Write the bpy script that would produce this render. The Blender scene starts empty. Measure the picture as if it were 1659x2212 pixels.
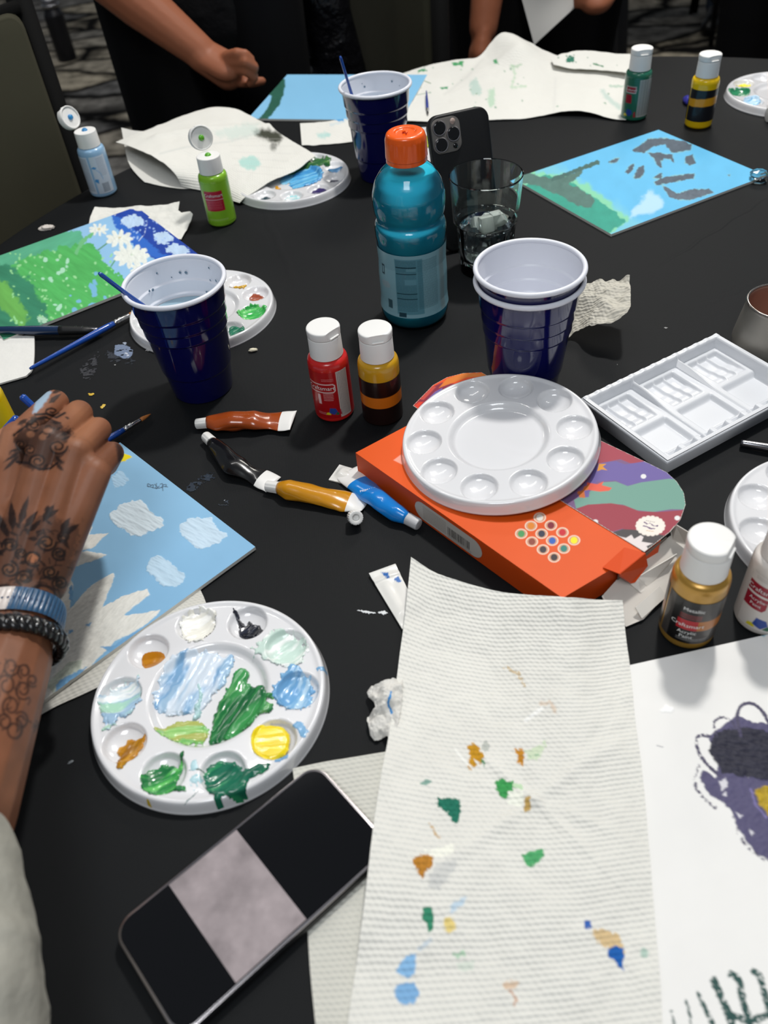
import bpy, bmesh, math, random
import numpy as np
from mathutils import Vector, Matrix, Euler
random.seed(7)
S = bpy.context.scene
C = S.collection
# ------------------------------------------------------------------ camera
TZ = 0.75                 # height of the table top
F, PW, PH = 1800.0, 1659.0, 2212.0
CAM = np.array([0.0, 0.0, TZ + 0.495])
_up = -np.array([1021 - PW/2, 2890 - PH/2, F]); _up /= np.linalg.norm(_up)
_fw = np.array([0, 0, 1.0]) - _up*_up[2]; _fw /= np.linalg.norm(_fw)
_rt = np.cross(_fw, _up)
if _rt[0] < 0: _rt = -_rt
R3 = np.array([_rt, _fw, _up])
cd = bpy.data.cameras.new('camera'); cam = bpy.data.objects.new('camera', cd); C.objects.link(cam)
cd.sensor_fit = 'HORIZONTAL'; cd.sensor_width = 36; cd.lens = F/PW*36; cd.clip_start = .01; cd.clip_end = 60
mm = Matrix.Identity(4)
for i in range(3):
    mm[i][0] = R3[i, 0]; mm[i][1] = -R3[i, 1]; mm[i][2] = -R3[i, 2]; mm[i][3] = CAM[i]
cam.matrix_world = mm
S.camera = cam
cd.dof.use_dof = True; cd.dof.focus_distance = .78; cd.dof.aperture_fstop = 9.0
# ------------------------------------------------------------------ world, lamps, exposure
S.view_settings.view_transform = 'Standard'; S.view_settings.look = 'None'
S.view_settings.gamma = 1; S.view_settings.use_curve_mapping = False
S.view_settings.exposure = 0.0
W = bpy.data.worlds.new('room_ambience'); S.world = W; W.use_nodes = True
W.node_tree.nodes['Background'].inputs[0].default_value = (.80, .88, 1, 1)
W.node_tree.nodes['Background'].inputs[1].default_value = .15

def area(name, loc, size, power, col, target, sy=None):
    l = bpy.data.lights.new(name, 'AREA'); l.energy = power; l.color = col; l.size = size
    l.shape = 'RECTANGLE' if sy else 'DISK'
    if sy: l.size_y = sy
    o = bpy.data.objects.new(name, l); C.objects.link(o); o.location = loc
    d = Vector(target) - Vector(loc); o.rotation_euler = d.to_track_quat('-Z', 'Y').to_euler()
    return o
area('ceiling_downlight', (.58, 1.42, TZ + 2.05), .16, 33, (1, .975, .935), (.05, .6, TZ))
area('added_fill_light', (-.25, -.75, TZ + 2.0), .8, 20, (.93, .97, 1), (0, .5, TZ), .8)  # added soft fill from the camera side, no fixture seen
for _s in (-1, 1):          # two strip lamps meeting in a shallow chevron on the ceiling
    _m = Vector((.10 + _s*.55, 1.45, TZ + 2.1)); _l = area('ceiling_strip_light', _m, 1.15, 6, (1, .98, .95), _m - Vector((0, 0, 1)), .035); _l.rotation_euler = (0, 0, -_s*math.radians(24))
area('added_fill_light', (1.2, 3.6, TZ + 2.05), .9, 34, (1, .95, .86), (1.2, 3.6, 0), .9)  # added fill to brighten the far right carpet
area('added_fill_light', (-1.9, 4.2, TZ + 2.05), .9, 14, (1, .95, .88), (-1.9, 4.2, 0), .9)  # added fill to brighten the far left carpet

# ------------------------------------------------------------------ helpers
def G(px, py, z=0.0):
    """point where the ray of a photograph pixel meets the plane z above the table top"""
    r = R3 @ np.array([px - PW/2, py - PH/2, F]); t = (TZ + z - CAM[2])/r[2]
    return CAM + r*t
def GV(px, py, z=0.0): return Vector(G(px, py, z))
def PX(P):
    c = (np.asarray(P) - CAM) @ R3
    return c[..., 0]/c[..., 2]*F + PW/2, c[..., 1]/c[..., 2]*F + PH/2
def lin(c):
    c = np.asarray(c, float)
    if c.max() > 1.001: c = c/255
    return np.where(c <= .04045, c/12.92, ((c + .055)/1.055)**2.4)
def vnoise(x, y, sc, seed=0):
    """smooth value noise, x y arrays, sc = feature size"""
    rg = np.random.default_rng(seed); T = rg.random((256, 256))
    x = np.asarray(x)/sc + 1000.3; y = np.asarray(y)/sc + 1000.7
    xi = np.floor(x).astype(int); yi = np.floor(y).astype(int); fx = x - xi; fy = y - yi
    fx = fx*fx*(3 - 2*fx); fy = fy*fy*(3 - 2*fy)
    a = T[yi % 256, xi % 256]; b = T[yi % 256, (xi+1) % 256]; c = T[(yi+1) % 256, xi % 256]; d = T[(yi+1) % 256, (xi+1) % 256]
    return (a*(1-fx) + b*fx)*(1-fy) + (c*(1-fx) + d*fx)*fy - .5
def fbm(x, y, sc, seed=0, o=3):
    s = 0
    for k in range(o): s = s + vnoise(x, y, sc/2**k, seed + k*17)*.6**k
    return s
def sm(a, b, x):
    t = np.clip((x - a)/(b - a), 0, 1); return t*t*(3 - 2*t)
def dseg(X, Y, ax, ay, bx, by):
    dx, dy = bx - ax, by - ay; L = dx*dx + dy*dy + 1e-12
    t = np.clip(((X-ax)*dx + (Y-ay)*dy)/L, 0, 1)
    return np.hypot(X - ax - t*dx, Y - ay - t*dy), t
def sdpoly(X, Y, pts):
    """signed distance to polygon, negative inside"""
    d = np.full(np.shape(X), 1e9); ins = np.zeros(np.shape(X), bool); n = len(pts)
    for i in range(n):
        ax, ay = pts[i]; bx, by = pts[(i+1) % n]
        d = np.minimum(d, dseg(X, Y, ax, ay, bx, by)[0])
        if ay != by:
            c = ((ay > Y) != (by > Y)) & (X < (bx-ax)*(Y-ay)/(by-ay) + ax); ins ^= c
    return np.where(ins, -d, d)
def smooth_poly(pts, n=2, closed=True):
    p = [tuple(q) for q in pts]
    for _ in range(n):
        q = []
        m = len(p)
        for i in range(m if closed else m-1):
            a, b = p[i], p[(i+1) % m]
            q += [tuple(.75*a[k]+.25*b[k] for k in range(len(a))), tuple(.25*a[k]+.75*b[k] for k in range(len(a)))]
        if not closed: q = [p[0]] + q + [p[-1]]
        p = q
    return p

# ---- materials
MATS = {}
def mat(name, col=(.8, .8, .8), rough=.5, metal=0., trans=0., ior=1.45, coat=0., spec=.5, sss=0., emit=0., bump=None,
        vcol=False, mott=0., mscale=40., sheen=0., alpha=1., coatr=.05):
    if name in MATS: return MATS[name]
    m = bpy.data.materials.new(name); MATS[name] = m; m.use_nodes = True
    nt = m.node_tree; N = nt.nodes; L = nt.links; b = N['Principled BSDF']
    c = [float(v) for v in lin(col)] + [1]
    b.inputs['Base Color'].default_value = c
    b.inputs['Roughness'].default_value = rough; b.inputs['Metallic'].default_value = metal
    b.inputs['Transmission Weight'].default_value = trans; b.inputs['IOR'].default_value = ior
    b.inputs['Coat Weight'].default_value = coat; b.inputs['Coat Roughness'].default_value = coatr
    b.inputs['Specular IOR Level'].default_value = spec; b.inputs['Alpha'].default_value = alpha
    if sheen: b.inputs['Sheen Weight'].default_value = sheen; b.inputs['Sheen Roughness'].default_value = .5
    if sss:
        b.inputs['Subsurface Weight'].default_value = sss; b.inputs['Subsurface Radius'].default_value = (.6, .4, .3)
        b.inputs['Subsurface Scale'].default_value = .006
    if emit:
        b.inputs['Emission Color'].default_value = c; b.inputs['Emission Strength'].default_value = emit
    tc = N.new('ShaderNodeTexCoord')
    src = None
    if vcol:
        a = N.new('ShaderNodeAttribute'); a.attribute_name = 'Col'; src = a.outputs['Color']
    if mott:
        n = N.new('ShaderNodeTexNoise'); n.inputs['Scale'].default_value = mscale; n.inputs['Detail'].default_value = 4
        L.new(tc.outputs['Object'], n.inputs['Vector'])
        mr = N.new('ShaderNodeMapRange'); mr.inputs['From Min'].default_value = .3; mr.inputs['From Max'].default_value = .7
        mr.inputs['To Min'].default_value = 1 - mott; mr.inputs['To Max'].default_value = 1 + mott*.6
        L.new(n.outputs['Fac'], mr.inputs['Value'])
        mx = N.new('ShaderNodeVectorMath'); mx.operation = 'SCALE'
        if src: L.new(src, mx.inputs[0])
        else: mx.inputs[0].default_value = c[:3]
        L.new(mr.outputs['Result'], mx.inputs['Scale']); src = mx.outputs[0]
    if src: L.new(src, b.inputs['Base Color'])
    if bump:
        kind, sc, st = bump[:3]
        bp = N.new('ShaderNodeBump'); bp.inputs['Strength'].default_value = st; bp.inputs['Distance'].default_value = bump[3] if len(bump) > 3 else .0005
        if kind == 'noise':
            n = N.new('ShaderNodeTexNoise'); n.inputs['Scale'].default_value = sc; n.inputs['Detail'].default_value = 5
            L.new(tc.outputs['Object'], n.inputs['Vector']); L.new(n.outputs['Fac'], bp.inputs['Height'])
        elif kind == 'towel':       # embossed ribs of kitchen paper, UV in metres
            n = N.new('ShaderNodeTexNoise'); n.inputs['Scale'].default_value = 60; n.inputs['Detail'].default_value = 2
            L.new(tc.outputs['UV'], n.inputs['Vector'])
            ad = N.new('ShaderNodeVectorMath'); ad.operation = 'MULTIPLY_ADD'; ad.inputs[1].default_value = (.0016,)*3
            L.new(n.outputs['Color'], ad.inputs[0]); L.new(tc.outputs['UV'], ad.inputs[2])
            w = N.new('ShaderNodeTexWave'); w.wave_type = 'BANDS'; w.bands_direction = 'Y'; w.inputs['Scale'].default_value = sc; w.inputs['Distortion'].default_value = 0
            L.new(ad.outputs[0], w.inputs['Vector'])
            mp = N.new('ShaderNodeMapping'); mp.inputs['Rotation'].default_value = (0, 0, .95); L.new(ad.outputs[0], mp.inputs['Vector'])
            w2 = N.new('ShaderNodeTexWave'); w2.wave_type = 'BANDS'; w2.bands_direction = 'Y'; w2.inputs['Scale'].default_value = sc*1.0
            L.new(mp.outputs[0], w2.inputs['Vector'])
            mul = N.new('ShaderNodeMath'); mul.operation = 'MULTIPLY_ADD'; mul.inputs[1].default_value = .45
            L.new(w2.outputs['Fac'], mul.inputs[0]); L.new(w.outputs['Fac'], mul.inputs[2]); L.new(mul.outputs[0], bp.inputs['Height'])
        elif kind == 'weave':
            mp = N.new('ShaderNodeMapping'); L.new(tc.outputs['Object'], mp.inputs['Vector'])
            w = N.new('ShaderNodeTexWave'); w.bands_direction = 'X'; w.inputs['Scale'].default_value = sc
            w2 = N.new('ShaderNodeTexWave'); w2.bands_direction = 'Y'; w2.inputs['Scale'].default_value = sc
            L.new(mp.outputs[0], w.inputs['Vector']); L.new(mp.outputs[0], w2.inputs['Vector'])
            ml = N.new('ShaderNodeMath'); ml.operation = 'ADD'; L.new(w.outputs['Fac'], ml.inputs[0]); L.new(w2.outputs['Fac'], ml.inputs[1])
            L.new(ml.outputs[0], bp.inputs['Height'])
        L.new(bp.outputs[0], b.inputs['Normal'])
    return m

# ---- objects
def tag(o, label=None, cat=None, group=None, kind=None):
    if label: o['label'] = label
    if cat: o['category'] = cat
    if group: o['group'] = group
    if kind: o['kind'] = kind
    return o
def thing(name, label, cat, loc=(0, 0, 0), rz=0., group=None, rot=None):
    o = bpy.data.objects.new(name, None); o.empty_display_size = .02; C.objects.link(o); o.location = Vector(loc)
    o.rotation_euler = rot if rot is not None else (0, 0, rz)
    tag(o, label, cat, group); bpy.context.view_layer.update()
    return o
def mesh(name, V, Fc, m=None, parent=None, smooth=True, cols=None, uv=None, world=False, label=None, sharp=None):
    """link verts/faces as one object; world=True: V in world space, moved into the parent's local space"""
    V = np.asarray(V, float).reshape(-1, 3)
    o_loc = None
    if world and parent is not None:
        M = np.array(parent.matrix_world.inverted()); V = V @ M[:3, :3].T + M[:3, 3]
    me = bpy.data.meshes.new(name)
    if isinstance(Fc, np.ndarray) and Fc.ndim == 2:
        n, k = Fc.shape
        me.vertices.add(len(V)); me.vertices.foreach_set('co', V.ravel().astype(np.float32))
        me.loops.add(n*k); me.loops.foreach_set('vertex_index', Fc.ravel().astype(np.int32))
        me.polygons.add(n); me.polygons.foreach_set('loop_start', np.arange(0, n*k, k, dtype=np.int32))
        me.polygons.foreach_set('loop_total', np.full(n, k, np.int32)); me.update(calc_edges=True)
    else:
        me.from_pydata([tuple(v) for v in V], [], [tuple(int(i) for i in f) for f in Fc]); me.update()
    if cols is not None:
        a = me.color_attributes.new('Col', 'FLOAT_COLOR', 'POINT')
        cc = np.ones((len(V), 4), np.float32); cc[:, :3] = cols; a.data.foreach_set('color', cc.ravel())
    if uv is not None:
        u = me.uv_layers.new(name='UVMap'); idx = np.empty(len(me.loops), np.int32); me.loops.foreach_get('vertex_index', idx)
        u.data.foreach_set('uv', np.asarray(uv, np.float32)[idx].ravel())
    if smooth: me.polygons.foreach_set('use_smooth', np.ones(len(me.polygons), bool))
    if smooth == 'auto':
        try: me.set_sharp_from_angle(angle=math.radians(sharp or 35))
        except Exception: pass
    o = bpy.data.objects.new(name, me); C.objects.link(o)
    if m: me.materials.append(m)
    if parent: o.parent = parent
    if label: o['label'] = label
    return o
def settle(o):
    """move a top-level mesh's origin to its base so it sits as an object in the place"""
    me = o.data; n = len(me.vertices); v = np.empty(n*3, np.float32); me.vertices.foreach_get('co', v); v = v.reshape(-1, 3)
    c = np.array([v[:, 0].mean(), v[:, 1].mean(), v[:, 2].min()]); me.vertices.foreach_set('co', (v - c).ravel().astype(np.float32)); o.location = Vector(c); me.update()
    return o
def grid_faces(ny, nx, wrap=False):
    i = np.arange(ny - 1)[:, None]*nx; nj = nx if wrap else nx - 1
    j = np.arange(nj)[None, :]; j2 = (j + 1) % nx
    return np.stack([(i + j), (i + j2), (i + nx + j2), (i + nx + j)], -1).reshape(-1, 4)
def lathe(prof, n=48, cap0=False, cap1=False):
    p = np.array(prof, float); a = np.arange(n)/n*2*math.pi
    V = np.stack([p[:, 0][:, None]*np.cos(a), p[:, 0][:, None]*np.sin(a), np.repeat(p[:, 1][:, None], n, 1)], -1).reshape(-1, 3)
    Fc = [tuple(f) for f in grid_faces(len(p), n, True)]
    if cap0: Fc.append(tuple(range(n-1, -1, -1)))
    if cap1: Fc.append(tuple(range((len(p)-1)*n, len(p)*n)))
    return V, Fc
def rprof(pts, r=.001, n=3):
    """profile with rounded corners"""
    out = [pts[0]]
    for i in range(1, len(pts)-1):
        a, b, c = map(np.array, (pts[i-1], pts[i], pts[i+1])); u = a-b; w = c-b
        lu, lw = np.linalg.norm(u), np.linalg.norm(w); k = min(r, lu*.45, lw*.45)
        p, q = b + u/lu*k, b + w/lw*k
        for t in np.linspace(0, 1, n+1): out.append(tuple((1-t)**2*p + 2*t*(1-t)*b + t*t*q))
    out.append(pts[-1]); return out
def tube(P, Rr, n=12, caps=True, flat=None):
    """swept tube through points P with radii Rr; flat = list of (a,b) axis scale"""
    P = np.array(P, float); Rr = np.broadcast_to(np.array(Rr, float), (len(P),)); V = []; up = None
    for i in range(len(P)):
        t = P[min(i+1, len(P)-1)] - P[max(i-1, 0)]; t /= np.linalg.norm(t) + 1e-12
        if up is None: up = np.array([0, 0, 1.]) if abs(t[2]) < .9 else np.array([1., 0, 0])
        s = np.cross(t, up); s /= np.linalg.norm(s) + 1e-12; up = np.cross(s, t)
        a = np.arange(n)/n*2*math.pi; fa, fb = flat[i] if flat else (1, 1)
        V.append(P[i] + Rr[i]*(fa*np.cos(a)[:, None]*s + fb*np.sin(a)[:, None]*up))
    V = np.concatenate(V); Fc = [tuple(f) for f in grid_faces(len(P), n, True)]
    if caps: Fc += [tuple(range(n-1, -1, -1)), tuple(range((len(P)-1)*n, len(P)*n))]
    return V, Fc
def join(*vf):
    V = []; Fc = []; k = 0
    for v, f in vf:
        V.append(np.asarray(v, float).reshape(-1, 3)); Fc += [tuple(int(i) + k for i in q) for q in f]; k += len(V[-1])
    return np.concatenate(V), Fc
def box(x0, x1, y0, y1, z0, z1, bev=0., seg=2):
    bm = bmesh.new(); bmesh.ops.create_cube(bm, size=1)
    for v in bm.verts: v.co = Vector(((x0+x1)/2 + v.co.x*(x1-x0), (y0+y1)/2 + v.co.y*(y1-y0), (z0+z1)/2 + v.co.z*(z1-z0)))
    if bev: bmesh.ops.bevel(bm, geom=bm.edges[:], offset=bev, segments=seg, affect='EDGES', profile=.5)
    V = np.array([v.co[:] for v in bm.verts]); Fc = [tuple(v.index for v in f.verts) for f in bm.faces]; bm.free(); return V, Fc
def prism(pts, z0, z1, bev=0., seg=2):
    """extruded outline (counter-clockwise xy points)"""
    bm = bmesh.new(); vs = [bm.verts.new((x, y, z1)) for x, y in pts]; f = bm.faces.new(vs); f.normal_update()
    if f.normal.z < 0: f.normal_flip()
    r = bmesh.ops.extrude_face_region(bm, geom=[f]); ex = [v for v in r['geom'] if isinstance(v, bmesh.types.BMVert)]
    for v in ex: v.co.z = z0
    bmesh.ops.recalc_face_normals(bm, faces=bm.faces)
    if bev:
        ed = [e for e in bm.edges if abs(e.verts[0].co.z - e.verts[1].co.z) < 1e-6]
        bmesh.ops.bevel(bm, geom=ed, offset=bev, segments=seg, affect='EDGES', profile=.5)
    bm.verts.index_update(); bm.verts.ensure_lookup_table()
    V = np.array([v.co[:] for v in bm.verts]); Fc = [tuple(v.index for v in f.verts) for f in bm.faces]; bm.free(); return V, Fc
def rrect(w, h, r, n=6, cx=0, cy=0):
    out = []
    for sx, sy, a0 in ((1, 1, 0), (-1, 1, 90), (-1, -1, 180), (1, -1, 270)):
        for k in range(n+1):
            a = math.radians(a0 + 90*k/n); out.append((cx + sx*(w/2-r) + r*math.cos(a), cy + sy*(h/2-r) + r*math.sin(a)))
    return out
def xf(vf, M):
    V, Fc = vf; M = np.array(M); return np.asarray(V) @ M[:3, :3].T + M[:3, 3], Fc
_fonts = {}
def text_geo(s, size, align='CENTER'):
    cu = bpy.data.curves.new('t', 'FONT'); cu.body = s; cu.size = size; cu.align_x = align; cu.resolution_u = 2
    o = bpy.data.objects.new('t', cu); C.objects.link(o); dg = bpy.context.evaluated_depsgraph_get()
    me = bpy.data.meshes.new_from_object(o.evaluated_get(dg)); V = np.array([v.co[:] for v in me.vertices]).reshape(-1, 3); Fc = [tuple(p.vertices) for p in me.polygons]
    bpy.data.objects.remove(o); bpy.data.curves.remove(cu); bpy.data.meshes.remove(me)
    return V, Fc
def flat_text(s, size, m, parent, at, rot=0., name='lettering', z=.0002, lab=None):
    V, Fc = text_geo(s, size); c, n = math.cos(rot), math.sin(rot)
    V = np.stack([at[0] + V[:, 0]*c - V[:, 1]*n, at[1] + V[:, 0]*n + V[:, 1]*c, np.full(len(V), at[2] + z)], -1)
    return mesh(name, V, Fc, m, parent, False, label=lab)

class Pic:
    """colours and relief painted on a grid of points; U,V = drawing coordinates of each grid point"""
    def __init__(s, U, V, col, seed=1, mott=.03, msc=60):
        s.U, s.V = U, V; s.C = np.ones(U.shape + (3,))*lin(col); s.Z = np.zeros(U.shape); s.seed = seed
        if mott: s.C *= (1 + mott*2*fbm(U, V, msc, seed))[..., None]
    def _n(s):
        s.seed += 5; return s.seed
    def put(s, m, col, mott=0., msc=12, hz=0., ang=None, al=1.):
        c = lin(col); c = np.ones(s.U.shape + (3,))*c
        if mott:
            if ang is None: n = fbm(s.U, s.V, msc, s._n())
            else:
                ca, sa = math.cos(ang), math.sin(ang); a = s.U*ca + s.V*sa; b = -s.U*sa + s.V*ca; n = fbm(a/5, b, msc, s._n())
            c = c*(1 + 2*mott*n)[..., None]
            if hz: s.Z += m*hz*(.5 + 1.6*n)
        elif hz: s.Z += m*hz
        m = (m*al)[..., None]; s.C = s.C*(1-m) + c*m
    def poly(s, pts, col, jag=0., jsc=8, soft=1.5, sp=0, **k):
        if sp: pts = smooth_poly(pts, sp)
        a = np.array(pts); mg = jag*2 + soft*2 + 2
        x0, y0 = a.min(0) - mg; x1, y1 = a.max(0) + mg
        bb = (s.U > x0) & (s.U < x1) & (s.V > y0) & (s.V < y1); m = np.zeros(s.U.shape)
        if not bb.any(): return
        u, v = s.U[bb], s.V[bb]; d = sdpoly(u, v, pts)
        if jag: d = d + jag*2*fbm(u, v, jsc, s._n())
        m[bb] = sm(soft, -soft, d); s.put(m, col, **k); return m
    def line(s, pts, w, col, jag=0., jsc=6, soft=1., dry=0., sp=0, taper=0., **k):
        if sp: pts = smooth_poly(pts, sp, False)
        a = np.array(pts); mg = w*2 + jag*2 + 4
        x0, y0 = a.min(0) - mg; x1, y1 = a.max(0) + mg
        bb = (s.U > x0) & (s.U < x1) & (s.V > y0) & (s.V < y1); m = np.zeros(s.U.shape)
        if not bb.any(): return
        u, v = s.U[bb], s.V[bb]; d = np.full(u.shape, 1e9); n = len(pts) - 1
        for i in range(n):
            q, t = dseg(u, v, *pts[i], *pts[i+1]); ww = w*.5*(1 - taper*((i + t)/n)); d = np.minimum(d, q - ww)
        if jag: d = d + jag*2*fbm(u, v, jsc, s._n())
        mm_ = sm(soft, -soft, d)
        if dry: mm_ = mm_*sm(dry - .15, dry + .15, fbm(u/1, v/1, 5, s._n()) + .5)
        m[bb] = mm_; s.put(m, col, **k); return m
    def ell(s, cx, cy, rx, ry, col, rot=0., **k):
        a = np.linspace(0, 2*math.pi, 28, endpoint=False); c, n = math.cos(rot), math.sin(rot)
        return s.poly([(cx + rx*math.cos(t)*c - ry*math.sin(t)*n, cy + rx*math.cos(t)*n + ry*math.sin(t)*c) for t in a], col, **k)
    def dots(s, n, box_, r, col, seed=3, **k):
        rg = random.Random(seed)
        for _ in range(n):
            x, y = rg.uniform(box_[0], box_[2]), rg.uniform(box_[1], box_[3]); q = rg.uniform(.4, 1)*r
            s.ell(x, y, q*rg.uniform(.8, 2), q, col, rot=rg.uniform(0, 3), jag=q*.4, jsc=q*2, **k)

def slab(name, Wp, cols, th, m, parent=None, uv=None, side=(235, 235, 230), label=None):
    """closed sheet: Wp (ny,nx,3) world points of the top side, thickness th downwards"""
    ny, nx = Wp.shape[:2]; top = Wp.reshape(-1, 3); per = np.concatenate([np.arange(nx), np.arange(1, ny)*nx + nx-1, (ny-1)*nx + np.arange(nx-2, -1, -1), np.arange(ny-2, 0, -1)*nx])
    lowr = top[per] - [0, 0, th]; Fc = grid_faces(ny, nx)
    n = len(per); k0 = len(top); k = np.arange(n); k2 = (k+1) % n
    side_f = np.stack([per[k], k0 + k, k0 + k2, per[k2]], -1)
    V = np.concatenate([top, top[per], lowr]); sf = np.stack([k0 + k, k0 + n + k, k0 + n + k2, k0 + k2], -1)
    cc = None
    if cols is not None:
        cs = np.ones((2*n, 3))*lin(side); cc = np.concatenate([cols.reshape(-1, 3), cs])
    u = None
    if uv is not None: uvf = uv.reshape(-1, 2); u = np.concatenate([uvf, uvf[per], uvf[per]])
    # underside: coarse copy of grid
    V = np.concatenate([V, top - [0, 0, th]]); b0 = k0 + 2*n; Fb = Fc[:, ::-1] + b0
    if cc is not None: cc = np.concatenate([cc, np.ones((k0, 3))*lin(side)])
    if u is not None: u = np.concatenate([u, uvf])
    Fa = np.concatenate([Fc, sf, Fb])
    o = mesh(name, V, Fa, m, parent, True, cc, u, world=parent is not None, label=label)
    return o
def coons(top, right, bottom, left, ny, nx):
    """patch between four polylines of world points; top/bottom run left to right, left/right run top to bottom"""
    def rs(p, n):
        p = np.array(p, float); d = np.r_[0, np.cumsum(np.linalg.norm(np.diff(p, axis=0), axis=1))]; t = np.linspace(0, d[-1], n)
        return np.stack([np.interp(t, d, p[:, k]) for k in range(3)], -1)
    T, B, Lf, Rt = rs(top, nx), rs(bottom, nx), rs(left, ny), rs(right, ny)
    u = np.linspace(0, 1, nx)[None, :, None]; v = np.linspace(0, 1, ny)[:, None, None]
    P = (1-v)*T[None] + v*B[None] + (1-u)*Lf[:, None] + u*Rt[:, None] - ((1-u)*(1-v)*T[0] + u*(1-v)*T[-1] + (1-u)*v*B[0] + u*v*B[-1])
    return P
def gl(*p):
    """list of (px,py,z) -> world points"""
    return [G(*q) for q in p]
def GY(px, py, Y):
    """point where the ray of a photograph pixel meets the upright plane at distance Y"""
    r = R3 @ np.array([px - PW/2, py - PH/2, F]); return CAM + r*(Y/r[1])

# ================================================================== the setting
def floor_mat():
    m = bpy.data.materials.new('stone_pattern_carpet'); m.use_nodes = True; N = m.node_tree.nodes; L = m.node_tree.links
    b = N['Principled BSDF']; b.inputs['Roughness'].default_value = .95; b.inputs['Specular IOR Level'].default_value = .1
    tc = N.new('ShaderNodeTexCoord'); mp = N.new('ShaderNodeMapping'); mp.inputs['Scale'].default_value = (1.8, 4.4, 1); mp.inputs['Rotation'].default_value = (0, 0, .12)
    n0 = N.new('ShaderNodeTexNoise'); n0.inputs['Scale'].default_value = 5; n0.inputs['Detail'].default_value = 4
    ad = N.new('ShaderNodeVectorMath'); ad.operation = 'MULTIPLY_ADD'; ad.inputs[1].default_value = (.22, .12, 0)
    L.new(tc.outputs['Object'], n0.inputs['Vector']); L.new(n0.outputs['Color'], ad.inputs[0]); L.new(tc.outputs['Object'], ad.inputs[2]); L.new(ad.outputs[0], mp.inputs['Vector'])
    v = N.new('ShaderNodeTexVoronoi'); v.feature = 'DISTANCE_TO_EDGE'; v.inputs['Scale'].default_value = 1; L.new(mp.outputs[0], v.inputs['Vector'])
    v2 = N.new('ShaderNodeTexVoronoi'); v2.inputs['Scale'].default_value = 1; L.new(mp.outputs[0], v2.inputs['Vector'])
    cr = N.new('ShaderNodeValToRGB'); cr.color_ramp.elements[0].position = .02; cr.color_ramp.elements[1].position = .11
    cr.color_ramp.elements[0].color = (.008, .008, .009, 1); cr.color_ramp.elements[1].color = (1, 1, 1, 1); L.new(v.outputs['Distance'], cr.inputs[0])
    c2 = N.new('ShaderNodeValToRGB'); e = c2.color_ramp.elements; e[0].position = .2; e[0].color = (.11, .11, .11, 1); e[1].position = .8; e[1].color = (.30, .27, .21, 1)
    L.new(v2.outputs['Color'], c2.inputs[0])
    n = N.new('ShaderNodeTexNoise'); n.inputs['Scale'].default_value = 14; n.inputs['Detail'].default_value = 6; L.new(tc.outputs['Object'], n.inputs['Vector'])
    r = N.new('ShaderNodeMapRange'); r.inputs['From Min'].default_value = .3; r.inputs['From Max'].default_value = .7; r.inputs['To Min'].default_value = .35; r.inputs['To Max'].default_value = 1.5; L.new(n.outputs['Fac'], r.inputs['Value'])
    s1 = N.new('ShaderNodeVectorMath'); s1.operation = 'SCALE'; L.new(c2.outputs[0], s1.inputs[0]); L.new(r.outputs[0], s1.inputs['Scale'])
    s2 = N.new('ShaderNodeVectorMath'); s2.operation = 'MULTIPLY'; L.new(s1.outputs[0], s2.inputs[0]); L.new(cr.outputs[0], s2.inputs[1]); L.new(s2.outputs[0], b.inputs['Base Color'])
    return m
fl = mesh('floor', *box(-4.5, 4.5, -2.5, 8, -.05, 0), floor_mat(), smooth=False); fl['kind'] = 'structure'

black_cloth = mat('black_polyester', (5, 8, 11), .68, spec=.30, bump=('weave', 420, .25, .0003))
far_cloth = mat('black_polyester_far', (15, 16, 21), .6, spec=.3)
black_metal = mat('black_metal', (7, 7, 7), .8, spec=.15)
TC = (.300, .695)      # centre of the painting table
TRD = .862
def cloth_top_mat():
    """the same polyester with its pressed fold creases"""
    m = black_cloth.copy(); m.name = 'black_polyester_creased'; return m
def tablecloth(name, cx, cy, r, H, m, label, seg=288, seed=1, flare=.05, top_rings=8):
    a = np.arange(seg)/seg*2*math.pi; rg = np.random.default_rng(seed); rows = []
    fold = .5*np.sin(a*17 + rg.random()*6) + .35*np.sin(a*29 + 1.3) + .25*np.sin(a*11 + 2)
    rr = list(np.linspace(.02, r-.012, top_rings))
    for q in rr: rows.append((q + 0*a, H + 0*a))
    for t in np.linspace(0, 1, 6)[1:]: rows.append((r - .012 + .014*math.sin(t*math.pi/2) + 0*a, H - .014*(1-math.cos(t*math.pi/2)) + 0*a))
    for t in np.linspace(0, 1, 22)[1:]:
        amp = .042*min(1, t*2.2); rows.append((r + .004 + flare*t + amp*fold*(.6 + .6*t), H - .014 - (H - .024)*t + 0*a))
    V = np.concatenate([np.stack([q*np.cos(a), q*np.sin(a), z], -1) for q, z in rows]); Fc = [tuple(f) for f in grid_faces(len(rows), seg, True)] + [tuple(range(seg))[::-1]]
    Fc = [f[::-1] for f in Fc]
    o = mesh(name, V, Fc, m); o.location = (cx, cy, 0); tag(o, label, 'tablecloth'); return o
cloth = tablecloth('tablecloth', TC[0], TC[1], TRD, TZ, black_cloth, 'black tablecloth covering the round painting table in the foreground')
def round_table(x, y, r, H, label):
    t = thing('round_table', label, 'table', (x, y, 0))
    mesh('tabletop', *prism([(r*math.cos(a), r*math.sin(a)) for a in np.linspace(0, 2*math.pi, 72, endpoint=False)], H - .022, H, .004), mat('plywood_top', (120, 95, 66), .6, mott=.15), t, 'auto')
    for k in range(4):
        a = k*math.pi/2 + .6; p = [(.45*r*math.cos(a), .45*r*math.sin(a), H-.022), (.62*r*math.cos(a), .62*r*math.sin(a), .002)]
        mesh('leg', *tube(p, .014), black_metal, t)
    mesh('apron_ring', *tube([(.46*r*math.cos(a), .46*r*math.sin(a), H-.034) for a in np.linspace(0, 2*math.pi, 40)], .012), black_metal, t)
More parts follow.
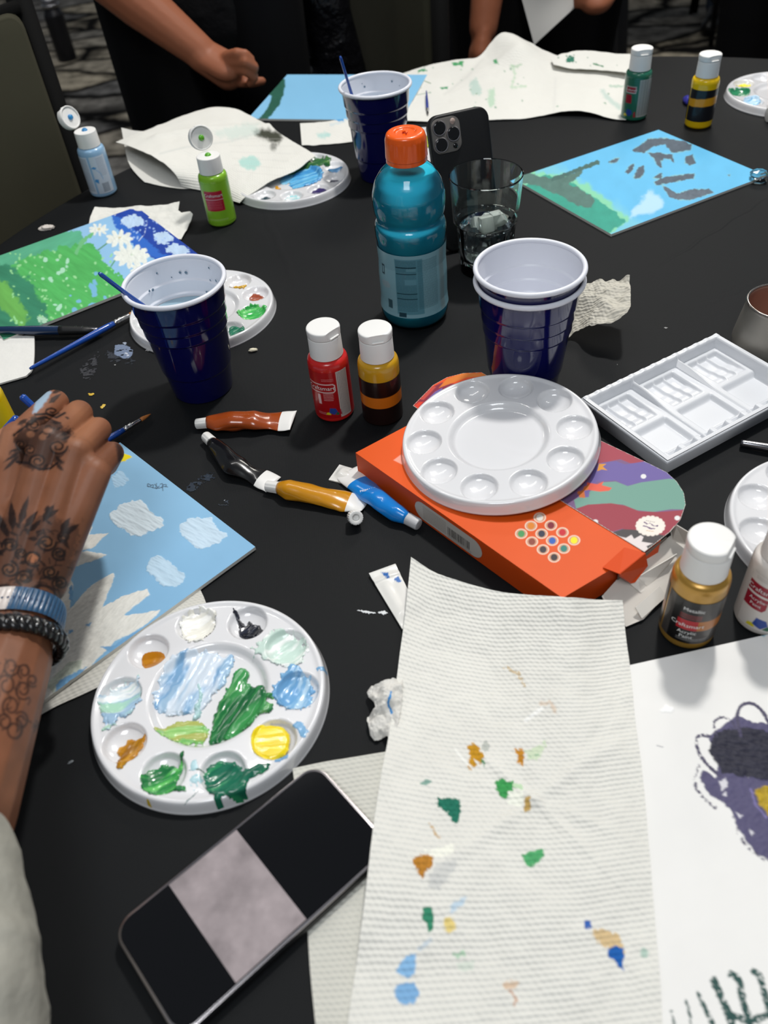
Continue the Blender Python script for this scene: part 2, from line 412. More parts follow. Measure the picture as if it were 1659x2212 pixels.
round_table(TC[0], TC[1], TRD - .012, TZ - .004, 'round banquet table under the black cloth in the foreground')
tablecloth('tablecloth', .36, 3.75, .74, TZ, far_cloth, 'dark cloth hanging in folds from the far table behind the paper towels', 200, 5)
round_table(.36, 3.75, .725, TZ - .004, 'far banquet table hidden under its dark hanging cloth')
# pressed crease of the foreground cloth (part of the cloth)
def crease(p, q, w=.0035, h=.0007):
    a, b = np.array(G(*p)), np.array(G(*q)); n = 40; d = (b-a)/np.linalg.norm(b-a); s = np.cross(d, [0, 0, 1]); rows = []
    for i, t in enumerate(np.linspace(0, 1, n)):
        c = a + (b-a)*t + s*.0015*math.sin(t*23); k = math.sin(math.pi*t)**.4
        rows += [c - s*w + [0, 0, -.0002], c - s*w*.35 + [0, 0, h*k], c + s*w*.35 + [0, 0, h*k*.6], c + s*w + [0, 0, -.0002]]
    mesh('fold_crease', rows, grid_faces(n, 4)[:, ::-1], black_cloth, cloth, world=True)
bpy.context.view_layer.update()
crease((1659, 425), (1420, 578)); crease((1659, 596), (1500, 668), .006, .0004); crease((560, 430), (640, 620), .008, .0004)

# ---- chairs
olive = mat('olive_upholstery', (66, 64, 50), .8, spec=.3, bump=('weave', 180, .5, .0006), mott=.08, mscale=9)
def chair_back(t, w, z0, z1, th=.045):
    """upholstered back: panel with its frame posts, back plane at local y=0"""
    pts = rrect(w, z1 - z0, .03, 6, 0, (z0+z1)/2); V, Fc = prism(pts, -th/2, th/2, .012, 3); V = V[:, [0, 2, 1]]*[1, 1, 1]; Fc = [f[::-1] for f in Fc]
    mesh('backrest', V, Fc, olive, t, 'auto')
    for s in (-1, 1):
        mesh('back_post', *join(tube([(s*(w/2+.016), .0, .02), (s*(w/2+.016), .0, .42), (s*(w/2+.016), 0, z1 + .02)], .017)), black_metal, t)
    mesh('top_rail', *tube([(-w/2, -.012, z1-.004), (0, -.012, z1-.002), (w/2, -.012, z1-.004)], .008), black_metal, t)
def banquet_chair(x, y, rz, label, w=.40, top=.95, group=None):
    t = thing('banquet_chair', label, 'chair', (x, y, 0), rz, group)
    chair_back(t, w, .53, top)
    V, Fc = prism(rrect(w+.03, .42, .05, 6, 0, .21), .42, .475, .018, 3); mesh('seat', V, Fc, olive, t, 'auto')
    mesh('seat_frame', *tube([(w/2, .02, .41), (w/2, .4, .41), (-w/2, .4, .41), (-w/2, .02, .41), (w/2, .02, .41)], .011), black_metal, t)
    for s in (-1, 1):
        mesh('leg', *tube([(s*w/2, .40, .41), (s*(w/2+.01), .42, .004)], [.013, .010]), black_metal, t)
        mesh('leg', *tube([(s*(w/2+.014), .0, .41), (s*(w/2+.014), -.05, .004)], [.013, .010]), black_metal, t)
        mesh('stretcher', *tube([(s*w/2, .41, .16), (s*(w/2+.014), -.03, .16)], .008), black_metal, t)
    return t
def xy(px, py, z): p = G(px, py, z); return p[0], p[1]
# left chair: its back's top right corner is at pixel (65,40)
cx0, cy0 = -.425, 1.33; ang = math.radians(54)
banquet_chair(cx0 - .22*math.cos(ang), cy0 - .22*math.sin(ang), ang, 'banquet chair with olive upholstered back at the left edge of the table', .42, .968)
cx1, cy1 = .13, 1.93
banquet_chair(cx1, cy1, math.radians(-68), 'olive-backed banquet chair behind the blue cup holding the brush', .36, 1.02)
for x, y, rz, lb in ((1.47, 4.30, 3.0, 'black-legged chair behind the dark green paint bottle'), (2.0, 4.95, 2.2, 'black-legged chair farthest away on the stone-patterned carpet'), (-2.3, 4.6, -.4, 'dark chair in the far left background behind the left chair back')):
    banquet_chair(x, y, rz, lb, .40, .93)
# thermos standing on the carpet in the left background
p = G(146, 128, -TZ)
th = thing('thermos_bottle', 'dark thermos bottle with silver collar standing on the carpet at left', 'bottle', (p[0], p[1], 0))
mesh('body', *lathe(rprof([(0, 0), (.047, 0), (.047, .20), (.036, .225), (.036, .235)], .006), 32), mat('dark_steel', (34, 34, 38), .35, metal=.5), th)
mesh('collar', *lathe(rprof([(.036, .233), (.041, .234), (.041, .246), (.034, .247)], .002), 32), mat('polished_steel', (190, 190, 195), .2, metal=1), th)
mesh('lid', *lathe(rprof([(.036, .246), (.036, .268), (.026, .275), (.014, .276), (.012, .30), (0, .302)], .004), 32), mat('brushed_lid', (150, 150, 156), .3, metal=.9), th)

# ================================================================== people
def organic(name, caps, voxel, m, parent=None, smooth=6, cols=None, label=None, fn=None):
    """one continuous skin grown round tapered limbs: caps = (p0, r0, p1, r1[, flatten])"""
    bm = bmesh.new()
    for c in caps:
        p0, r0, p1, r1 = c[:4]; p0 = np.array(p0, float); p1 = np.array(p1, float); n = 16
        d = p1 - p0; L = np.linalg.norm(d)
        if L < 1e-6: d = np.array([0, 0, 1.]); L = 1e-6
        d = d/L; u = np.cross(d, [0, 0, 1.] if abs(d[2]) < .95 else [1., 0, 0]); u /= np.linalg.norm(u); w = np.cross(u, d)
        if len(c) > 4 and c[4] is not None:       # (axis, factor): squash along a direction
            ax, fac = np.array(c[4][0], float), c[4][1]; ax /= np.linalg.norm(ax)
        else: ax = None
        rows = []
        for t in np.linspace(-math.pi/2, 0, 6)[1:]: rows.append((p0 + d*r0*math.sin(t), r0*math.cos(t)))
        for t in np.linspace(0, math.pi/2, 6)[:-1]: rows.append((p1 + d*r1*math.sin(t), r1*math.cos(t)))
        a = np.arange(n)/n*2*math.pi; ring = []
        tip0 = bm.verts.new(p0 - d*r0*1.0); tip1 = None
        def fl(P):
            if ax is None: return P
            base = p0 + d*np.dot(P - p0, d); v = P - base; return base + v - ax*np.dot(v, ax)*(1-fac)
        for cc, rr in rows: ring.append([bm.verts.new(fl(cc + rr*(math.cos(q)*u + math.sin(q)*w))) for q in a])
        tip1 = bm.verts.new(p1 + d*r1)
        for i in range(len(ring)-1):
            for k in range(n): bm.faces.new((ring[i][k], ring[i][(k+1) % n], ring[i+1][(k+1) % n], ring[i+1][k]))
        for k in range(n):
            bm.faces.new((tip0, ring[0][(k+1) % n], ring[0][k])); bm.faces.new((ring[-1][k], ring[-1][(k+1) % n], tip1))
    bmesh.ops.recalc_face_normals(bm, faces=bm.faces)
    me = bpy.data.meshes.new('tmp'); bm.to_mesh(me); bm.free(); o = bpy.data.objects.new('tmp', me); C.objects.link(o)
    r = o.modifiers.new('r', 'REMESH'); r.mode = 'VOXEL'; r.voxel_size = voxel
    s_ = o.modifiers.new('s', 'SMOOTH'); s_.factor = .5; s_.iterations = smooth
    dg = bpy.context.evaluated_depsgraph_get(); ev = o.evaluated_get(dg).to_mesh(); n = len(ev.vertices)
    V = np.empty(n*3, np.float32); ev.vertices.foreach_get('co', V); V = V.reshape(-1, 3).astype(float)
    Nn = np.empty(n*3, np.float32); ev.vertices.foreach_get('normal', Nn); Nn = Nn.reshape(-1, 3)
    Fc = [tuple(p.vertices) for p in ev.polygons]; bpy.data.objects.remove(o)
    if fn: V = fn(V, Nn)
    cc = cols(V, Nn) if cols else None
    return mesh(name, V, Fc, m, parent, True, cc, world=parent is not None, label=label)
skin = mat('brown_skin', (150, 100, 72), .5, vcol=True, sss=.12, spec=.35, bump=('noise', 900, .25, .0003))
skin_dim = mat('warm_brown_skin', (150, 92, 66), .5, sss=.1, spec=.3)
black_shirt = mat('black_jersey', (11, 11, 13), .85, spec=.15, sheen=.05, bump=('noise', 25, .6, .01))
black_trouser = mat('black_trousers', (10, 10, 12), .85, spec=.15)
hairm = mat('dark_hair', (14, 11, 10), .5, bump=('noise', 220, 1, .003))
def finger(j, r):
    return [(j[i], r[i], j[i+1], r[i+1]) for i in range(len(j)-1)]
def face_parts(head, fwd, R_):
    """eyes, nose, mouth, ears built into the head; returns capsules"""
    f = np.array(fwd, float); f /= np.linalg.norm(f); s = np.cross(f, [0, 0, 1.]); h = np.array(head, float); c = []
    c.append((h + f*R_*.80 + [0, 0, .012], .010, h + f*R_*1.04 - np.array([0, 0, .018]), .014))
    c.append((h + f*R_*.82 - np.array([0, 0, .052]) - s*.018, .010, h + f*R_*.82 - np.array([0, 0, .052]) + s*.018, .010))
    for q in (-1, 1): c.append((h + s*q*R_*.93 + [0, 0, .008], .014, h + s*q*R_*.9 - np.array([0, 0, .03]), .009))
    c.append((h + f*R_*.3 - np.array([0, 0, .06]), .055, h + f*R_*.55 - np.array([0, 0, .085]), .028))
    return c
def standing(name, label, x, y, face, arms, shirt, trouser, h=1.66, voxel=.005, skin_m=None, sleeve=True, wide=1., hemz=.72):
    """standing person at x,y facing angle 'face'; arms = two chains of world points shoulder.. plus finger chains"""
    t = thing(name, label, 'person', (x, y, 0)); f = np.array([math.cos(face), math.sin(face), 0]); s = np.array([-f[1], f[0], 0]); b = np.array([x, y, 0.])
    k = h/1.66; P = lambda a, c, z: b + f*a + s*c + np.array([0, 0, z*k])
    caps = [(P(0, 0, .95), .115*wide, P(0, 0, 1.15), .10*wide, (f, .72)), (P(0, 0, 1.12), .11*wide, P(0, 0, 1.32), .125*wide, (f, .72)),
            (P(0, -.15, 1.36), .05, P(0, .15, 1.36), .05), (P(0, 0, 1.36), .052, P(.02, 0, 1.47), .048), (P(.02, 0, 1.545), .088, P(.02, 0, 1.58), .088)]
    caps += face_parts(P(.02, 0, 1.555), f, .088)
    for q in (-1, 1):
        caps += [(P(0, q*.09*wide, .90), .095*wide, P(.01, q*.10, .50), .058), (P(.01, q*.10, .50), .056, P(-.02, q*.11, .09), .036), (P(-.03, q*.11, .035), .035, P(.13, q*.13, .028), .028)]
    for a in arms: caps += a['caps']
    organic('body', caps, voxel, skin_m or skin_dim, t, 2)
    for q in (-1, 1):
        e = P(.02, 0, 1.565) + f*.079 + s*q*.032; mesh('eye', *xf(lathe([(0.0001, -.011), (.006, -.009), (.010, -.003), (.0108, 0), (.010, .003), (.006, .009), (.0001, .011)], 14), Matrix.Translation(Vector(e))), mat('eye_white', (200, 198, 190), .2), t, world=True)
    organic('hair', [(P(-.005, 0, 1.60), .096, P(-.02, 0, 1.57), .094), (P(-.05, 0, 1.55), .075, P(-.06, 0, 1.44), .05)], .008, hairm, t, 4)
    tr = []
    for q in (-1, 1): tr += [(P(0, q*.085*wide, .90), .115*wide, P(.01, q*.10, .50), .082), (P(.01, q*.10, .50), .08, P(-.02, q*.11, .09), .07)]
    tr += [(P(0, 0, .93), .125*wide, P(0, 0, 1.0), .12*wide, (f, .8))]
    organic('trousers', tr, .009, trouser, t, 5)
    sh = [(P(0, 0, hemz + .13), .15*wide, P(0, 0, 1.12), .13*wide, (f, .78)), (P(0, 0, 1.1), .13*wide, P(0, 0, 1.32), .142*wide, (f, .78)), (P(0, -.15, 1.36), .066, P(0, .15, 1.36), .066)]
    sh += [(P(0, -.1*wide, hemz+.12), .10*wide, P(0, -.06, 1.1), .08, (f, .9)), (P(0, .1*wide, hemz+.12), .10*wide, P(0, .06, 1.1), .08, (f, .9))]
    for a in arms: sh += a['sleeve']
    organic('shirt', sh, .009, shirt, t, 5)
    for q in (-1, 1):
        organic('shoe', [(P(-.04, q*.11, .045), .045, P(.13, q*.13, .035), .036), (P(.0, q*.12, .08), .045, P(.05, q*.12, .05), .04)], .008, mat('black_leather', (12, 12, 12), .4), t, 4)
    return t
def hang_arm(x, y, face, q, k=1., sleeve_len=.5):
    f = np.array([math.cos(face), math.sin(face), 0]); s = np.array([-f[1], f[0], 0]); b = np.array([x, y, 0.]); P = lambda a, c, z: b + f*a + s*c + np.array([0, 0, z*k])
    sh, el, wr = P(0, q*.18, 1.34), P(-.02, q*.23, 1.06), P(.05, q*.24, .83); hd = P(.06, q*.24, .76)
    caps = [(sh, .05, el, .04), (el, .04, wr, .027), (wr, .027, hd, .038, (s, .5))]
    for i in range(4):
        o = f*(.027 - .018*i); caps += finger([hd + o - [0, 0, .02], hd + o - [0, 0, .065], hd + o*.9 + f*.01 - [0, 0, .1 - .006*abs(i-1)]], [.010, .009, .008])
    caps += finger([hd + f*.03 + [0, 0, .01], hd + f*.055 - [0, 0, .02], hd + f*.06 - [0, 0, .05]], [.012, .011, .009])
    return dict(caps=caps, sleeve=[(sh, .066, sh + (el - sh)*sleeve_len, .06)])

def back_arm(x, y, face, q):
    """arm folded behind the back"""
    f = np.array([math.cos(face), math.sin(face), 0]); s = np.array([-f[1], f[0], 0]); b = np.array([x, y, 0.]); P = lambda a, c, z: b + f*a + s*c + np.array([0, 0, z])
    sh, el, wr, hd = P(0, q*.17, 1.34), P(-.14, q*.20, 1.09), P(-.20, q*.04, .98), P(-.20, -q*.03, .97)
    caps = [(sh, .05, el, .04), (el, .04, wr, .027), (wr, .027, hd, .034, (f, .5))]
    for i in range(4): caps += finger([hd + [0, 0, .027 - .018*i], hd - s*q*.05 + [0, 0, .025 - .017*i], hd - s*q*.085 + [0, 0, .02 - .015*i]], [.010, .009, .008])
    caps += finger([hd + [0, 0, .03], hd + [0, 0, .05] - s*q*.03, hd + [0, 0, .06] - s*q*.05], [.012, .010, .008])
    return dict(caps=caps, sleeve=[(sh, .066, el, .056)])
# person pointing at the blue canvas: forearm and hand placed along the photo's arm
w3 = lambda a: np.array(G(*a))
wr = w3((432, 112, .065)); el = wr + np.array([-.185, .05, .165]); kn = w3((488, 143, .045))
sh = np.array([-.45, 1.76, TZ + .58])
pc = [(sh, .05, el, .043), (el, .043, el*.45 + wr*.55, .040), (el*.45 + wr*.55, .040, wr, .028), (wr, .029, kn, .030, ((0, -.3, 1), .62)), (wr + [.0, -.004, -.004], .026, w3((492, 160, .03)), .026)]
pc += finger([w3((492, 157, .032)), w3((520, 176, .018)), w3((546, 178, .012)), w3((566, 175, .010))], [.0125, .010, .0088, .0072])
pc += finger([w3((496, 146, .045)), w3((530, 151, .044)), w3((549, 166, .030)), w3((540, 180, .018))], [.0105, .0088, .0080, .0070])
pc += finger([w3((496, 133, .055)), w3((530, 132, .060)), w3((550, 144, .048)), w3((547, 160, .034))], [.0100, .0084, .0076, .0068])
pc += finger([w3((490, 122, .062)), w3((512, 114, .072)), w3((530, 116, .070)), w3((543, 127, .060))], [.0095, .0078, .0070, .0062])
pc += finger([w3((458, 140, .035)), w3((486, 165, .022)), w3((508, 172, .018))], [.014, .011, .0085])
standing('person', 'person in black standing across the table, pointing at the blue canvas with green smear', -.235, 1.77, math.radians(-80),
         [dict(caps=pc, sleeve=[(sh, .068, sh*.3 + el*.7, .062)]), back_arm(-.235, 1.77, math.radians(-80), 1)], black_shirt, black_trouser, voxel=.0032, wide=.95)
# person behind the towels with hanging forearm, other hand holding the white sheet
hx, hy = .47, 2.16; fa = math.radians(-100); q3 = []
wy = lambda a: np.array(GY(*a)); s1 = np.array([.27, 2.07, TZ + .60]); e1 = wy((1075, -200, 1.9)); e1w = wy((1044, 60, 1.85))
a3 = [(s1, .05, e1, .042), (e1, .042, e1w, .029), (e1w, .030, wy((1036, 112, 1.84)), .034, ((1, 0, 0), .6))]
for i in range(4): a3 += finger([wy((1022 + i*9, 112, 1.84)), wy((1020 + i*9, 140, 1.835)), wy((1019 + i*9, 165, 1.83))], [.010, .009, .008])
a3 += finger([wy((1052, 105, 1.83)), wy((1062, 125, 1.825)), wy((1060, 145, 1.82))], [.012, .010, .008])
s2 = np.array([.63, 2.05, TZ + .60]); e2 = wy((1420, -230, 1.9)); h2 = wy((1290, 2, 1.79)); h1 = wy((1330, -60, 1.84))
a4 = [(s2, .05, e2, .042), (e2, .042, h1, .028), (h1, .03, h2, .032, ((0, 0, 1), .6))]
for i in range(4): a4 += finger([wy((1290 - i*3, -24 + i*10, 1.785)), wy((1264, -18 + i*9, 1.78)), wy((1246, -16 + i*9, 1.785))], [.010, .009, .008])
a4 += finger([wy((1288, 8, 1.80)), wy((1268, 6, 1.808)), wy((1250, 2, 1.808))], [.012, .010, .008])
standing('person', 'person in black behind the paint-spotted towels, holding up a white sheet', hx, hy, fa,
         [dict(caps=a3, sleeve=[(s1, .066, e1*.6 + s1*.4, .058)]), dict(caps=a4, sleeve=[(s2, .066, e2*.6 + s2*.4, .058)])], black_shirt, black_trouser, voxel=.0055, wide=1.1)
# far people on the right: jeans, and black clothes at the frame's edge
jeans = mat('blue_denim', (52, 66, 84), .85, mott=.2, mscale=8)
p = G(1604, 62, -TZ)
standing('person', 'person in blue jeans standing far back at the top right', p[0], p[1], math.radians(-120), [hang_arm(p[0], p[1], math.radians(-120), q) for q in (-1, 1)], mat('grey_jersey', (60, 62, 66), .9), jeans, voxel=.009)
p = GY(1668, 120, 2.3)
standing('person', 'person in black standing at the right edge behind the table', p[0] + .08, p[1] + .15, math.radians(-150), [hang_arm(p[0] + .08, p[1] + .15, math.radians(-150), q, sleeve_len=.9) for q in (-1, 1)], black_shirt, black_trouser, voxel=.009, wide=1.1)
# white sheet held up by that person
a, b_, c = GY(1112, -60, 1.80), GY(1154, 96, 1.79), GY(1345, -80, 1.80)
dd = (a - b_); ee = (c - b_); Pg = []
for i in range(12):
    Pg.append([b_ + dd*i/11*1.0 + ee*j/11 + np.array([0, .006*math.sin(i*.5)*math.sin(j*.4), 0]) for j in range(12)])
Pg = np.array(Pg)
wsheet = slab('paper_sheet', Pg, None, .0012, mat('matte_white_paper', (205, 203, 198), .8)); settle(wsheet); tag(wsheet, 'white paper sheet held up, one corner pointing down over the towels', 'paper')
# black bag with glints beside the pointing person
bg = thing('handbag', 'shiny black bag hanging between the pointing person and the olive chair', 'bag', (-.05, 1.86, .48))
organic('bag_body', [((-.11, 1.90, .62), .06, (.01, 1.90, .62), .06, ((0, 1, 0), .6)), ((-.11, 1.90, .62), .06, (-.09, 1.90, .86), .045, ((0, 1, 0), .6)), ((.01, 1.90, .62), .06, (-.02, 1.90, .87), .045, ((0, 1, 0), .6)), ((-.09, 1.90, .84), .04, (-.02, 1.90, .84), .04)], .006, mat('black_patent', (12, 12, 15), .22, bump=('noise', 18, .9, .02)), bg, 6)
mesh('strap', *tube([(-.09, 1.90, .88), (-.09, 1.90, .98), (-.05, 1.90, 1.06), (-.02, 1.90, .98), (-.02, 1.90, .88)], .006), black_metal, bg, world=True)

# ================================================================== palettes
plastic = mat('white_plastic', (226, 226, 228), .2, spec=.5, coat=1., coatr=.03)
paint_m = mat('wet_paint', (200, 200, 200), .22, vcol=True, coat=.5, spec=.5)
PR, WR, RR = .0832, .0150, .0622
def pal_z(x, y):
    """height of the palette's upper side over its base"""
    r = np.hypot(x, y); z = np.full(r.shape, .0095) + .0012*np.exp(-((r-.0785)/.0022)**2)
    z = z - .0095*sm(PR - .0035, PR, r)**1.6 - .0012*0
    th = np.arctan2(y, x); k = np.round(th/(2*math.pi/10))*(2*math.pi/10)
    d = np.hypot(x - RR*np.cos(k), y - RR*np.sin(k)); z = z - .0078*np.clip(1 - (d/WR)**2, 0, 1)**.5*sm(WR*1.05, WR*.86, d)
    z = z - .0056*sm(.0425, .0365, r)
    return z
def palette_mesh(rings, seg):
    r = np.concatenate([np.linspace(0, .034, 6)[:-1], np.linspace(.034, .0455, max(8, rings//7)), np.linspace(.0460, .0785, rings), np.linspace(.079, PR, 10)])
    a = np.arange(seg)/seg*2*math.pi; X = r[:, None]*np.cos(a); Y = r[:, None]*np.sin(a); Z = pal_z(X, Y)
    V = np.stack([X, Y, Z], -1).reshape(-1, 3); low = np.stack([(PR-.0012)*np.cos(a), (PR-.0012)*np.sin(a), 0*a + .0002], -1)
    V = np.concatenate([V, low]); Fc = np.concatenate([grid_faces(len(r), seg, True), np.stack([(len(r)-1)*seg + np.arange(seg), (len(r)-1)*seg + (np.arange(seg)+1) % seg, len(r)*seg + (np.arange(seg)+1) % seg, len(r)*seg + np.arange(seg)], -1)])
    return V, Fc[:, ::-1]*1
_pm = {}
def palette(x, y, z, rz, label, fine=True, rot=None):
    t = thing('paint_palette', label, 'palette', (x, y, z), rz, 'round paint palettes on the table', rot=rot)
    key = fine
    if key not in _pm:
        V, Fc = palette_mesh(*((62, 420) if fine else (34, 220))); Fc = Fc[:, ::-1]; o = mesh('dish', V, Fc, plastic, t); _pm[key] = o.data
    else:
        o = bpy.data.objects.new('dish', _pm[key]); C.objects.link(o); o.parent = t
    return t
def well_angle(cx, cy, px, py, z=.008):
    p = G(px, py, z); return math.atan2(p[1]-cy, p[0]-cx)
def blob(t, pts, cols, th=.0016, ang=0., res=.0006, jag=1.2, streak=.0022, seed=1, label=None, ridge=.5, sp=2, name='paint_blob', mixw=(.5,), px=True, base=None):
    """a pool or smear of thick paint lying on the palette t; pts in photo pixels (outline)"""
    Mi = np.array(t.matrix_world.inverted()); Mw = np.array(t.matrix_world)
    if px: w = np.array([G(p[0], p[1], t.location.z - TZ + .008) for p in pts])
    else: w = np.array([[p[0], p[1], 0] for p in pts]) @ Mw[:3, :3].T + Mw[:3, 3]
    l = (w @ Mi[:3, :3].T + Mi[:3, 3])[:, :2]
    pol = smooth_poly(l, sp); a = np.array(pol); x0, y0 = a.min(0) - .003; x1, y1 = a.max(0) + .003
    xs = np.arange(x0, x1, res); ys = np.arange(y0, y1, res); X, Y = np.meshgrid(xs, ys)
    d = sdpoly(X, Y, pol) + jag*.0013*fbm(X, Y, .0040, seed)*2
    ang = ang - t.rotation_euler.z
    r = np.hypot(X, Y); d = np.maximum(d, (r - .0825))
    ca, sa = math.cos(ang), math.sin(ang); U = X*ca + Y*sa; V = -X*sa + Y*ca
    wob = .0022*fbm(U, V, .012, seed+3); n1 = fbm(U/7, V + wob, streak*1.7, seed+5, 2); n2 = fbm(U/5, V + wob, streak*1.1, seed+9, 2)
    cols = [lin(c) for c in cols]; Cc = np.ones(X.shape + (3,))*cols[0]
    for k, c in enumerate(cols[1:]):
        nn = fbm(U/6, V + wob*1.8, streak*1.3*(1 + .4*k), seed + 31*k + 11, 2); w_ = mixw[k % len(mixw)]
        m = sm(.5 - w_ - .12, .5 - w_ + .22, nn)[..., None]; Cc = Cc*(1-m) + c*m
    ins = d < 0; edge = np.clip(-d/.0022, 0, 1)**.55
    Z = pal_z(X, Y) if base is None else base(X, Y)
    Z = Z + edge*th*(1 + ridge*(n1*1.1 + .55*n2)) + .0001
    keep = d < .0004; Z = np.where(ins, Z, (pal_z(X, Y) if base is None else base(X, Y)) - .0003)
    fc = grid_faces(*X.shape); kf = keep.ravel()[fc].all(1); fc = fc[kf]
    u, inv = np.unique(fc, return_inverse=True); P = np.stack([X, Y, Z], -1).reshape(-1, 3)[u]
    if len(u) < 4: return
    return mesh(name, P, inv.reshape(fc.shape), paint_m, t, True, Cc.reshape(-1, 3)[u], label=label)
def wellpool(t, k, col, r=.011, seed=1, th=.0015, **kw):
    a = k*math.pi/5; cx, cy = RR*math.cos(a), RR*math.sin(a); rg = random.Random(seed)
    pts = [(cx + r*rg.uniform(.85, 1.1)*math.cos(q), cy + r*rg.uniform(.85, 1.1)*math.sin(q)) for q in np.linspace(0, 2*math.pi, 10, endpoint=False)]
    return blob(t, pts, col if isinstance(col, list) else [col], th, px=False, seed=seed, **kw)

# --- the used palette at lower left
bx, by = -.1337, .3272
t = palette(bx, by, TZ, well_angle(bx, by, 425, 1352), 'large white round palette full of wet green, blue and yellow paint by the phone')
blob(t, [(387, 1340), (410, 1318), (432, 1322), (424, 1308), (440, 1312), (452, 1318), (470, 1320), (466, 1350), (452, 1375), (430, 1388), (405, 1388), (388, 1372), (384, 1352)], [(238, 236, 226), (250, 250, 246)], .0022, .4, seed=3, label='creamy white paint')
blob(t, [(503, 1312), (512, 1322), (522, 1340), (530, 1345), (536, 1330), (541, 1340), (556, 1341), (566, 1352), (560, 1372), (540, 1379), (522, 1375), (512, 1362), (516, 1345), (506, 1328)], [(20, 22, 30), (34, 38, 52)], .0028, .8, seed=4, jag=.6, sp=1, label='black paint')
blob(t, [(303, 1403), (322, 1397), (345, 1398), (356, 1412), (350, 1432), (330, 1443), (310, 1440), (300, 1425)], [(176, 112, 20), (190, 126, 32)], .0008, 0, seed=5, jag=.1, ridge=.1, label='pool of ochre paint')
blob(t, [(545, 1410), (560, 1385), (590, 1365), (625, 1360), (650, 1372), (662, 1400), (655, 1440), (620, 1448), (590, 1432), (560, 1425)], [(226, 234, 228), (246, 248, 246), (200, 222, 212)], .0012, .7, seed=6, jag=2.4, label='white paint with a green tint')
blob(t, [(592, 1520), (582, 1498), (602, 1470), (620, 1450), (625, 1437), (640, 1440), (655, 1452), (672, 1462), (680, 1500), (668, 1530), (640, 1538), (612, 1532)], [(128, 178, 216), (178, 210, 232), (110, 165, 210)], .0018, 1.1, seed=7, jag=1.5, label='light blue paint')
blob(t, [(543, 1590), (550, 1575), (580, 1564), (612, 1568), (628, 1590), (622, 1625), (595, 1642), (562, 1640), (543, 1620)], [(240, 212, 20), (248, 226, 40)], .0026, 0, seed=8, jag=.25, ridge=.05, base=lambda X, Y: np.maximum(pal_z(X, Y), .0065), label='pool of yellow paint')
blob(t, [(440, 1660), (455, 1642), (490, 1634), (520, 1645), (528, 1672), (560, 1650), (590, 1652), (578, 1672), (540, 1680), (534, 1700), (530, 1726), (505, 1728), (480, 1725), (478, 1740), (464, 1740), (462, 1722), (445, 1705), (436, 1685)], [(30, 110, 84), (24, 96, 74), (44, 140, 92)], .0022, .6, seed=9, jag=.9, mixw=(.45, .3), label='dark green paint')
blob(t, [(301, 1690), (306, 1665), (335, 1655), (352, 1644), (368, 1648), (384, 1655), (392, 1630), (400, 1622), (386, 1672), (378, 1690), (398, 1700), (410, 1716), (385, 1710), (360, 1718), (330, 1724), (308, 1712)], [(40, 140, 66), (96, 190, 96), (28, 112, 60)], .0024, .5, seed=10, jag=.9, label='mid green paint with yellow streaks')
blob(t, [(262, 1600), (276, 1588), (295, 1592), (314, 1578), (316, 1590), (298, 1620), (278, 1648), (262, 1666), (250, 1655), (254, 1632), (248, 1612)], [(180, 122, 22), (206, 150, 40), (150, 98, 14)], .0020, 1.0, seed=11, jag=.8, sp=1, label='ochre paint')
blob(t, [(220, 1500), (240, 1480), (268, 1472), (300, 1466), (308, 1485), (300, 1520), (285, 1545), (255, 1562), (232, 1580), (216, 1545), (214, 1520)], [(222, 232, 236), (244, 246, 246), (160, 192, 218), (170, 214, 190)], .0013, .3, seed=12, jag=2.2, label='pale mixed blue and white paint')
blob(t, [(326, 1520), (345, 1460), (375, 1415), (420, 1402), (462, 1402), (470, 1412), (500, 1405), (510, 1415), (500, 1430), (490, 1450), (480, 1480), (460, 1495), (450, 1510), (430, 1530), (400, 1538), (360, 1540), (330, 1532)], [(164, 196, 222), (196, 216, 234), (124, 168, 206), (214, 226, 238)], .0019, 1.15, seed=13, jag=1.2, streak=.0028, label='broad pale blue smear')
blob(t, [(505, 1440), (525, 1434), (538, 1444), (530, 1470), (560, 1478), (572, 1466), (574, 1500), (596, 1500), (592, 1512), (570, 1512), (592, 1528), (580, 1546), (556, 1545), (540, 1575), (505, 1590), (470, 1600), (448, 1606), (452, 1560), (470, 1510), (490, 1480)], [(36, 118, 64), (110, 178, 112), (26, 98, 56), (60, 148, 80)], .0030, 1.05, seed=14, jag=.9, streak=.003, mixw=(.62, .5), label='thick streaked green paint')
blob(t, [(320, 1566), (348, 1570), (378, 1545), (410, 1548), (440, 1556), (450, 1580), (440, 1600), (415, 1608), (380, 1602), (350, 1590)], [(130, 192, 106), (160, 208, 126), (104, 178, 92), (176, 184, 100)], .0013, .1, seed=15, jag=1.3, label='light green paint')
blob(t, [(418, 1470), (432, 1465), (440, 1490), (434, 1540), (420, 1555), (412, 1545), (424, 1500)], [(170, 208, 208), (190, 220, 226)], .0026, 1.4, seed=16, streak=.0012)
for k, (q, c) in enumerate((([(635, 1565), (655, 1568), (672, 1580), (662, 1596), (645, 1585)], (130, 178, 216)), ([(688, 1440), (700, 1436), (702, 1448), (690, 1450)], (130, 178, 216)), ([(598, 1640), (622, 1630), (630, 1638), (604, 1652)], (120, 165, 205)), ([(414, 1660), (425, 1640), (432, 1690), (430, 1712), (420, 1708)], (178, 214, 222)))):
    blob(t, q, [c], .0004, .5, seed=20+k, jag=2, name='paint_smear')
def rimspot(px, py, r, c, seed):
    blob(t, [(px + r*math.cos(a)*1.6, py + r*math.sin(a)) for a in np.linspace(0, 6.28, 8, endpoint=False)], [c], .0004, 0, seed=seed, name='paint_smear')
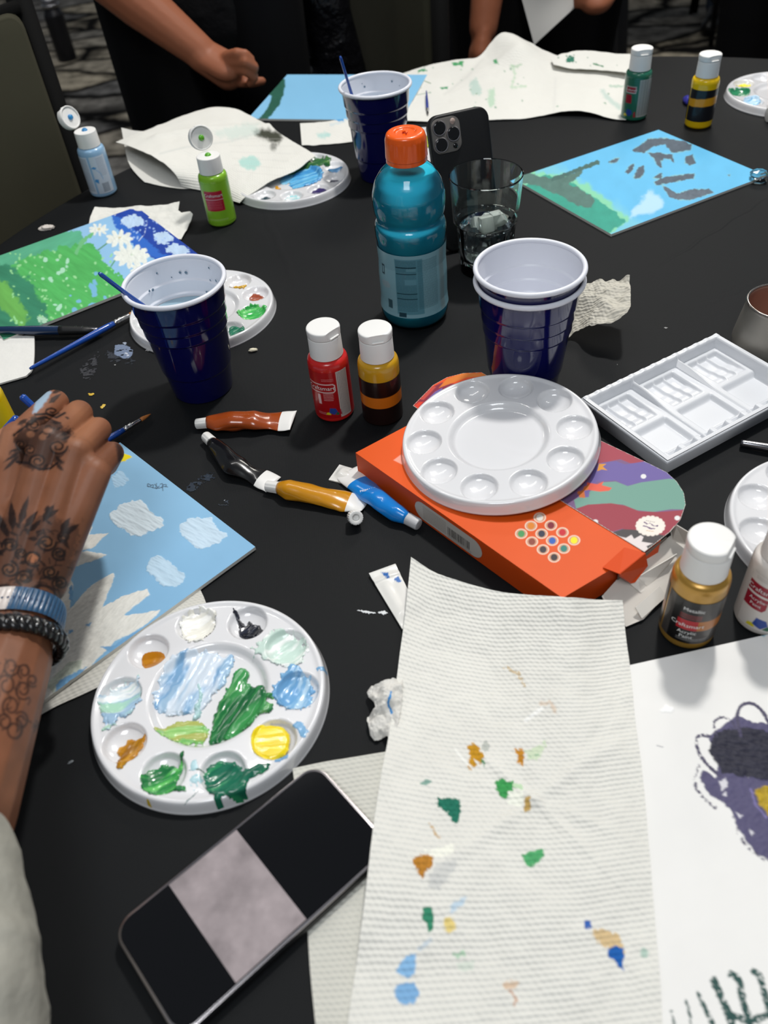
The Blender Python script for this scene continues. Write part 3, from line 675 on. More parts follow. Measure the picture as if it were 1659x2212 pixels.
rimspot(276, 1722, 5, (70, 120, 170), 41); rimspot(318, 1736, 4, (200, 170, 40), 42); rimspot(345, 1747, 6, (90, 140, 190), 43); rimspot(438, 1751, 3, (60, 70, 80), 44)
blob(t, [(404, 1666), (425, 1662), (443, 1666), (442, 1668), (424, 1665), (405, 1668)], [(20, 80, 60)], .0004, 0, seed=50, jag=.2, name='paint_smear')
blob(t, [(398, 1740), (432, 1706), (434, 1708), (401, 1743)], [(110, 130, 130)], .0003, 0, seed=51, jag=.2, name='paint_smear')

# --- clean palette on the box (propped a little towards the viewer)
wx, wy_ = .1025, .5288
palette(wx, wy_, TZ + .0318, 0, 'clean empty white round palette lying on the orange box', rot=Euler((math.radians(4.5), math.radians(0), well_angle(wx, wy_, 1148, 1060, .036)), 'XYZ'))
# --- palette behind the left cup
mx_, my_ = -.179, .8385
t = palette(mx_, my_, TZ, well_angle(mx_, my_, 512, 612), 'white round palette with ochre, red-brown and green paint behind the left blue cup', False)
blob(t, [(495, 622), (508, 606), (520, 616), (533, 618), (528, 627), (508, 626)], [(206, 160, 30), (180, 130, 20)], .0018, .4, seed=61, jag=1, label='ochre paint')
blob(t, [(535, 638), (545, 627), (562, 628), (574, 640), (562, 650), (542, 648)], [(150, 70, 44), (170, 92, 60)], .0022, .4, seed=62, jag=.5, label='red-brown paint')
blob(t, [(507, 680), (520, 672), (540, 658), (560, 662), (580, 664), (570, 684), (545, 688), (522, 684)], [(60, 176, 84), (104, 204, 110)], .0018, .4, seed=63, jag=1.3, label='bright green paint')
blob(t, [(492, 702), (505, 698), (528, 708), (530, 720), (508, 724), (494, 722)], [(30, 120, 90), (36, 134, 100)], .002, .4, seed=64, jag=.4, label='dark green paint')
blob(t, [(300, 680), (310, 676), (312, 690), (302, 694)], [(90, 150, 120)], .001, .4, seed=65)
# --- palette half under the towel, back left
tx, ty = -.0789, 1.1621
t = palette(tx, ty, TZ, well_angle(tx, ty, 692, 412), 'white round palette with blue and purple paint half hidden under the back-left towel', False)
blob(t, [(620, 398), (630, 372), (660, 358), (695, 362), (700, 385), (680, 400), (650, 408)], [(96, 178, 226), (130, 200, 236), (70, 150, 210)], .0016, .4, seed=71, label='sky blue paint', res=.0008)
blob(t, [(598, 392), (612, 372), (640, 364), (640, 378), (620, 394)], [(140, 200, 226), (110, 180, 220)], .0012, .4, seed=72, res=.0008)
blob(t, [(614, 372), (640, 352), (675, 336), (712, 340), (718, 352), (690, 362), (660, 362), (630, 378)], [(60, 112, 64), (84, 134, 70), (44, 96, 58)], .0016, .3, seed=73, label='olive green paint', res=.0008)
blob(t, [(706, 368), (722, 358), (742, 360), (738, 372), (715, 376)], [(96, 160, 214), (130, 190, 230)], .0018, .3, seed=74, res=.0008)
wellk = lambda px, py: int(round((math.atan2(G(px, py, .008)[1]-t.location.y, G(px, py, .008)[0]-t.location.x) - t.rotation_euler.z)/(math.pi/5)))
wellpool(t, wellk(692, 412), (44, 30, 92), .012, 75, label='purple paint', jag=.3); wellpool(t, wellk(726, 390), (30, 28, 60), .007, 76, jag=.4)
wellpool(t, wellk(640, 424), [(226, 234, 234), (150, 214, 220)], .011, 77, th=.003, label='white and aqua paint'); wellpool(t, wellk(584, 424), [(30, 60, 70), (90, 170, 160)], .008, 78); wellpool(t, wellk(555, 408), (140, 30, 56), .007, 79)
blob(t, [(590, 398), (602, 396), (606, 406), (596, 406)], [(210, 150, 30)], .002, .3, seed=80, res=.0008); blob(t, [(620, 406), (636, 402), (642, 408), (626, 411)], [(70, 50, 50)], .001, .3, seed=81, res=.0008)
# --- far right palette
fx, fy = .6619, 1.2790
t = palette(fx, fy, TZ, well_angle(fx, fy, 1605, 182), 'white round palette with yellow, green and light blue paint at the far right', False)
blob(t, [(1586, 184), (1600, 176), (1624, 180), (1622, 188), (1600, 190)], [(244, 226, 20), (250, 236, 60)], .003, .3, seed=85, res=.001, label='yellow paint')
blob(t, [(1566, 200), (1585, 193), (1622, 194), (1618, 204), (1590, 208)], [(36, 124, 84), (50, 140, 96)], .0025, .1, seed=86, res=.001, label='green paint')
blob(t, [(1602, 216), (1620, 210), (1645, 213), (1640, 224), (1615, 226)], [(130, 190, 226), (190, 220, 240)], .0025, .1, seed=87, res=.001, label='light blue paint')
# --- right palette behind the white bottle; palette behind the sports drink
rx, ry = .3475, .4185
palette(rx, ry, TZ, well_angle(rx, ry, 1612, 1068), 'clean white round palette at the right edge behind the white paint bottle')
qx, qy = .118, 1.205
t = palette(qx, qy, TZ, .3, 'white round palette with purple and yellow-green paint between cup and standing phone', False)
blob(t, [(938, 262), (950, 258), (975, 262), (968, 272), (948, 274)], [(52, 44, 150), (70, 60, 170)], .003, .1, seed=91, res=.001, label='purple paint')
blob(t, [(924, 264), (938, 260), (946, 268), (930, 272)], [(70, 120, 80)], .002, .1, seed=92, res=.001)
blob(t, [(918, 300), (926, 296), (930, 312), (922, 316)], [(190, 200, 60)], .002, .1, seed=93, res=.001)

# ================================================================== canvases
canvas_m = mat('painted_canvas', (200, 200, 200), .6, vcol=True, spec=.3, bump=('weave', 700, .12, .0002))
def rect_corners(cx, cy, w, h, rz):
    c, s = math.cos(rz), math.sin(rz); return [(cx + a*w/2*c - b*h/2*s, cy + a*w/2*s + b*h/2*c) for a, b in ((-1, 1), (1, 1), (1, -1), (-1, -1))]
def canvas(label, origin, ux, w, h, res, base, paintfn, z=.0035, th=.0032, mott=.03, msc=60, tilt=None):
    """canvas panel: origin corner (world xy), ux unit direction of its w side, h side is ux turned +90 degrees"""
    ux = np.array(ux, float)/np.linalg.norm(ux); uy = np.array([-ux[1], ux[0]]); nx, ny = int(w/res)+1, int(h/res)+1
    a = np.linspace(0, w, nx); b = np.linspace(h, 0, ny); A, B = np.meshgrid(a, b)
    P = np.stack([origin[0] + A*ux[0] + B*uy[0], origin[1] + A*ux[1] + B*uy[1], np.full(A.shape, TZ + z)], -1)
    if tilt is not None: P[..., 2] += tilt(A/w, B/h)
    U, V = PX(P); pc = Pic(U, V, base, mott=mott, msc=msc, seed=int(w*1e4) % 97 + nx); paintfn(pc)
    P[..., 2] += pc.Z
    o = slab('canvas_panel', P, np.clip(pc.C, 0, 1), th, canvas_m, side=(214, 212, 204)); settle(o); tag(o, label, 'painting', 'painted canvas panels on the table'); return o
def d2(p, q): p, q = np.array(G(*p))[:2], np.array(G(*q))[:2]; return p, (q-p)

# --- cloud canvas under the hand. right corner (552,1183), lower-left side runs to (90,1535)
p0 = np.array(G(552, 1183, .0035))[:2]; p1 = np.array(G(90, 1535, .0035))[:2]; pt = np.array(G(270, 965, .0035))[:2]
uy = (p0 - pt)/np.linalg.norm(p0-pt)            # down-right side
ux = np.array([uy[1], -uy[0]]); ux = ux if np.dot(ux, p0-p1) > 0 else -ux
o_ = p0 - ux*.254
def paint_clouds(s):
    def cloud(pts, c=(206, 220, 228), hz=.0005, sp=1, ang=.5): s.poly(pts, c, jag=3.2, jsc=9, soft=1.2, sp=sp, mott=.05, msc=5, hz=hz, ang=ang)
    s.put(sm(950, 1500, s.V + .3*s.U), (118, 168, 206), al=.55)
    cloud([(236, 1110), (262, 1088), (300, 1078), (315, 1092), (330, 1110), (352, 1118), (348, 1140), (322, 1150), (300, 1158), (278, 1155), (262, 1140), (240, 1128)])
    cloud([(386, 1140), (400, 1122), (430, 1120), (452, 1115), (462, 1132), (470, 1142), (494, 1155), (478, 1170), (455, 1178), (432, 1188), (415, 1175), (398, 1162)], (192, 214, 230))
    cloud([(316, 1215), (332, 1202), (352, 1205), (374, 1218), (384, 1232), (402, 1240), (396, 1262), (372, 1268), (352, 1268), (338, 1250), (318, 1238)], (184, 210, 228))
    cloud([(240, 1030), (256, 1018), (272, 1022), (280, 1036), (262, 1050), (244, 1054)], (170, 204, 228))
    s.poly([(262, 992), (268, 980), (288, 988), (270, 996), (258, 998)], (236, 214, 20), jag=1.2, hz=.0004)
    Wt = (222, 221, 214)
    def pet(pts, c=Wt, j=1.4): s.poly(pts, c, jag=j, jsc=10, soft=1.1, mott=.05, msc=4, hz=.0005, ang=-.75)
    pet([(150, 1210), (172, 1160), (200, 1135), (192, 1156), (234, 1152), (205, 1180), (180, 1190), (232, 1198), (196, 1214), (152, 1226), (100, 1250)])
    pet([(140, 1230), (158, 1262), (152, 1300), (150, 1320), (172, 1290), (200, 1262), (246, 1236), (248, 1246), (232, 1285), (222, 1312), (260, 1290), (318, 1272), (324, 1285), (290, 1310), (268, 1330), (345, 1318), (338, 1330), (300, 1360), (250, 1385), (222, 1410), (190, 1450), (120, 1500), (90, 1535), (20, 1560), (20, 1300)])
    pet([(100, 1480), (150, 1430), (180, 1425), (175, 1450), (120, 1505)], (196, 204, 190)); pet([(60, 1300), (110, 1300), (140, 1420), (90, 1500), (20, 1500)], (214, 216, 212), 2)
    for q in ([(215, 1398), (245, 1395), (270, 1378), (318, 1352), (330, 1342), (300, 1368), (262, 1392), (240, 1408)], [(130, 1470), (165, 1452), (190, 1440), (170, 1462), (140, 1488), (120, 1500), (122, 1480)], [(148, 1362), (160, 1360), (158, 1366), (150, 1368)], [(186, 1350), (198, 1344), (194, 1354)], [(150, 1270), (156, 1262), (158, 1300), (150, 1296)]):
        s.poly(q, (112, 162, 204), jag=1.6, jsc=6, mott=.04)
    inkk = (66, 84, 104)
    for q in ([(320, 1052), (318, 1044), (326, 1048)], [(324, 1050), (332, 1046), (330, 1054)], [(334, 1046), (340, 1052)], [(338, 1044), (336, 1058), (344, 1050)], [(346, 1046), (352, 1044), (350, 1054)], [(352, 1060), (350, 1048), (360, 1046), (358, 1052)], [(318, 1050), (340, 1056), (356, 1050), (362, 1052)]): s.line(q, 1.5, inkk, soft=.8, sp=1)
canvas('blue canvas with white clouds and big white petals under the tattooed hand', o_, ux, .254, .203, .00062, (142, 188, 220), paint_clouds, z=.0045)

# --- right canvas with the dark handprint
pl, ptp, pr_, pb = [np.array(G(*q, .0035))[:2] for q in ((1132, 386), (1425, 278), (1650, 383), (1298, 504))]
uxr = (ptp - pl) + (pr_ - pb); uxr /= np.linalg.norm(uxr); ctr = (pl + ptp + pr_ + pb)/4
def paint_right(s):
    # teal ground at lower left, green band, pale streak
    s.put(sm(1180, 1430, s.U + .3*s.V)*.0, (90, 175, 222)); s.poly([(1100, 370), (1180, 345), (1300, 420), (1420, 500), (1300, 520)], (130, 200, 210), jag=6, jsc=25, soft=12, al=.6)
    s.poly([(1110, 400), (1150, 370), (1215, 378), (1262, 395), (1310, 430), (1360, 472), (1300, 520), (1100, 420)], (132, 206, 168), jag=5, jsc=14, soft=5)
    s.poly([(1110, 410), (1180, 375), (1238, 398), (1290, 430), (1352, 478), (1300, 515)], (56, 156, 136), jag=3, jsc=12, soft=2, mott=.06)
    s.poly([(1360, 470), (1400, 408), (1430, 430), (1432, 446), (1400, 462)], (176, 214, 240), jag=4, jsc=14, soft=5)
    s.poly([(1115, 395), (1135, 372), (1170, 380), (1205, 385), (1240, 372), (1260, 366), (1252, 382), (1230, 398), (1262, 412), (1285, 432), (1278, 450), (1255, 446), (1230, 436), (1190, 412), (1150, 398)], (84, 118, 110), jag=2.5, jsc=9, mott=.08, hz=.0003)
    s.line([(1195, 388), (1240, 370), (1290, 351)], 9, (70, 104, 98), jag=1.5, mott=.05, hz=.0003)
    K = (84, 96, 108)
    def k(pts, c=K, j=1.6): s.poly(pts, (170, 190, 130), jag=j, soft=3, al=.5); s.poly(pts, c, jag=j, jsc=7, soft=1.2, mott=.1, msc=6, hz=.0003)
    k([(1366, 325), (1386, 312), (1400, 300), (1432, 298), (1480, 306), (1494, 312), (1492, 324), (1470, 328), (1450, 330), (1442, 318), (1438, 312), (1420, 314), (1404, 320), (1392, 330), (1375, 328)])
    k([(1400, 330), (1425, 330), (1452, 334), (1456, 352), (1448, 345), (1434, 342), (1428, 348), (1430, 362), (1420, 358), (1412, 342)]); k([(1482, 338), (1496, 334), (1502, 352), (1490, 358), (1480, 352)])
    k([(1316, 350), (1330, 342), (1338, 342), (1330, 351), (1320, 353)]); k([(1350, 372), (1360, 358), (1370, 354), (1366, 368), (1356, 376)]); k([(1368, 384), (1380, 360), (1390, 358), (1392, 370), (1385, 384), (1374, 387)])
    k([(1412, 384), (1428, 372), (1432, 382), (1425, 386)]); k([(1412, 393), (1440, 382), (1480, 376), (1500, 374), (1498, 386), (1470, 390), (1440, 396), (1418, 400)])
    k([(1430, 400), (1448, 410), (1462, 418), (1500, 408), (1530, 408), (1542, 416), (1520, 424), (1490, 432), (1466, 432), (1446, 424)], (92, 104, 116)); k([(1572, 378), (1577, 377), (1576, 381)], j=.5)
canvas('bright blue canvas with dark handprint and teal corner, right of the glass', ctr - uxr*.127 - np.array([-uxr[1], uxr[0]])*.0985, uxr, .254, .197, .00095, (100, 184, 226), paint_right, msc=30)

# --- green field canvas, left
pt_, pb_ = np.array(G(295, 447, .004))[:2], np.array(G(190, 703, .004))[:2]; pr2 = np.array(G(480, 590, .004))[:2]
dv = (np.array(G(480, 590, .004)) - np.array(G(295, 447, .004)))[:2]; dv /= np.linalg.norm(dv); uxg = np.array([-dv[1], dv[0]])
def paint_green(s):
    s.poly([(240, 460), (300, 440), (560, 640), (360, 590)], (30, 66, 160), jag=2, soft=2, mott=.08); s.poly([(240, 464), (262, 470), (350, 548), (400, 560), (380, 580), (300, 540), (250, 490)], (48, 104, 196), jag=3, soft=2)
    G1 = (84, 178, 96)
    s.poly([(-60, 560), (100, 500), (175, 500), (185, 520), (150, 540), (60, 570), (-60, 620)], (92, 174, 138), jag=4, jsc=10, soft=2, mott=.09, ang=-.5)
    s.poly([(40, 560), (150, 530), (200, 526), (220, 560), (250, 588), (270, 600), (280, 640), (230, 680), (190, 710), (20, 740), (-60, 660)], G1, jag=5, jsc=11, soft=2, mott=.09, msc=6, ang=.6)
    s.poly([(-60, 590), (20, 570), (60, 600), (90, 650), (110, 700), (60, 740), (-60, 740)], (56, 128, 98), jag=9, jsc=14, soft=7, mott=.12, ang=.4)
    s.poly([(-30, 610), (10, 610), (40, 640), (62, 690), (50, 715), (20, 680), (-20, 650)], (104, 172, 84), jag=5, jsc=12, soft=5, mott=.1, ang=.8)
    s.line([(205, 500), (180, 520), (165, 545)], 9, (112, 186, 128), jag=2); s.line([(232, 525), (212, 540)], 3, (96, 150, 120)); s.line([(250, 560), (240, 575)], 3, (96, 160, 120))
    Wt = (228, 232, 224)
    def fl(cx, cy, rx, ry, n=9, c=Wt, ctr=(214, 206, 170), rot=0):
        for q in range(n):
            a = rot + q/n*2*math.pi; s.ell(cx + .62*rx*math.cos(a), cy + .62*ry*math.sin(a), rx*.42, ry*.36, c, rot=a, jag=1.1, jsc=4, hz=.0005, mott=.03)
        s.ell(cx, cy, rx*.55, ry*.5, c, jag=1); s.ell(cx + 1, cy - 1, 3, 2.2, ctr, jag=.6)
    fl(213, 496, 20, 9); fl(258, 516, 29, 14); fl(284, 553, 38, 19, 11, ctr=(200, 214, 196)); fl(310, 580, 30, 12)
    for cx, cy, rx, ry in ((286, 478, 24, 14), (352, 514, 20, 13), (384, 540, 26, 12)): s.ell(cx, cy, rx, ry, (186, 210, 236), jag=4, jsc=7, hz=.0005, mott=.06)
    s.dots(26, (285, 470, 360, 520), 2.2, (160, 190, 235), 3); s.dots(90, (20, 540, 250, 700), 2.6, (150, 214, 150), 4); s.dots(14, (90, 560, 150, 700), 5, (170, 220, 190), 5); s.dots(14, (130, 590, 240, 690), 6, (120, 180, 214), 6)
    s.poly([(190, 690), (230, 665), (260, 655), (262, 664), (215, 690), (190, 706)], (134, 184, 222), jag=3, jsc=8); s.ell(92, 690, 10, 7, (170, 210, 180), jag=4, jsc=5)
    s.line([(318, 480), (312, 505), (300, 520)], 2, (190, 205, 230), dry=.4)
lo = pt_ + uxg*0 - uxg*0
canvas('canvas with green field, white daisies and dark blue top, at the left edge', pb_ if False else (pt_ + dv*.203), np.array([uxg[0], uxg[1]]) if uxg[0] < 0 else -uxg, .254, .203, .00085, (146, 192, 228), paint_green, z=.004) if False else None
oo = pt_ + dv*.203; uu = uxg if uxg[0] < 0 else -uxg
# w side runs from the flower end towards the left edge, h side back up to the blue corner
canvas('canvas with green field, white daisies and dark blue top, at the left edge', oo + uu*.254, -uu, .254, .203, .00085, (146, 192, 228), paint_green, z=.0045)

# --- back canvas: pale blue with a dark green stroke
c1, c2, c3 = [np.array(G(*q, .004))[:2] for q in ((536, 256), (587, 168), (762, 259))]
ub = (c3 - c1)/np.linalg.norm(c3 - c1)
def paint_back(s):
    s.poly([(572, 174), (596, 168), (616, 172), (614, 195), (606, 222), (590, 244), (576, 260), (560, 258), (574, 240), (586, 216), (588, 206), (574, 204), (568, 196), (576, 190)], (40, 92, 76), jag=1.6, jsc=6, mott=.05, hz=.0004)
    s.line([(568, 172), (580, 176), (590, 172)], 6, (52, 122, 100), jag=1)
canvas('pale blue canvas with one dark green stroke, at the back behind the blue cup', c1, ub, .254, .203, .0012, (132, 190, 226), paint_back, z=.004, mott=.02)

# --- bottom right canvas: dark purple flower
w1, w2 = np.array(G(1345, 1441, .004))[:2], np.array(G(1659, 1371, .004))[:2]; uw = (w2-w1)/np.linalg.norm(w2-w1)
def paint_flower(s):
    P_ = (84, 80, 112); D = (44, 44, 58)
    s.poly([(1530, 1590), (1560, 1570), (1590, 1545), (1625, 1560), (1700, 1570), (1720, 1800), (1700, 1880), (1659, 1858), (1635, 1845), (1600, 1800), (1575, 1745), (1545, 1725), (1520, 1700), (1512, 1680), (1520, 1665), (1545, 1680), (1552, 1650)], P_, jag=2.4, jsc=12, mott=.05, msc=8, hz=.0003)
    for q in ([(1552, 1688), (1568, 1680), (1572, 1700), (1560, 1708)], [(1560, 1718), (1568, 1710), (1570, 1722)], [(1588, 1754), (1604, 1762), (1598, 1768)], [(1618, 1792), (1630, 1800), (1624, 1806)], [(1612, 1672), (1622, 1664), (1618, 1680)]): s.poly(q, (212, 210, 216), jag=1.5)
    s.poly([(1530, 1620), (1545, 1585), (1580, 1574), (1620, 1572), (1680, 1590), (1680, 1690), (1620, 1680), (1560, 1668)], D, jag=3, jsc=9, mott=.14, msc=4, hz=.0006, ang=.2)
    L_ = lambda q, w, d=.0: s.line(q, w, (76, 72, 96), jag=.8, sp=2, dry=d)
    L_([(1600, 1590), (1590, 1545), (1602, 1520), (1625, 1518), (1648, 1535), (1665, 1570)], 7); L_([(1548, 1592), (1540, 1560), (1556, 1548), (1578, 1552), (1588, 1572)], 5, .3)
    L_([(1534, 1592), (1512, 1586), (1502, 1600), (1510, 1630), (1530, 1655), (1555, 1676)], 7, .25); L_([(1510, 1655), (1500, 1675), (1502, 1700), (1520, 1725), (1545, 1745)], 7, .5); L_([(1590, 1790), (1612, 1830), (1650, 1856)], 6, .55)
    s.poly([(1630, 1706), (1650, 1700), (1690, 1700), (1700, 1760), (1660, 1762), (1638, 1735)], (178, 150, 40), jag=2, mott=.2, msc=6, hz=.0008); s.line([(1622, 1704), (1632, 1740), (1656, 1766)], 5, (120, 112, 160), jag=1)
    T = (44, 78, 74)
    for q, w in (([(1542, 2118), (1556, 2150), (1574, 2190), (1590, 2240)], 16), ([(1578, 2105), (1596, 2112), (1604, 2160), (1622, 2220)], 15), ([(1628, 2098), (1642, 2108), (1652, 2150), (1668, 2200)], 13), ([(1508, 2146), (1524, 2180), (1546, 2225)], 9), ([(1482, 2160), (1490, 2190), (1494, 2225)], 5), ([(1450, 2182), (1458, 2225)], 5), ([(1580, 2195), (1620, 2206), (1665, 2190)], 18)):
        s.line(q, w, T, jag=1.5, sp=1, dry=.18, mott=.06, hz=.0003)
    s.poly([(1425, 1535), (1440, 1524), (1456, 1530), (1448, 1540)], (250, 250, 248), jag=2, hz=.0006); s.line([(1418, 1610), (1432, 1614)], 1.5, (120, 120, 130)); s.poly([(1640, 1372), (1650, 1368), (1659, 1369), (1650, 1376)], (150, 190, 205))
canvas('white canvas with a dark purple flower and green leaves, bottom right corner', w1 - uw*.095 - np.array([-uw[1], uw[0]])*.279, uw, .356, .279, .00075, (233, 232, 229), paint_flower, z=.0045, mott=.008)

# ================================================================== paper towels and napkins
towel_m = mat('kitchen_paper', (214, 213, 206), .95, vcol=True, spec=.12, bump=('towel', 100, .55, .0008))
towel_far = mat('kitchen_paper_far', (214, 213, 206), .95, vcol=True, spec=.12, bump=('towel', 60, .4, .0008))
napkin_m = mat('thin_paper', (216, 214, 208), .92, vcol=True, spec=.12, bump=('noise', 160, .5, .0012))
def towel(name, label, cat, top, right, bottom, left, ny, nx, paintfn=None, base=(224, 223, 216), wr=.0015, wsc=.03, seed=1, m=None, sc=1., th=.0006, mott=.02, fn=None, parent=None, rot=0., sm_=2):
    S3 = lambda q: smooth_poly(q, sm_, False) if len(q) > 2 else q
    P = coons(gl(*S3(top)), gl(*S3(right)), gl(*S3(bottom)), gl(*S3(left)), ny, nx)
    X, Y = P[..., 0], P[..., 1]; P[..., 2] += wr*fbm(X, Y, wsc, seed) + wr*.35*fbm(X, Y, wsc*.35, seed + 4)
    if fn is not None: P = fn(P)
    U, V = PX(P); pc = Pic(U, V, base, seed=seed, mott=mott)
    if paintfn: paintfn(pc)
    P[..., 2] = np.maximum(P[..., 2] + pc.Z, TZ + (.0064 if ny > 400 else .0012))
    w = np.linalg.norm(P[ny//2, -1] - P[ny//2, 0]); h = np.linalg.norm(P[-1, nx//2] - P[0, nx//2])
    uu, vv = np.meshgrid(np.linspace(0, w, nx)*sc, np.linspace(h, 0, ny)*sc)
    if rot: uu, vv = uu*math.cos(rot) - vv*math.sin(rot), uu*math.sin(rot) + vv*math.cos(rot)
    o = slab(name, P, np.clip(pc.C, 0, 1), th, m or towel_m, uv=np.stack([uu, vv], -1), side=base, parent=parent)
    if parent is None: settle(o); tag(o, label, cat, 'paper towels on the table' if cat == 'paper towel' else 'white napkins on the table')
    return o
# big towel in front
OC, GN, DG, LB, BL = (178, 122, 30), (64, 152, 84), (40, 112, 92), (130, 176, 214), (40, 92, 168)
def paint_big(s):
    q = dict(soft=1.5)
    s.poly([(1008, 1612), (1022, 1606), (1036, 1618), (1046, 1636), (1040, 1650), (1024, 1640), (1030, 1656), (1012, 1664), (1008, 1650), (1018, 1636)], (190, 140, 40), jag=3, jsc=6, mott=.12, msc=5)
    s.poly([(1036, 1610), (1050, 1600), (1060, 1612), (1048, 1626)], (150, 158, 150), jag=3, al=.6); s.poly([(1038, 1640), (1052, 1648), (1046, 1656)], (70, 130, 90), jag=2)
    s.poly([(1110, 1618), (1130, 1618), (1132, 1640), (1128, 1652), (1116, 1646), (1118, 1632)], (190, 132, 46), jag=2.5, jsc=5, mott=.1); s.poly([(1134, 1620), (1160, 1612), (1180, 1600), (1176, 1620), (1160, 1640), (1140, 1640)], (196, 214, 180), jag=4, jsc=8, al=.8); s.line([(1146, 1634), (1166, 1630)], 3, (90, 160, 120), jag=1.5)
    s.poly([(1068, 1688), (1085, 1682), (1098, 1690), (1110, 1688), (1104, 1712), (1096, 1726), (1078, 1718)], GN, jag=3, jsc=6, mott=.14, msc=4); s.poly([(1106, 1690), (1130, 1694), (1128, 1706), (1110, 1702)], (170, 214, 160), jag=3, al=.7)
    s.poly([(1100, 1710), (1130, 1706), (1136, 1730), (1118, 1742), (1100, 1738)], (236, 238, 226), jag=4, jsc=6); s.poly([(1136, 1722), (1146, 1720), (1146, 1750), (1134, 1756), (1132, 1740)], (188, 156, 92), jag=2)
    s.poly([(945, 1726), (965, 1724), (992, 1726), (996, 1752), (988, 1776), (976, 1772), (966, 1755), (944, 1744)], DG, jag=3, jsc=6, mott=.16, msc=4)
    s.poly([(908, 1692), (925, 1682), (934, 1688), (920, 1698)], (130, 164, 152), jag=2.5); s.line([(928, 1780), (940, 1800), (950, 1810)], 5, (196, 168, 130), jag=2, dry=.3)
    s.poly([(892, 1856), (915, 1846), (935, 1850), (934, 1870), (920, 1882), (912, 1896), (900, 1880)], (180, 124, 50), jag=3, jsc=5, mott=.15, msc=4); s.poly([(920, 1836), (960, 1830), (982, 1822), (978, 1842), (950, 1850), (928, 1848)], (240, 240, 228), jag=4)
    s.poly([(930, 1880), (960, 1856), (990, 1862), (975, 1890), (945, 1920), (930, 1915)], (186, 188, 188), jag=6, jsc=8, soft=5, al=.55)
    s.poly([(1128, 1846), (1150, 1840), (1172, 1834), (1174, 1850), (1160, 1866), (1144, 1874), (1134, 1866)], (84, 166, 108), jag=3, jsc=5, mott=.14, msc=4)
    s.poly([(914, 1962), (928, 1956), (938, 1975), (936, 2012), (926, 2014), (920, 1996), (912, 1985)], (58, 134, 104), jag=1.8, mott=.08, msc=4)
    s.poly([(955, 1985), (975, 1980), (985, 2005), (972, 2020), (955, 2000)], (226, 204, 130), jag=4, soft=3); s.poly([(970, 1955), (1008, 1936), (1004, 1952), (976, 1972)], (178, 204, 224), jag=3, soft=4, al=.8)
    s.poly([(976, 2060), (1000, 2054), (1006, 2064), (984, 2070)], (160, 200, 168), jag=3, al=.8); s.poly([(985, 2080), (1025, 2075), (1020, 2098), (990, 2096)], (206, 216, 204), jag=4, soft=3, al=.8)
    s.poly([(852, 2100), (878, 2064), (898, 2060), (896, 2104), (880, 2112)], (136, 182, 222), jag=2, jsc=8, soft=2.5); s.ell(880, 2146, 26, 25, (126, 172, 214), jag=3, jsc=8, soft=3)
    s.line([(906, 2050), (930, 2030)], 8, (178, 196, 212), jag=2, soft=4, al=.7)
    s.poly([(1262, 1990), (1276, 1988), (1278, 2004), (1264, 2006)], (60, 100, 176), jag=2.5, jsc=5); s.poly([(1276, 2012), (1300, 2005), (1335, 2018), (1348, 2050), (1345, 2065), (1318, 2052), (1295, 2038)], (212, 178, 116), jag=4, jsc=5, dry=None or 0) if False else s.poly([(1276, 2012), (1300, 2005), (1335, 2018), (1348, 2050), (1345, 2065), (1318, 2052), (1295, 2038)], (208, 174, 112), jag=4, jsc=5, al=.8, mott=.1, msc=4)
    s.poly([(1314, 2050), (1328, 2042), (1346, 2050), (1348, 2066), (1344, 2078), (1348, 2096), (1336, 2090), (1328, 2074), (1314, 2066)], (38, 96, 172), jag=1.5); s.ell(1392, 2058, 9, 10, (150, 188, 172), jag=3, al=.7)
    s.poly([(1085, 2128), (1104, 2118), (1122, 2120), (1116, 2134), (1094, 2136)], (214, 182, 150), jag=3, al=.8); s.line([(1102, 2140), (1116, 2160), (1112, 2170)], 6, (196, 150, 120), jag=2, al=.7)
    s.line([(1090, 1440), (1120, 1455), (1134, 1480)], 7, (206, 188, 158), jag=3, dry=.35); s.line([(1168, 1520), (1190, 1518), (1200, 1538)], 6, (212, 190, 168), jag=3, soft=3, al=.7)
    s.line([(1022, 1660), (1000, 1640), (984, 1620)], 4, (240, 240, 234), soft=3); s.line([(1136, 1556), (1170, 1530)], 8, (240, 240, 236), soft=3)
def wrinkle(P):
    X, Y = P[..., 0], P[..., 1]; c = np.array(G(1150, 1750))[:2]
    for a, w_, h_ in ((.5, .010, .0016), (2.2, .008, .0014), (1.4, .012, .0012), (-.5, .01, .0012)):
        d = (X - c[0])*math.sin(a) - (Y - c[1])*math.cos(a); al = (X - c[0])*math.cos(a) + (Y - c[1])*math.sin(a); P[..., 2] += h_*np.exp(-(d/w_*2.5)**2)*np.exp(-(al/.06)**2)
    return P
towel('paper_towel', 'big ribbed paper towel with green, ochre and blue paint spots lying in front', 'paper towel',
      [(888, 1205, .022), (950, 1245, .017), (1060, 1278, .017), (1130, 1286, .022), (1200, 1290, .0290), (1240, 1293, .0290), (1300, 1296, .020), (1345, 1297, .016)],
      [(1345, 1297, .016), (1352, 1380, .008), (1362, 1440, .0065), (1372, 1560, .0065), (1392, 1700, .0065), (1404, 1860, .0065), (1418, 2020, .0065), (1428, 2150, .0065), (1434, 2290, .0065)],
      [(745, 2290, .008), (1000, 2296, .006), (1200, 2296, .006), (1434, 2290, .0065)],
      [(888, 1205, .022), (874, 1340, .012), (862, 1420, .009), (848, 1540, .010), (834, 1620, .013), (820, 1690, .0155), (806, 1780, .0175), (795, 1880, .0175), (782, 1990, .014), (768, 2090, .008), (752, 2200, .007), (745, 2290, .008)],
      430, 250, paint_big, wr=.0022, wsc=.035, seed=3, fn=wrinkle, rot=-.10)
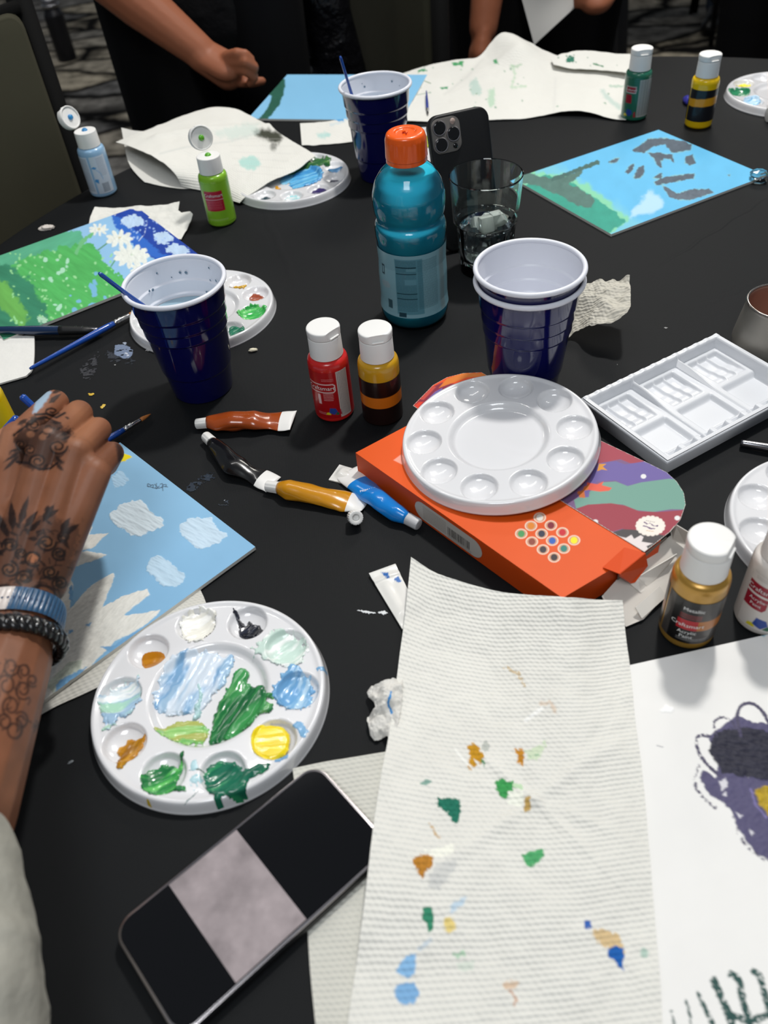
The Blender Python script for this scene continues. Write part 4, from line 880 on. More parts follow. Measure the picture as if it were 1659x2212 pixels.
# towel under the phone
towel('paper_towel', 'plain ribbed paper towel under the phone, showing left of the big towel', 'paper towel',
      [(632, 1660, .002), (700, 1645, .002), (760, 1636, .002), (900, 1612, .002)], [(900, 1612, .002), (960, 1900, .002), (1000, 2290, .002)], [(690, 2290, .002), (1000, 2290, .002)],
      [(632, 1660, .002), (650, 1800, .002), (664, 1990, .002), (668, 2080, .002), (680, 2200, .002), (690, 2290, .002)], 200, 100, wr=.0004, seed=8, base=(206, 205, 196))
# towel under the cloud canvas and under the palette's edge
towel('paper_towel', 'ribbed paper towel sticking out under the cloud canvas beside the big palette', 'paper towel',
      [(200, 1330, .0014), (330, 1285, .0014), (432, 1272, .0014)], [(432, 1272, .0014), (445, 1300, .0014), (470, 1380, .0012)], [(60, 1560, .0014), (120, 1525, .0014), (190, 1495, .0014), (300, 1440, .0013), (470, 1380, .0012)],
      [(200, 1330, .0014), (120, 1450, .0014), (60, 1560, .0014)], 90, 130, wr=.0003, seed=9, base=(206, 204, 196))
# back left: folded towel with brushes in it
def paint_bl(s):
    s.poly([(545, 282), (575, 278), (600, 284), (612, 298), (596, 312), (580, 304), (555, 296)], (70, 72, 62), jag=3, jsc=8, soft=6); s.ell(590, 318, 6, 8, (140, 140, 134), jag=2, soft=4)
    s.ell(540, 352, 24, 14, (176, 212, 204), jag=3, jsc=8, soft=4); s.poly([(455, 290), (500, 272), (560, 265), (558, 290), (500, 300)], (196, 212, 204), jag=5, soft=8, al=.6)
    s.line([(345, 332), (400, 318), (500, 305), (560, 285)], 2.5, (196, 200, 196), soft=3, al=.6)
    for k in range(6): s.line([(490 + k*4, 300 + k*14), (640 - k*6, 300 + k*16)], 1.2, (196, 195, 190), soft=1.5, al=.35)
def fold_bl(P):
    X, Y = P[..., 0], P[..., 1]; a, b = np.array(G(350, 330))[:2], np.array(G(590, 280))[:2]; d, t = dseg(X, Y, *a, *b); P[..., 2] += .004*np.exp(-(d/.012)**2); return P
towel('paper_towel', 'creased paper towel with grey and aqua stains at the back left, lifted over brushes', 'paper towel',
      [(250, 306, .016), (320, 280, .018), (400, 246, .016), (455, 232, .014), (500, 229, .012), (545, 250, .006), (600, 285, .004), (682, 336, .0142)],
      [(682, 336, .0142), (640, 368, .0145), (600, 385, .0145), (565, 402, .0142), (530, 425, .010), (518, 440, .003)],
      [(392, 402, .004), (435, 408, .003), (470, 424, .003), (518, 440, .003)],
      [(250, 306, .016), (300, 322, .028), (345, 345, .030), (380, 375, .020), (392, 402, .004)], 150, 170, paint_bl, wr=.0022, wsc=.05, seed=12, m=towel_far, fn=fold_bl)
towel('paper_towel', 'lower layer of paper towel at the back left with brushes resting on it', 'paper towel',
      [(262, 276, .004), (290, 282, .003), (330, 285, .0025), (420, 300, .002)], [(420, 300, .002), (440, 360, .0015), (432, 406, .0015)], [(312, 393, .002), (350, 402, .0015), (390, 408, .0015), (432, 406, .0015)],
      [(262, 276, .004), (268, 310, .004), (275, 348, .004), (290, 372, .003), (312, 393, .002)], 90, 90, wr=.0006, seed=13, base=(214, 213, 207), m=towel_far)
# under the green canvas
towel('paper_napkin', 'crumpled white napkin poking out behind the green field canvas', 'napkin',
      [(205, 448, .004), (260, 446, .005), (330, 446, .006), (388, 436, .014)], [(388, 436, .014), (384, 462, .008), (420, 456, .013), (408, 490, .004), (392, 518, .002)], [(190, 492, .002), (260, 500, .001), (330, 512, .001), (392, 518, .002)],
      [(205, 448, .004), (195, 470, .003), (190, 492, .002)], 90, 110, wr=.003, wsc=.035, seed=15, m=napkin_m, sm_=1)
# behind the cup
def paint_sm(s): s.poly([(686, 290), (700, 284), (716, 292), (700, 298), (686, 298)], (180, 212, 206), jag=3, soft=4); s.poly([(720, 255), (745, 252), (742, 262), (724, 262)], (90, 160, 210), jag=2); s.line([(715, 270), (745, 262)], 5, (196, 210, 214), jag=2, al=.6)
towel('paper_towel', 'small folded paper towel between the pale blue canvas and the blue cup', 'paper towel', [(648, 266, .004), (700, 265, .004), (745, 255, .004), (800, 262, .003)], [(800, 262, .003), (800, 300, .002)], [(652, 314, .002), (700, 312, .002), (745, 308, .002), (800, 300, .002)], [(648, 266, .004), (652, 314, .002)], 60, 90, paint_sm, wr=.0012, seed=16, m=towel_far)
# back right: large spread towels
def paint_r1(s):
    g = (70, 150, 104); s.poly([(900, 152), (918, 146), (922, 152), (904, 158)], g, jag=2); s.poly([(975, 136), (1000, 133), (1000, 142), (980, 142)], (74, 156, 100), jag=2); s.poly([(1064, 130), (1072, 126), (1078, 140), (1068, 136)], (84, 160, 110), jag=1.5)
    s.poly([(952, 190), (968, 187), (966, 193), (955, 194)], g, jag=1.5); s.poly([(1015, 178), (1028, 168), (1040, 200), (1036, 208), (1018, 202)], (176, 200, 190), jag=3, soft=4, al=.8)
    s.poly([(1056, 196), (1068, 190), (1070, 225), (1062, 232), (1052, 228)], (176, 206, 180), jag=3, soft=4, al=.8); s.line([(1106, 140), (1112, 160), (1106, 188), (1135, 186)], 5, (190, 210, 186), jag=2, soft=2, al=.8); s.poly([(1100, 142), (1128, 138), (1118, 148)], (150, 184, 150), jag=3, al=.6)
    s.line([(1302, 198), (1320, 218), (1338, 232)], 9, (190, 206, 198), jag=2, soft=4, al=.9); s.line([(1318, 186), (1350, 186)], 4, (160, 190, 170), jag=2, al=.6); s.line([(905, 170), (930, 180)], 1.5, (90, 130, 90)); s.line([(888, 200), (900, 205), (930, 200)], 1.5, (120, 150, 130), al=.7)
    s.dots(24, (890, 140, 1340, 240), 2, (150, 176, 156), 4); s.line([(1042, 128), (1010, 165), (960, 205)], 3, (204, 204, 198), soft=4, al=.6); s.line([(1200, 170), (1196, 250)], 3, (212, 211, 206), soft=5, al=.6)
def hump(P):
    X, Y = P[..., 0], P[..., 1]
    for (p, q, h_, w_) in (((1082, 108), (1120, 140), .020, .03), ((1040, 135), (940, 215), -.004, .02), ((1090, 150), (1380, 165), .004, .02)):
        a, b = np.array(G(*p))[:2], np.array(G(*q))[:2]; d, t = dseg(X, Y, *a, *b); P[..., 2] += h_*np.exp(-(d/w_)**2)
    return P
towel('paper_towel', 'large white paper towel with pale green smears spread behind the standing phone', 'paper towel',
      [(868, 160, .003), (905, 146, .003), (960, 132, .004), (1000, 126, .006), (1032, 122, .008), (1075, 98, .010), (1125, 95, .016), (1170, 108, .014), (1210, 124, .010), (1280, 130, .006), (1365, 138, .004)],
      [(1365, 138, .004), (1362, 200, .003), (1352, 258, .003)],
      [(880, 262, .003), (980, 262, .003), (1060, 258, .003), (1130, 256, .003), (1180, 246, .004), (1236, 236, .010), (1280, 244, .006), (1320, 255, .004), (1352, 258, .003)],
      [(868, 160, .003), (872, 210, .003), (880, 262, .003)], 130, 260, paint_r1, wr=.0022, wsc=.05, seed=18, m=towel_far, fn=hump)
def paint_r2(s): s.poly([(1225, 122), (1240, 120), (1240, 132), (1228, 136), (1222, 128)], (60, 120, 100), jag=3, jsc=4); s.line([(1282, 138), (1302, 143)], 3, (96, 140, 110), jag=1); s.dots(8, (1200, 112, 1350, 145), 1.6, (120, 150, 130), 9)
towel('paper_towel', 'upper folded paper towel with a dark green smear beside the dark green paint bottle', 'paper towel',
      [(1190, 126, .022), (1220, 114, .022), (1262, 108, .020), (1300, 112, .018), (1362, 116, .016)], [(1362, 116, .016), (1362, 158, .014)], [(1196, 140, .020), (1240, 150, .016), (1300, 150, .014), (1362, 158, .014)], [(1190, 126, .022), (1196, 140, .020)], 50, 110, paint_r2, wr=.002, wsc=.04, seed=19, m=towel_far)
# napkin behind the right cup: twisted, one corner standing up
towel('paper_napkin', 'twisted white napkin with ribbed corner behind the stacked blue cups', 'napkin',
      [(1246, 612, .035), (1275, 602, .042), (1320, 600, .046), (1360, 597, .050)], [(1360, 597, .050), (1362, 630, .046), (1362, 680, .040), (1340, 692, .036)], [(1205, 752, .001), (1240, 715, .006), (1280, 700, .030), (1340, 692, .036)],
      [(1246, 612, .035), (1225, 650, .030), (1210, 700, .012), (1205, 752, .001)], 90, 90, wr=.008, wsc=.022, seed=21, base=(196, 192, 180), m=towel_m, sc=1)
# left edge napkin
towel('paper_napkin', 'white napkin stack at the left edge under the paint brushes', 'napkin', [(-60, 722, .003), (20, 724, .003), (74, 726, .003)], [(74, 726, .003), (74, 760, .003), (72, 798, .003), (56, 812, .003)], [(-60, 842, .003), (0, 828, .003), (56, 812, .003)], [(-60, 722, .003), (-60, 842, .003)], 60, 60, wr=.0006, seed=23, base=(224, 223, 218), m=napkin_m, th=.0018)
# crumpled piece left of the big towel
def crump(name, label, cat, cx, cy, z, r, seed, m, sq=(1, 1, .6), col=(210, 208, 202), paintfn=None, sub=4, amp=.5):
    bm = bmesh.new(); bmesh.ops.create_icosphere(bm, subdivisions=sub, radius=1); V = np.array([v.co[:] for v in bm.verts]); Fc = [tuple(v.index for v in f.verts) for f in bm.faces]; bm.free()
    n = np.abs(fbm(V[:, 0] + 2*V[:, 2], V[:, 1] - 1.5*V[:, 2], .8, seed)) + .6*np.abs(fbm(V[:, 0]*1.2 - V[:, 2], V[:, 1] + V[:, 0], .35, seed + 3)); V = V*(1 - amp*1.3*n)[:, None]*np.array(sq)*r
    p = G(cx, cy, z); V = V + p; V[:, 2] = np.maximum(V[:, 2], TZ + .0006)
    cols = np.ones((len(V), 3))*lin(col)
    if paintfn is not None:
        U, W_ = PX(V); pc = Pic(U[None], W_[None], col, mott=0); paintfn(pc); cols = pc.C[0]
    o = mesh(name, V, Fc, m, None, True, cols, V[:, :2]); settle(o); return tag(o, label, cat)
towel('paper_napkin', 'crumpled white tissue with a blue streak beside the left side of the big towel', 'napkin',
      [(800, 1488, .004), (812, 1478, .012), (836, 1468, .014), (870, 1458, .010)], [(870, 1458, .010), (868, 1540, .008), (852, 1610, .004)], [(800, 1590, .002), (812, 1602, .003), (830, 1588, .004), (852, 1610, .004)],
      [(800, 1488, .004), (790, 1498, .006), (814, 1520, .012), (800, 1536, .008), (790, 1545, .004), (796, 1566, .006), (800, 1590, .002)], 90, 60,
      lambda s: s.line([(845, 1495), (838, 1520), (846, 1540)], 4, (70, 140, 200), jag=1.5), wr=.008, wsc=.016, seed=25, base=(214, 212, 206), m=napkin_m, sm_=1)
crump('paper_scrap', 'torn white paper scrap lying alone near the left chair', 'scrap', 101, 492, .002, .012, 3, napkin_m, (1.1, .6, .3), (214, 206, 198))
crump('paper_scrap', 'tiny cream scrap lying between the cup palette and the red bottle', 'scrap', 546, 756, .002, .005, 5, napkin_m, (1.2, .6, .4), (226, 220, 196), sub=3)

# dried paint spots on the black cloth, parts of the cloth
spot_m = mat('dried_paint', (200, 206, 214), .4, vcol=True, spec=.4)
def cloth_spot(pts, col, th=.0006, seed=1, jag=1., res=.0006, name='paint_smear', al=1):
    w = np.array([G(p[0], p[1])[:2] for p in pts]); pol = smooth_poly(w, 1); a = np.array(pol); x0, y0 = a.min(0) - .003; x1, y1 = a.max(0) + .003
    X, Y = np.meshgrid(np.arange(x0, x1, res), np.arange(y0, y1, res)); d = sdpoly(X, Y, pol) + jag*.0022*fbm(X, Y, .0034, seed); n = fbm(X, Y, .002, seed+2)
    Z = TZ + .0002 + th*np.clip(-d/.002, 0, 1)**.5*(1 + n); fc = grid_faces(*X.shape); k = ((d < 0) & (fbm(X/2, Y, .003, seed+7) > -.5 + (1-al))).ravel()[fc].all(1); fc = fc[k]
    if len(fc) < 2: return
    u, inv = np.unique(fc, return_inverse=True); P = np.stack([X, Y, Z], -1).reshape(-1, 3)[u]
    mesh(name, P, inv.reshape(fc.shape), spot_m, cloth, True, np.ones((len(u), 3))*lin(col), world=True)
sp = [([(246, 748), (262, 742), (280, 748), (290, 762), (278, 776), (258, 774), (246, 764)], (110, 124, 148)), ([(262, 740), (276, 738), (274, 748)], (150, 160, 176)), ([(300, 740), (314, 738), (318, 748), (304, 750)], (190, 190, 188)), ([(262, 762), (278, 758), (282, 770), (268, 772)], (190, 196, 206)),
      ([(312, 754), (328, 752), (330, 758), (316, 760)], (160, 160, 160)), ([(196, 862), (204, 860), (200, 866)], (150, 150, 150)), ([(188, 850), (206, 848), (202, 856), (192, 856)], (206, 170, 60)), ([(214, 878), (230, 872), (228, 880), (218, 884)], (210, 176, 70)), ([(212, 756), (216, 754), (216, 760)], (170, 176, 186)),
      ([(244, 788), (252, 787), (250, 792)], (170, 170, 170)), ([(774, 1318), (800, 1321), (838, 1322), (838, 1328), (808, 1327), (778, 1323)], (215, 218, 220)), ([(479, 1080), (488, 1078), (488, 1082)], (150, 156, 164)), ([(146, 1649), (158, 1640), (158, 1646), (148, 1654)], (110, 116, 120)), ([(342, 996), (350, 995), (350, 999)], (110, 140, 160)),
      ([(748, 820), (756, 818), (756, 822)], (120, 120, 120)), ([(1330, 788), (1334, 786), (1336, 790)], (130, 130, 130)), ([(1432, 708), (1440, 708), (1440, 711)], (140, 140, 140)), ([(548, 442), (556, 440), (556, 444)], (120, 120, 120)), ([(782, 500), (786, 499), (786, 503)], (130, 140, 150))]
for k, (q, c) in enumerate(sp): cloth_spot(q, c, seed=k+3, al=.96)
for k, (q, c) in enumerate([([(395, 1060), (420, 1035), (455, 1018), (470, 1022), (440, 1045), (410, 1068)], (34, 44, 56)), ([(468, 1086), (496, 1080), (500, 1094), (476, 1098)], (48, 56, 66)), ([(170, 800), (200, 770), (214, 760), (206, 800), (190, 826)], (36, 38, 44)), ([(226, 770), (240, 756), (300, 780), (270, 792)], (30, 36, 46))]): cloth_spot(q, c, .0002, k+40, 3, al=.72)

# ================================================================== cups, glass, drink
navy = mat('navy_plastic', (8, 10, 74), .12, spec=.55, coat=.4)
cup_white = mat('cup_white_plastic', (226, 228, 236), .3, spec=.5)
water_m = mat('paint_water', (150, 176, 190), .05, trans=.0, spec=.6)
def cup(x, y, z, label, water=None, seed=1, spots=0, inner_only=False):
    t = thing('party_cup', label, 'cup', (x, y, z), 0, 'navy party cups')
    H, r0, r1 = .118, .0300, .0450
    def rad(h): return r0 + (r1 - r0)*h/H
    prof = [(0.0001, .004), (r0*.80, .004), (r0*.86, .0), (r0*.97, .0)]; steps = (.030, .072, .084, .097)
    prof += [(r0, .0015)]
    for s in steps: prof += [(rad(s)-.0006, s-.001), (rad(s)+.0007, s+.0006)]
    prof += [(r1 - .0004, H - .003), (r1, H - .0015)]
    mesh('outer_wall', *lathe(rprof(prof, .0009, 2), 72), navy, t, 'auto', sharp=50)
    ip = [(r1 - .0004, H - .001), (r1 - .0011, H - .003)]
    for s in reversed(steps): ip += [(rad(s) - .0003, s + .0010), (rad(s) - .0020, s - .0004)]
    ip += [(r0 - .0016, .006), (.0001, .0055)]
    mesh('inner_wall', *lathe(rprof(ip, .0006, 2), 72), cup_white, t, 'auto', label='white inside of the cup', sharp=50)
    a = np.linspace(0, 2*math.pi, 9)[:-1]
    rp = [(r1 + .0011 + .0022*math.cos(q), H + .0006 + .0024*math.sin(q)) for q in np.linspace(0, 2*math.pi, 13)]
    mesh('rim', *lathe(rp, 80), cup_white, t, label='rolled white rim')
    if water:
        wr_ = rad(water) - .0022; mesh('water', *lathe([(.0001, water), (wr_*.6, water), (wr_*.96, water + .0001), (wr_, water + .0007)], 60), water_m, t, label='cloudy paint water')
    if spots:
        rg = random.Random(seed); vf = []
        for _ in range(spots):
            a = rg.uniform(.2, 2.9); h = rg.uniform(.085, .112); r = rad(h) - .0022; q = rg.uniform(.0006, .0016)
            V, Fc = lathe([(.00001, .0004), (q*.7, .0003), (q, 0)], 8); M = Matrix.Translation((r*math.cos(a), r*math.sin(a), h)) @ Matrix.Rotation(a, 4, 'Z') @ Matrix.Rotation(-math.pi/2, 4, 'Y'); vf.append(xf((V, Fc), M))
        o = mesh('paint_splashes', *join(*vf), mat('splash_grey', (110, 132, 150), .5), t); o['kind'] = 'stuff'
    return t
lx, ly = -.1683, .6996
cup(lx, ly, TZ, 'navy blue party cup with cloudy water and a blue brush, left of the red bottle', .080, 3, 12)
cup(.0476, 1.1560, TZ, 'navy blue party cup holding a thin blue brush, at the back behind the sports drink', .070, 5, 10)
rcx, rcy = .1456, .6372
cup(rcx, rcy, TZ, 'lower of the two stacked navy cups behind the orange box')
cup(rcx, rcy, TZ + .0118, 'upper of the two stacked navy cups behind the orange box')

clear = mat('clear_glass', (250, 255, 252), .0, trans=1, ior=1.45)
def shell_mat(name, tint, fac=.10):
    m = bpy.data.materials.new(name); m.use_nodes = True; N = m.node_tree.nodes; L = m.node_tree.links; N.clear()
    o = N.new('ShaderNodeOutputMaterial'); mx = N.new('ShaderNodeMixShader'); tr = N.new('ShaderNodeBsdfTransparent'); gl_ = N.new('ShaderNodeBsdfGlossy'); fr = N.new('ShaderNodeFresnel'); fr.inputs['IOR'].default_value = 1.5
    tr.inputs[0].default_value = (*lin(tint), 1); gl_.inputs['Roughness'].default_value = .04
    L.new(fr.outputs[0], mx.inputs[0]); L.new(tr.outputs[0], mx.inputs[1]); L.new(gl_.outputs[0], mx.inputs[2]); L.new(mx.outputs[0], o.inputs[0]); return m
pet = shell_mat('clear_bottle_plastic', (250, 254, 255))
# drinking glass
gx, gy = .1465, .8720
t = thing('drinking_glass', 'clear faceted drinking glass of ice water between the sports drink and stacked cups', 'glass', (gx, gy, TZ))
def glass_geo():
    n = 60; rows = []
    prof = [(.0001, 0), (.026, 0), (.0285, .002), (.0295, .006), (.0325, .050), (.0345, .060), (.0362, .062), (.0395, .108), (.0398, .1105), (.0390, .1115), (.0382, .1105), (.0350, .062), (.0325, .058), (.0295, .030), (.026, .018), (.0001, .016)]
    a = np.arange(n)/n*2*math.pi; fac = 10
    for i, (r, z) in enumerate(prof):
        rr = r + 0*a
        if 3 <= i <= 5: rr = r*(math.cos(math.pi/fac)/np.cos(((a + math.pi/fac) % (2*math.pi/fac)) - math.pi/fac))*1.02
        rows.append(np.stack([rr*np.cos(a), rr*np.sin(a), z + 0*a], -1))
    return np.concatenate(rows), [tuple(f) for f in grid_faces(len(prof), n, True)]
mesh('tumbler', *glass_geo(), clear, t, 'auto', sharp=28)
rg = random.Random(4)
for k in range(7):
    V, Fc = box(-.009, .009, -.0075, .0075, -.007, .007, .002, 2); V = V*rg.uniform(.75, 1.1)
    a = rg.uniform(0, 6.28); r = rg.uniform(.004, .019); M = Matrix.Translation((gx + r*math.cos(a), gy + r*math.sin(a), TZ + .058 + rg.uniform(-.007, .007))) @ Euler((rg.uniform(0, 3), rg.uniform(0, 3), rg.uniform(0, 3))).to_matrix().to_4x4()
    o = mesh('ice_cube', *xf((V, Fc), M), mat('ice', (244, 250, 246), .08, trans=.6, ior=1.31), None, 'auto'); settle(o); tag(o, 'small clear ice cube floating in the drinking glass', 'ice cube', 'ice cubes in the drinking glass')
mesh('water', *lathe([(.0001, .0165), (.0255, .0185), (.0290, .030), (.0318, .055), (.0315, .0555), (.0001, .0553)], 48), mat('clear_water', (245, 252, 255), .0, trans=1, ior=1.33), t)

# sports drink bottle
dx, dy = .0570, .7905
t = thing('drink_bottle', 'plastic bottle of turquoise sports drink with orange cap in the middle of the table', 'bottle', (dx, dy, TZ), math.radians(-4))
bp_ = [(.0001, .004), (.020, .004), (.026, .0005), (.0325, .002), (.0355, .008), (.0362, .016), (.0352, .022), (.0346, .030), (.0348, .055), (.0340, .070), (.0350, .090), (.0358, .095), (.0362, .103), (.0355, .1085), (.0330, .1115), (.0328, .1145), (.0350, .119), (.0363, .128), (.0358, .139), (.0325, .150), (.0265, .159), (.0205, .1645), (.0172, .167), (.0172, .172)]
mesh('shell', *lathe(rprof(bp_, .003, 3), 96), pet, t)
lq = mat('turquoise_drink', (58, 212, 240), .25, spec=.5, trans=.04, ior=1.33, sss=.15)
lqp = [(max(.0001, r - .0009), z + (.0008 if z < .01 else 0)) for r, z in bp_[:-3]]
lqp = [q for q in lqp if q[1] < .156] + [(.0262, .157), (.0001, .157)]
mesh('drink', *lathe(rprof(lqp, .003, 3), 96), lq, t)
cap = []; n = 120
prof = [(.0001, .1935), (.009, .1935), (.0105, .1952), (.016, .1952), (.0182, .1935), (.0194, .189), (.0200, .174), (.0200, .1725), (.0194, .172), (.0197, .1685), (.0190, .168), (.0165, .168)]
V, Fc = lathe(rprof(prof, .0012, 3), n); r = np.hypot(V[:, 0], V[:, 1]); z = V[:, 2]; a = np.arctan2(V[:, 1], V[:, 0]); k = 1 + .012*np.sign(np.sin(a*60))*sm(.175, .177, z)*sm(.191, .188, z)*(r > .0185); V[:, 0] *= k; V[:, 1] *= k; Fc = [f[::-1] for f in Fc]
mesh('screw_cap', V, Fc, mat('orange_cap_plastic', (236, 92, 14), .3, coat=.3), t, label='ribbed orange screw cap')
# embossed lightning-like mark on the cap
def bolt_geo(s, th): return prism([(x*s, y*s) for x, y in ((.15, 1), (-.55, -.1), (-.05, -.1), (-.2, -1), (.55, .2), (.08, .2))], 0, th, .0002)
mesh('emblem', *xf(bolt_geo(.0062, .0012), Matrix.Translation((0, 0, .1945)) @ Matrix.Rotation(.4, 4, 'Z')), mat('orange_cap_plastic'), t)

def label_sheet(t, r, z0, z1, a0, a1, base, paintfn, m, name='label', res=.0005, lab=None, rf=None, seed=1):
    """curved label; drawing coordinates U = arc length (mm) from angle a0 (left to right seen from outside), V = height (mm) from z0"""
    nx = max(12, int(r*abs(a1-a0)/res)); nz = max(6, int((z1-z0)/res)); a = np.linspace(a0, a1, nx); z = np.linspace(z1, z0, nz)
    A, Z = np.meshgrid(a, z); U = (A - a0)*r*1000; V = (Z - z0)*1000; pc = Pic(U, V, base, mott=0, seed=seed); paintfn(pc)
    rr = r if rf is None else rf(Z)
    P = np.stack([rr*np.cos(A), rr*np.sin(A), Z], -1).reshape(-1, 3)
    return mesh(name, P, grid_faces(nz, nx)[:, ::-1], m, t, True, np.clip(pc.C, 0, 1).reshape(-1, 3), label=lab)
def wrap_text(t, s, size, r, ang, z, m, rot=0., align='CENTER', name='lettering'):
    V, Fc = text_geo(s, size, align); c, n = math.cos(rot), math.sin(rot); x = V[:, 0]*c - V[:, 1]*n; y = V[:, 0]*n + V[:, 1]*c
    a = ang + x/r; P = np.stack([r*np.cos(a), r*np.sin(a), z + y], -1); return mesh(name, P, Fc, m, t, False)
label_m = mat('printed_label', (200, 200, 200), .35, vcol=True, coat=.2)
film_m = mat('printed_film', (200, 200, 200), .3, vcol=True, coat=.3, alpha=.80)
VA = -math.pi/2      # angle facing the viewer
def paint_film(s):
    s.poly([(0, 0), (250, 0), (250, 90), (0, 90)], (150, 198, 210)); W_ = (44, 84, 96)
    rg = random.Random(2)
    def lines(x0, x1, y0, y1, st, c=W_, w=.55, br=True):
        y = y1
        while y > y0:
            x = x0
            while x < x1:
                l = rg.uniform(1.5, 6) if br else x1 - x0; s.line([(x, y), (min(x + l, x1), y)], w, c, soft=.3, al=.75); x += l + .8
            y -= st
    s.poly([(66, 4), (95, 4), (95, 66), (66, 66)], (104, 162, 178), soft=.4)
    lines(67, 88, 7, 64, 1.55); lines(90, 112, 10, 64, 1.25, (60, 104, 116), .5)
    for y in (57, 50, 28, 22): s.line([(67, y), (88, y)], .9, (24, 58, 70), soft=.3)
    s.poly([(78, 53), (88, 53), (88, 56), (78, 56)], (118, 174, 188), soft=.4); s.poly([(76, 38), (88, 38), (88, 44), (76, 44)], (112, 168, 184), soft=.4)
    s.ell(52, 34, 7, 4, (170, 196, 204), jag=1, soft=1); s.poly([(54, 8), (60, 8), (60, 18), (54, 18)], (66, 100, 110), soft=.4); s.poly([(116, 0), (124, 0), (124, 70), (116, 70)], (150, 176, 180), soft=2)
    s.poly([(68, 1), (76, 1), (76, 6), (68, 6)], (44, 74, 86), soft=.4); s.poly([(46, 44), (51, 44), (51, 55), (46, 55)], (26, 70, 84), soft=.5); s.poly([(47.5, 46), (49.5, 46), (49.5, 53), (47.5, 53)], (150, 198, 210), soft=.3)
rfilm = lambda Z: np.interp(Z, [.015, .022, .03, .055, .07, .09], [.0367, .0359, .0353, .0355, .0348, .0356])
label_sheet(t, .0355, .018, .088, VA - 2.4, VA + 2.0, (150, 198, 210), paint_film, film_m, lab='translucent label with small print', rf=rfilm)

# stainless sugar bowl like cup at the right edge
p = G(1692, 652, .0525)
t = thing('metal_cup', 'smoked metal cup with copper-toned inside at the right edge above the white tray', 'cup', (p[0], p[1], TZ))
mesh('wall', *lathe(rprof([(.0001, .0), (.032, 0), (.0365, .004), (.0372, .012), (.0345, .032), (.0315, .050), (.0325, .0525)], .003, 3), 64), mat('grey_metal', (150, 146, 138), .45, metal=.5), t)
mesh('inside', *lathe(rprof([(.0325, .0525), (.0300, .0515), (.0300, .048), (.034, .032), (.037, .01), (.0001, .006)], .003, 3), 64), mat('copper_lining', (176, 136, 120), .35, metal=.5), t, label='copper-toned lining')
mesh('rim', *lathe([(.0313 + .0013*math.cos(q), .0525 + .0013*math.sin(q)) for q in np.linspace(0, 2*math.pi, 9)], 64), mat('bright_rim', (200, 190, 180), .2, metal=1), t)

# ================================================================== craft paint bottles
cap_m = mat('cap_white_plastic', (232, 231, 228), .38, spec=.45)
BH, BR = .0665, .0188
def bottle(x, y, label, col, notch=VA, opened=None, metal=0., rz=0., rough=.25, lean=None, capcol=None):
    t = thing('paint_bottle', label, 'paint bottle', (x, y, TZ), rz, 'craft paint bottles with white caps', rot=lean)
    nm = 'bottle_%d_%d_%d' % tuple(int(v) for v in col)
    bm_ = mat(nm, col, rough, metal=metal, spec=.5, coat=.3)
    prof = [(.0001, .0015), (BR*.7, .001), (BR*.86, 0), (BR, .0025), (BR, BH - .006), (BR - .001, BH - .002), (.0150, BH), (.0112, BH + .001), (.0112, BH + .005)]
    mesh('body', *lathe(rprof(prof, .0022, 4), 64), bm_, t)
    cr = .0152
    cp = [(.0118, BH + .0006), (cr + .0002, BH + .0006), (cr, BH + .0022), (cr - .0004, BH + .0200), (cr - .0012, BH + .0206)] + ([(.0001, BH + .0206)])
    V, Fc = lathe(rprof(cp, .0006, 2), 64)
    mesh('cap', V, Fc, cap_m, t, 'auto', sharp=45, label='white cap base')
    # lid with its flat thumb notch
    lp = [(.0001, 0), (cr - .0008, 0), (cr - .0002, .0006), (cr, .0066), (cr - .0006, .0076), (cr - .0022, .0080), (.0001, .0082)]
    V, Fc = lathe(rprof(lp, .0006, 2), 64); c_ = cr*.80; ln = V[:, 0]; V[:, 0] = np.minimum(V[:, 0], np.where(V[:, 2] > .0018, c_, c_ + .0012)); 
    tab = xf(box(c_ - .001, cr - .0006, -.0052, .0052, .0006, .0022, .0005), Matrix.Identity(4)); V, Fc = join((V, Fc), tab)
    M = Matrix.Translation((0, 0, BH + .0207)) @ Matrix.Rotation(notch - rz, 4, 'Z')
    if opened is not None:
        M = Matrix.Rotation(0, 4, 'Z') @ Matrix.Translation((0, 0, BH + .0215)) @ Matrix.Rotation(opened[0] - rz, 4, 'Z') @ Matrix.Translation((-cr + .001, 0, 0)) @ Matrix.Rotation(math.radians(-opened[1]), 4, 'Y') @ Matrix.Translation((cr, 0, 0))
    lid = mesh('lid', *xf((V, Fc), M), cap_m, t, 'auto', sharp=45)
    if opened is not None:
        pl = xf(lathe([(.0001, -.0028), (.003, -.0028), (.0036, -.001), (.0036, .0)], 20), M); mesh('plug', *pl, mat('plug_%s' % nm, opened[2], .3, coat=.4), lid)
        sp_ = xf(lathe([(.0001, .0026), (.0024, .0026), (.0036, .0012), (.0042, 0)], 20), Matrix.Translation((0, 0, BH + .0206))); mesh('spout', *sp_, mat('plug_%s' % nm), t)
        ring = xf(lathe([(cr - .0022, -.0001), (cr - .0022, -.0016), (cr - .0008, -.0016), (cr - .0006, 0)], 48), M); mesh('lid_ring', *ring, cap_m, lid)
    return t
RD = (150, 22, 44)
wt = mat('white_print', (226, 226, 224), .5)
rd = mat('red_print', RD, .4)
def finelines(s, x0, x1, y0, y1, c, st=1.6, w=.6, vert=False, seed=1, al=.8):
    rg = random.Random(seed); y = y1
    while y > y0:
        x = x0
        while x < x1:
            l = rg.uniform(.8, 3.2); s.line([(x, y), (min(x + l, x1), y)], w, c, soft=.28, al=al); x += l + .6
        y -= st
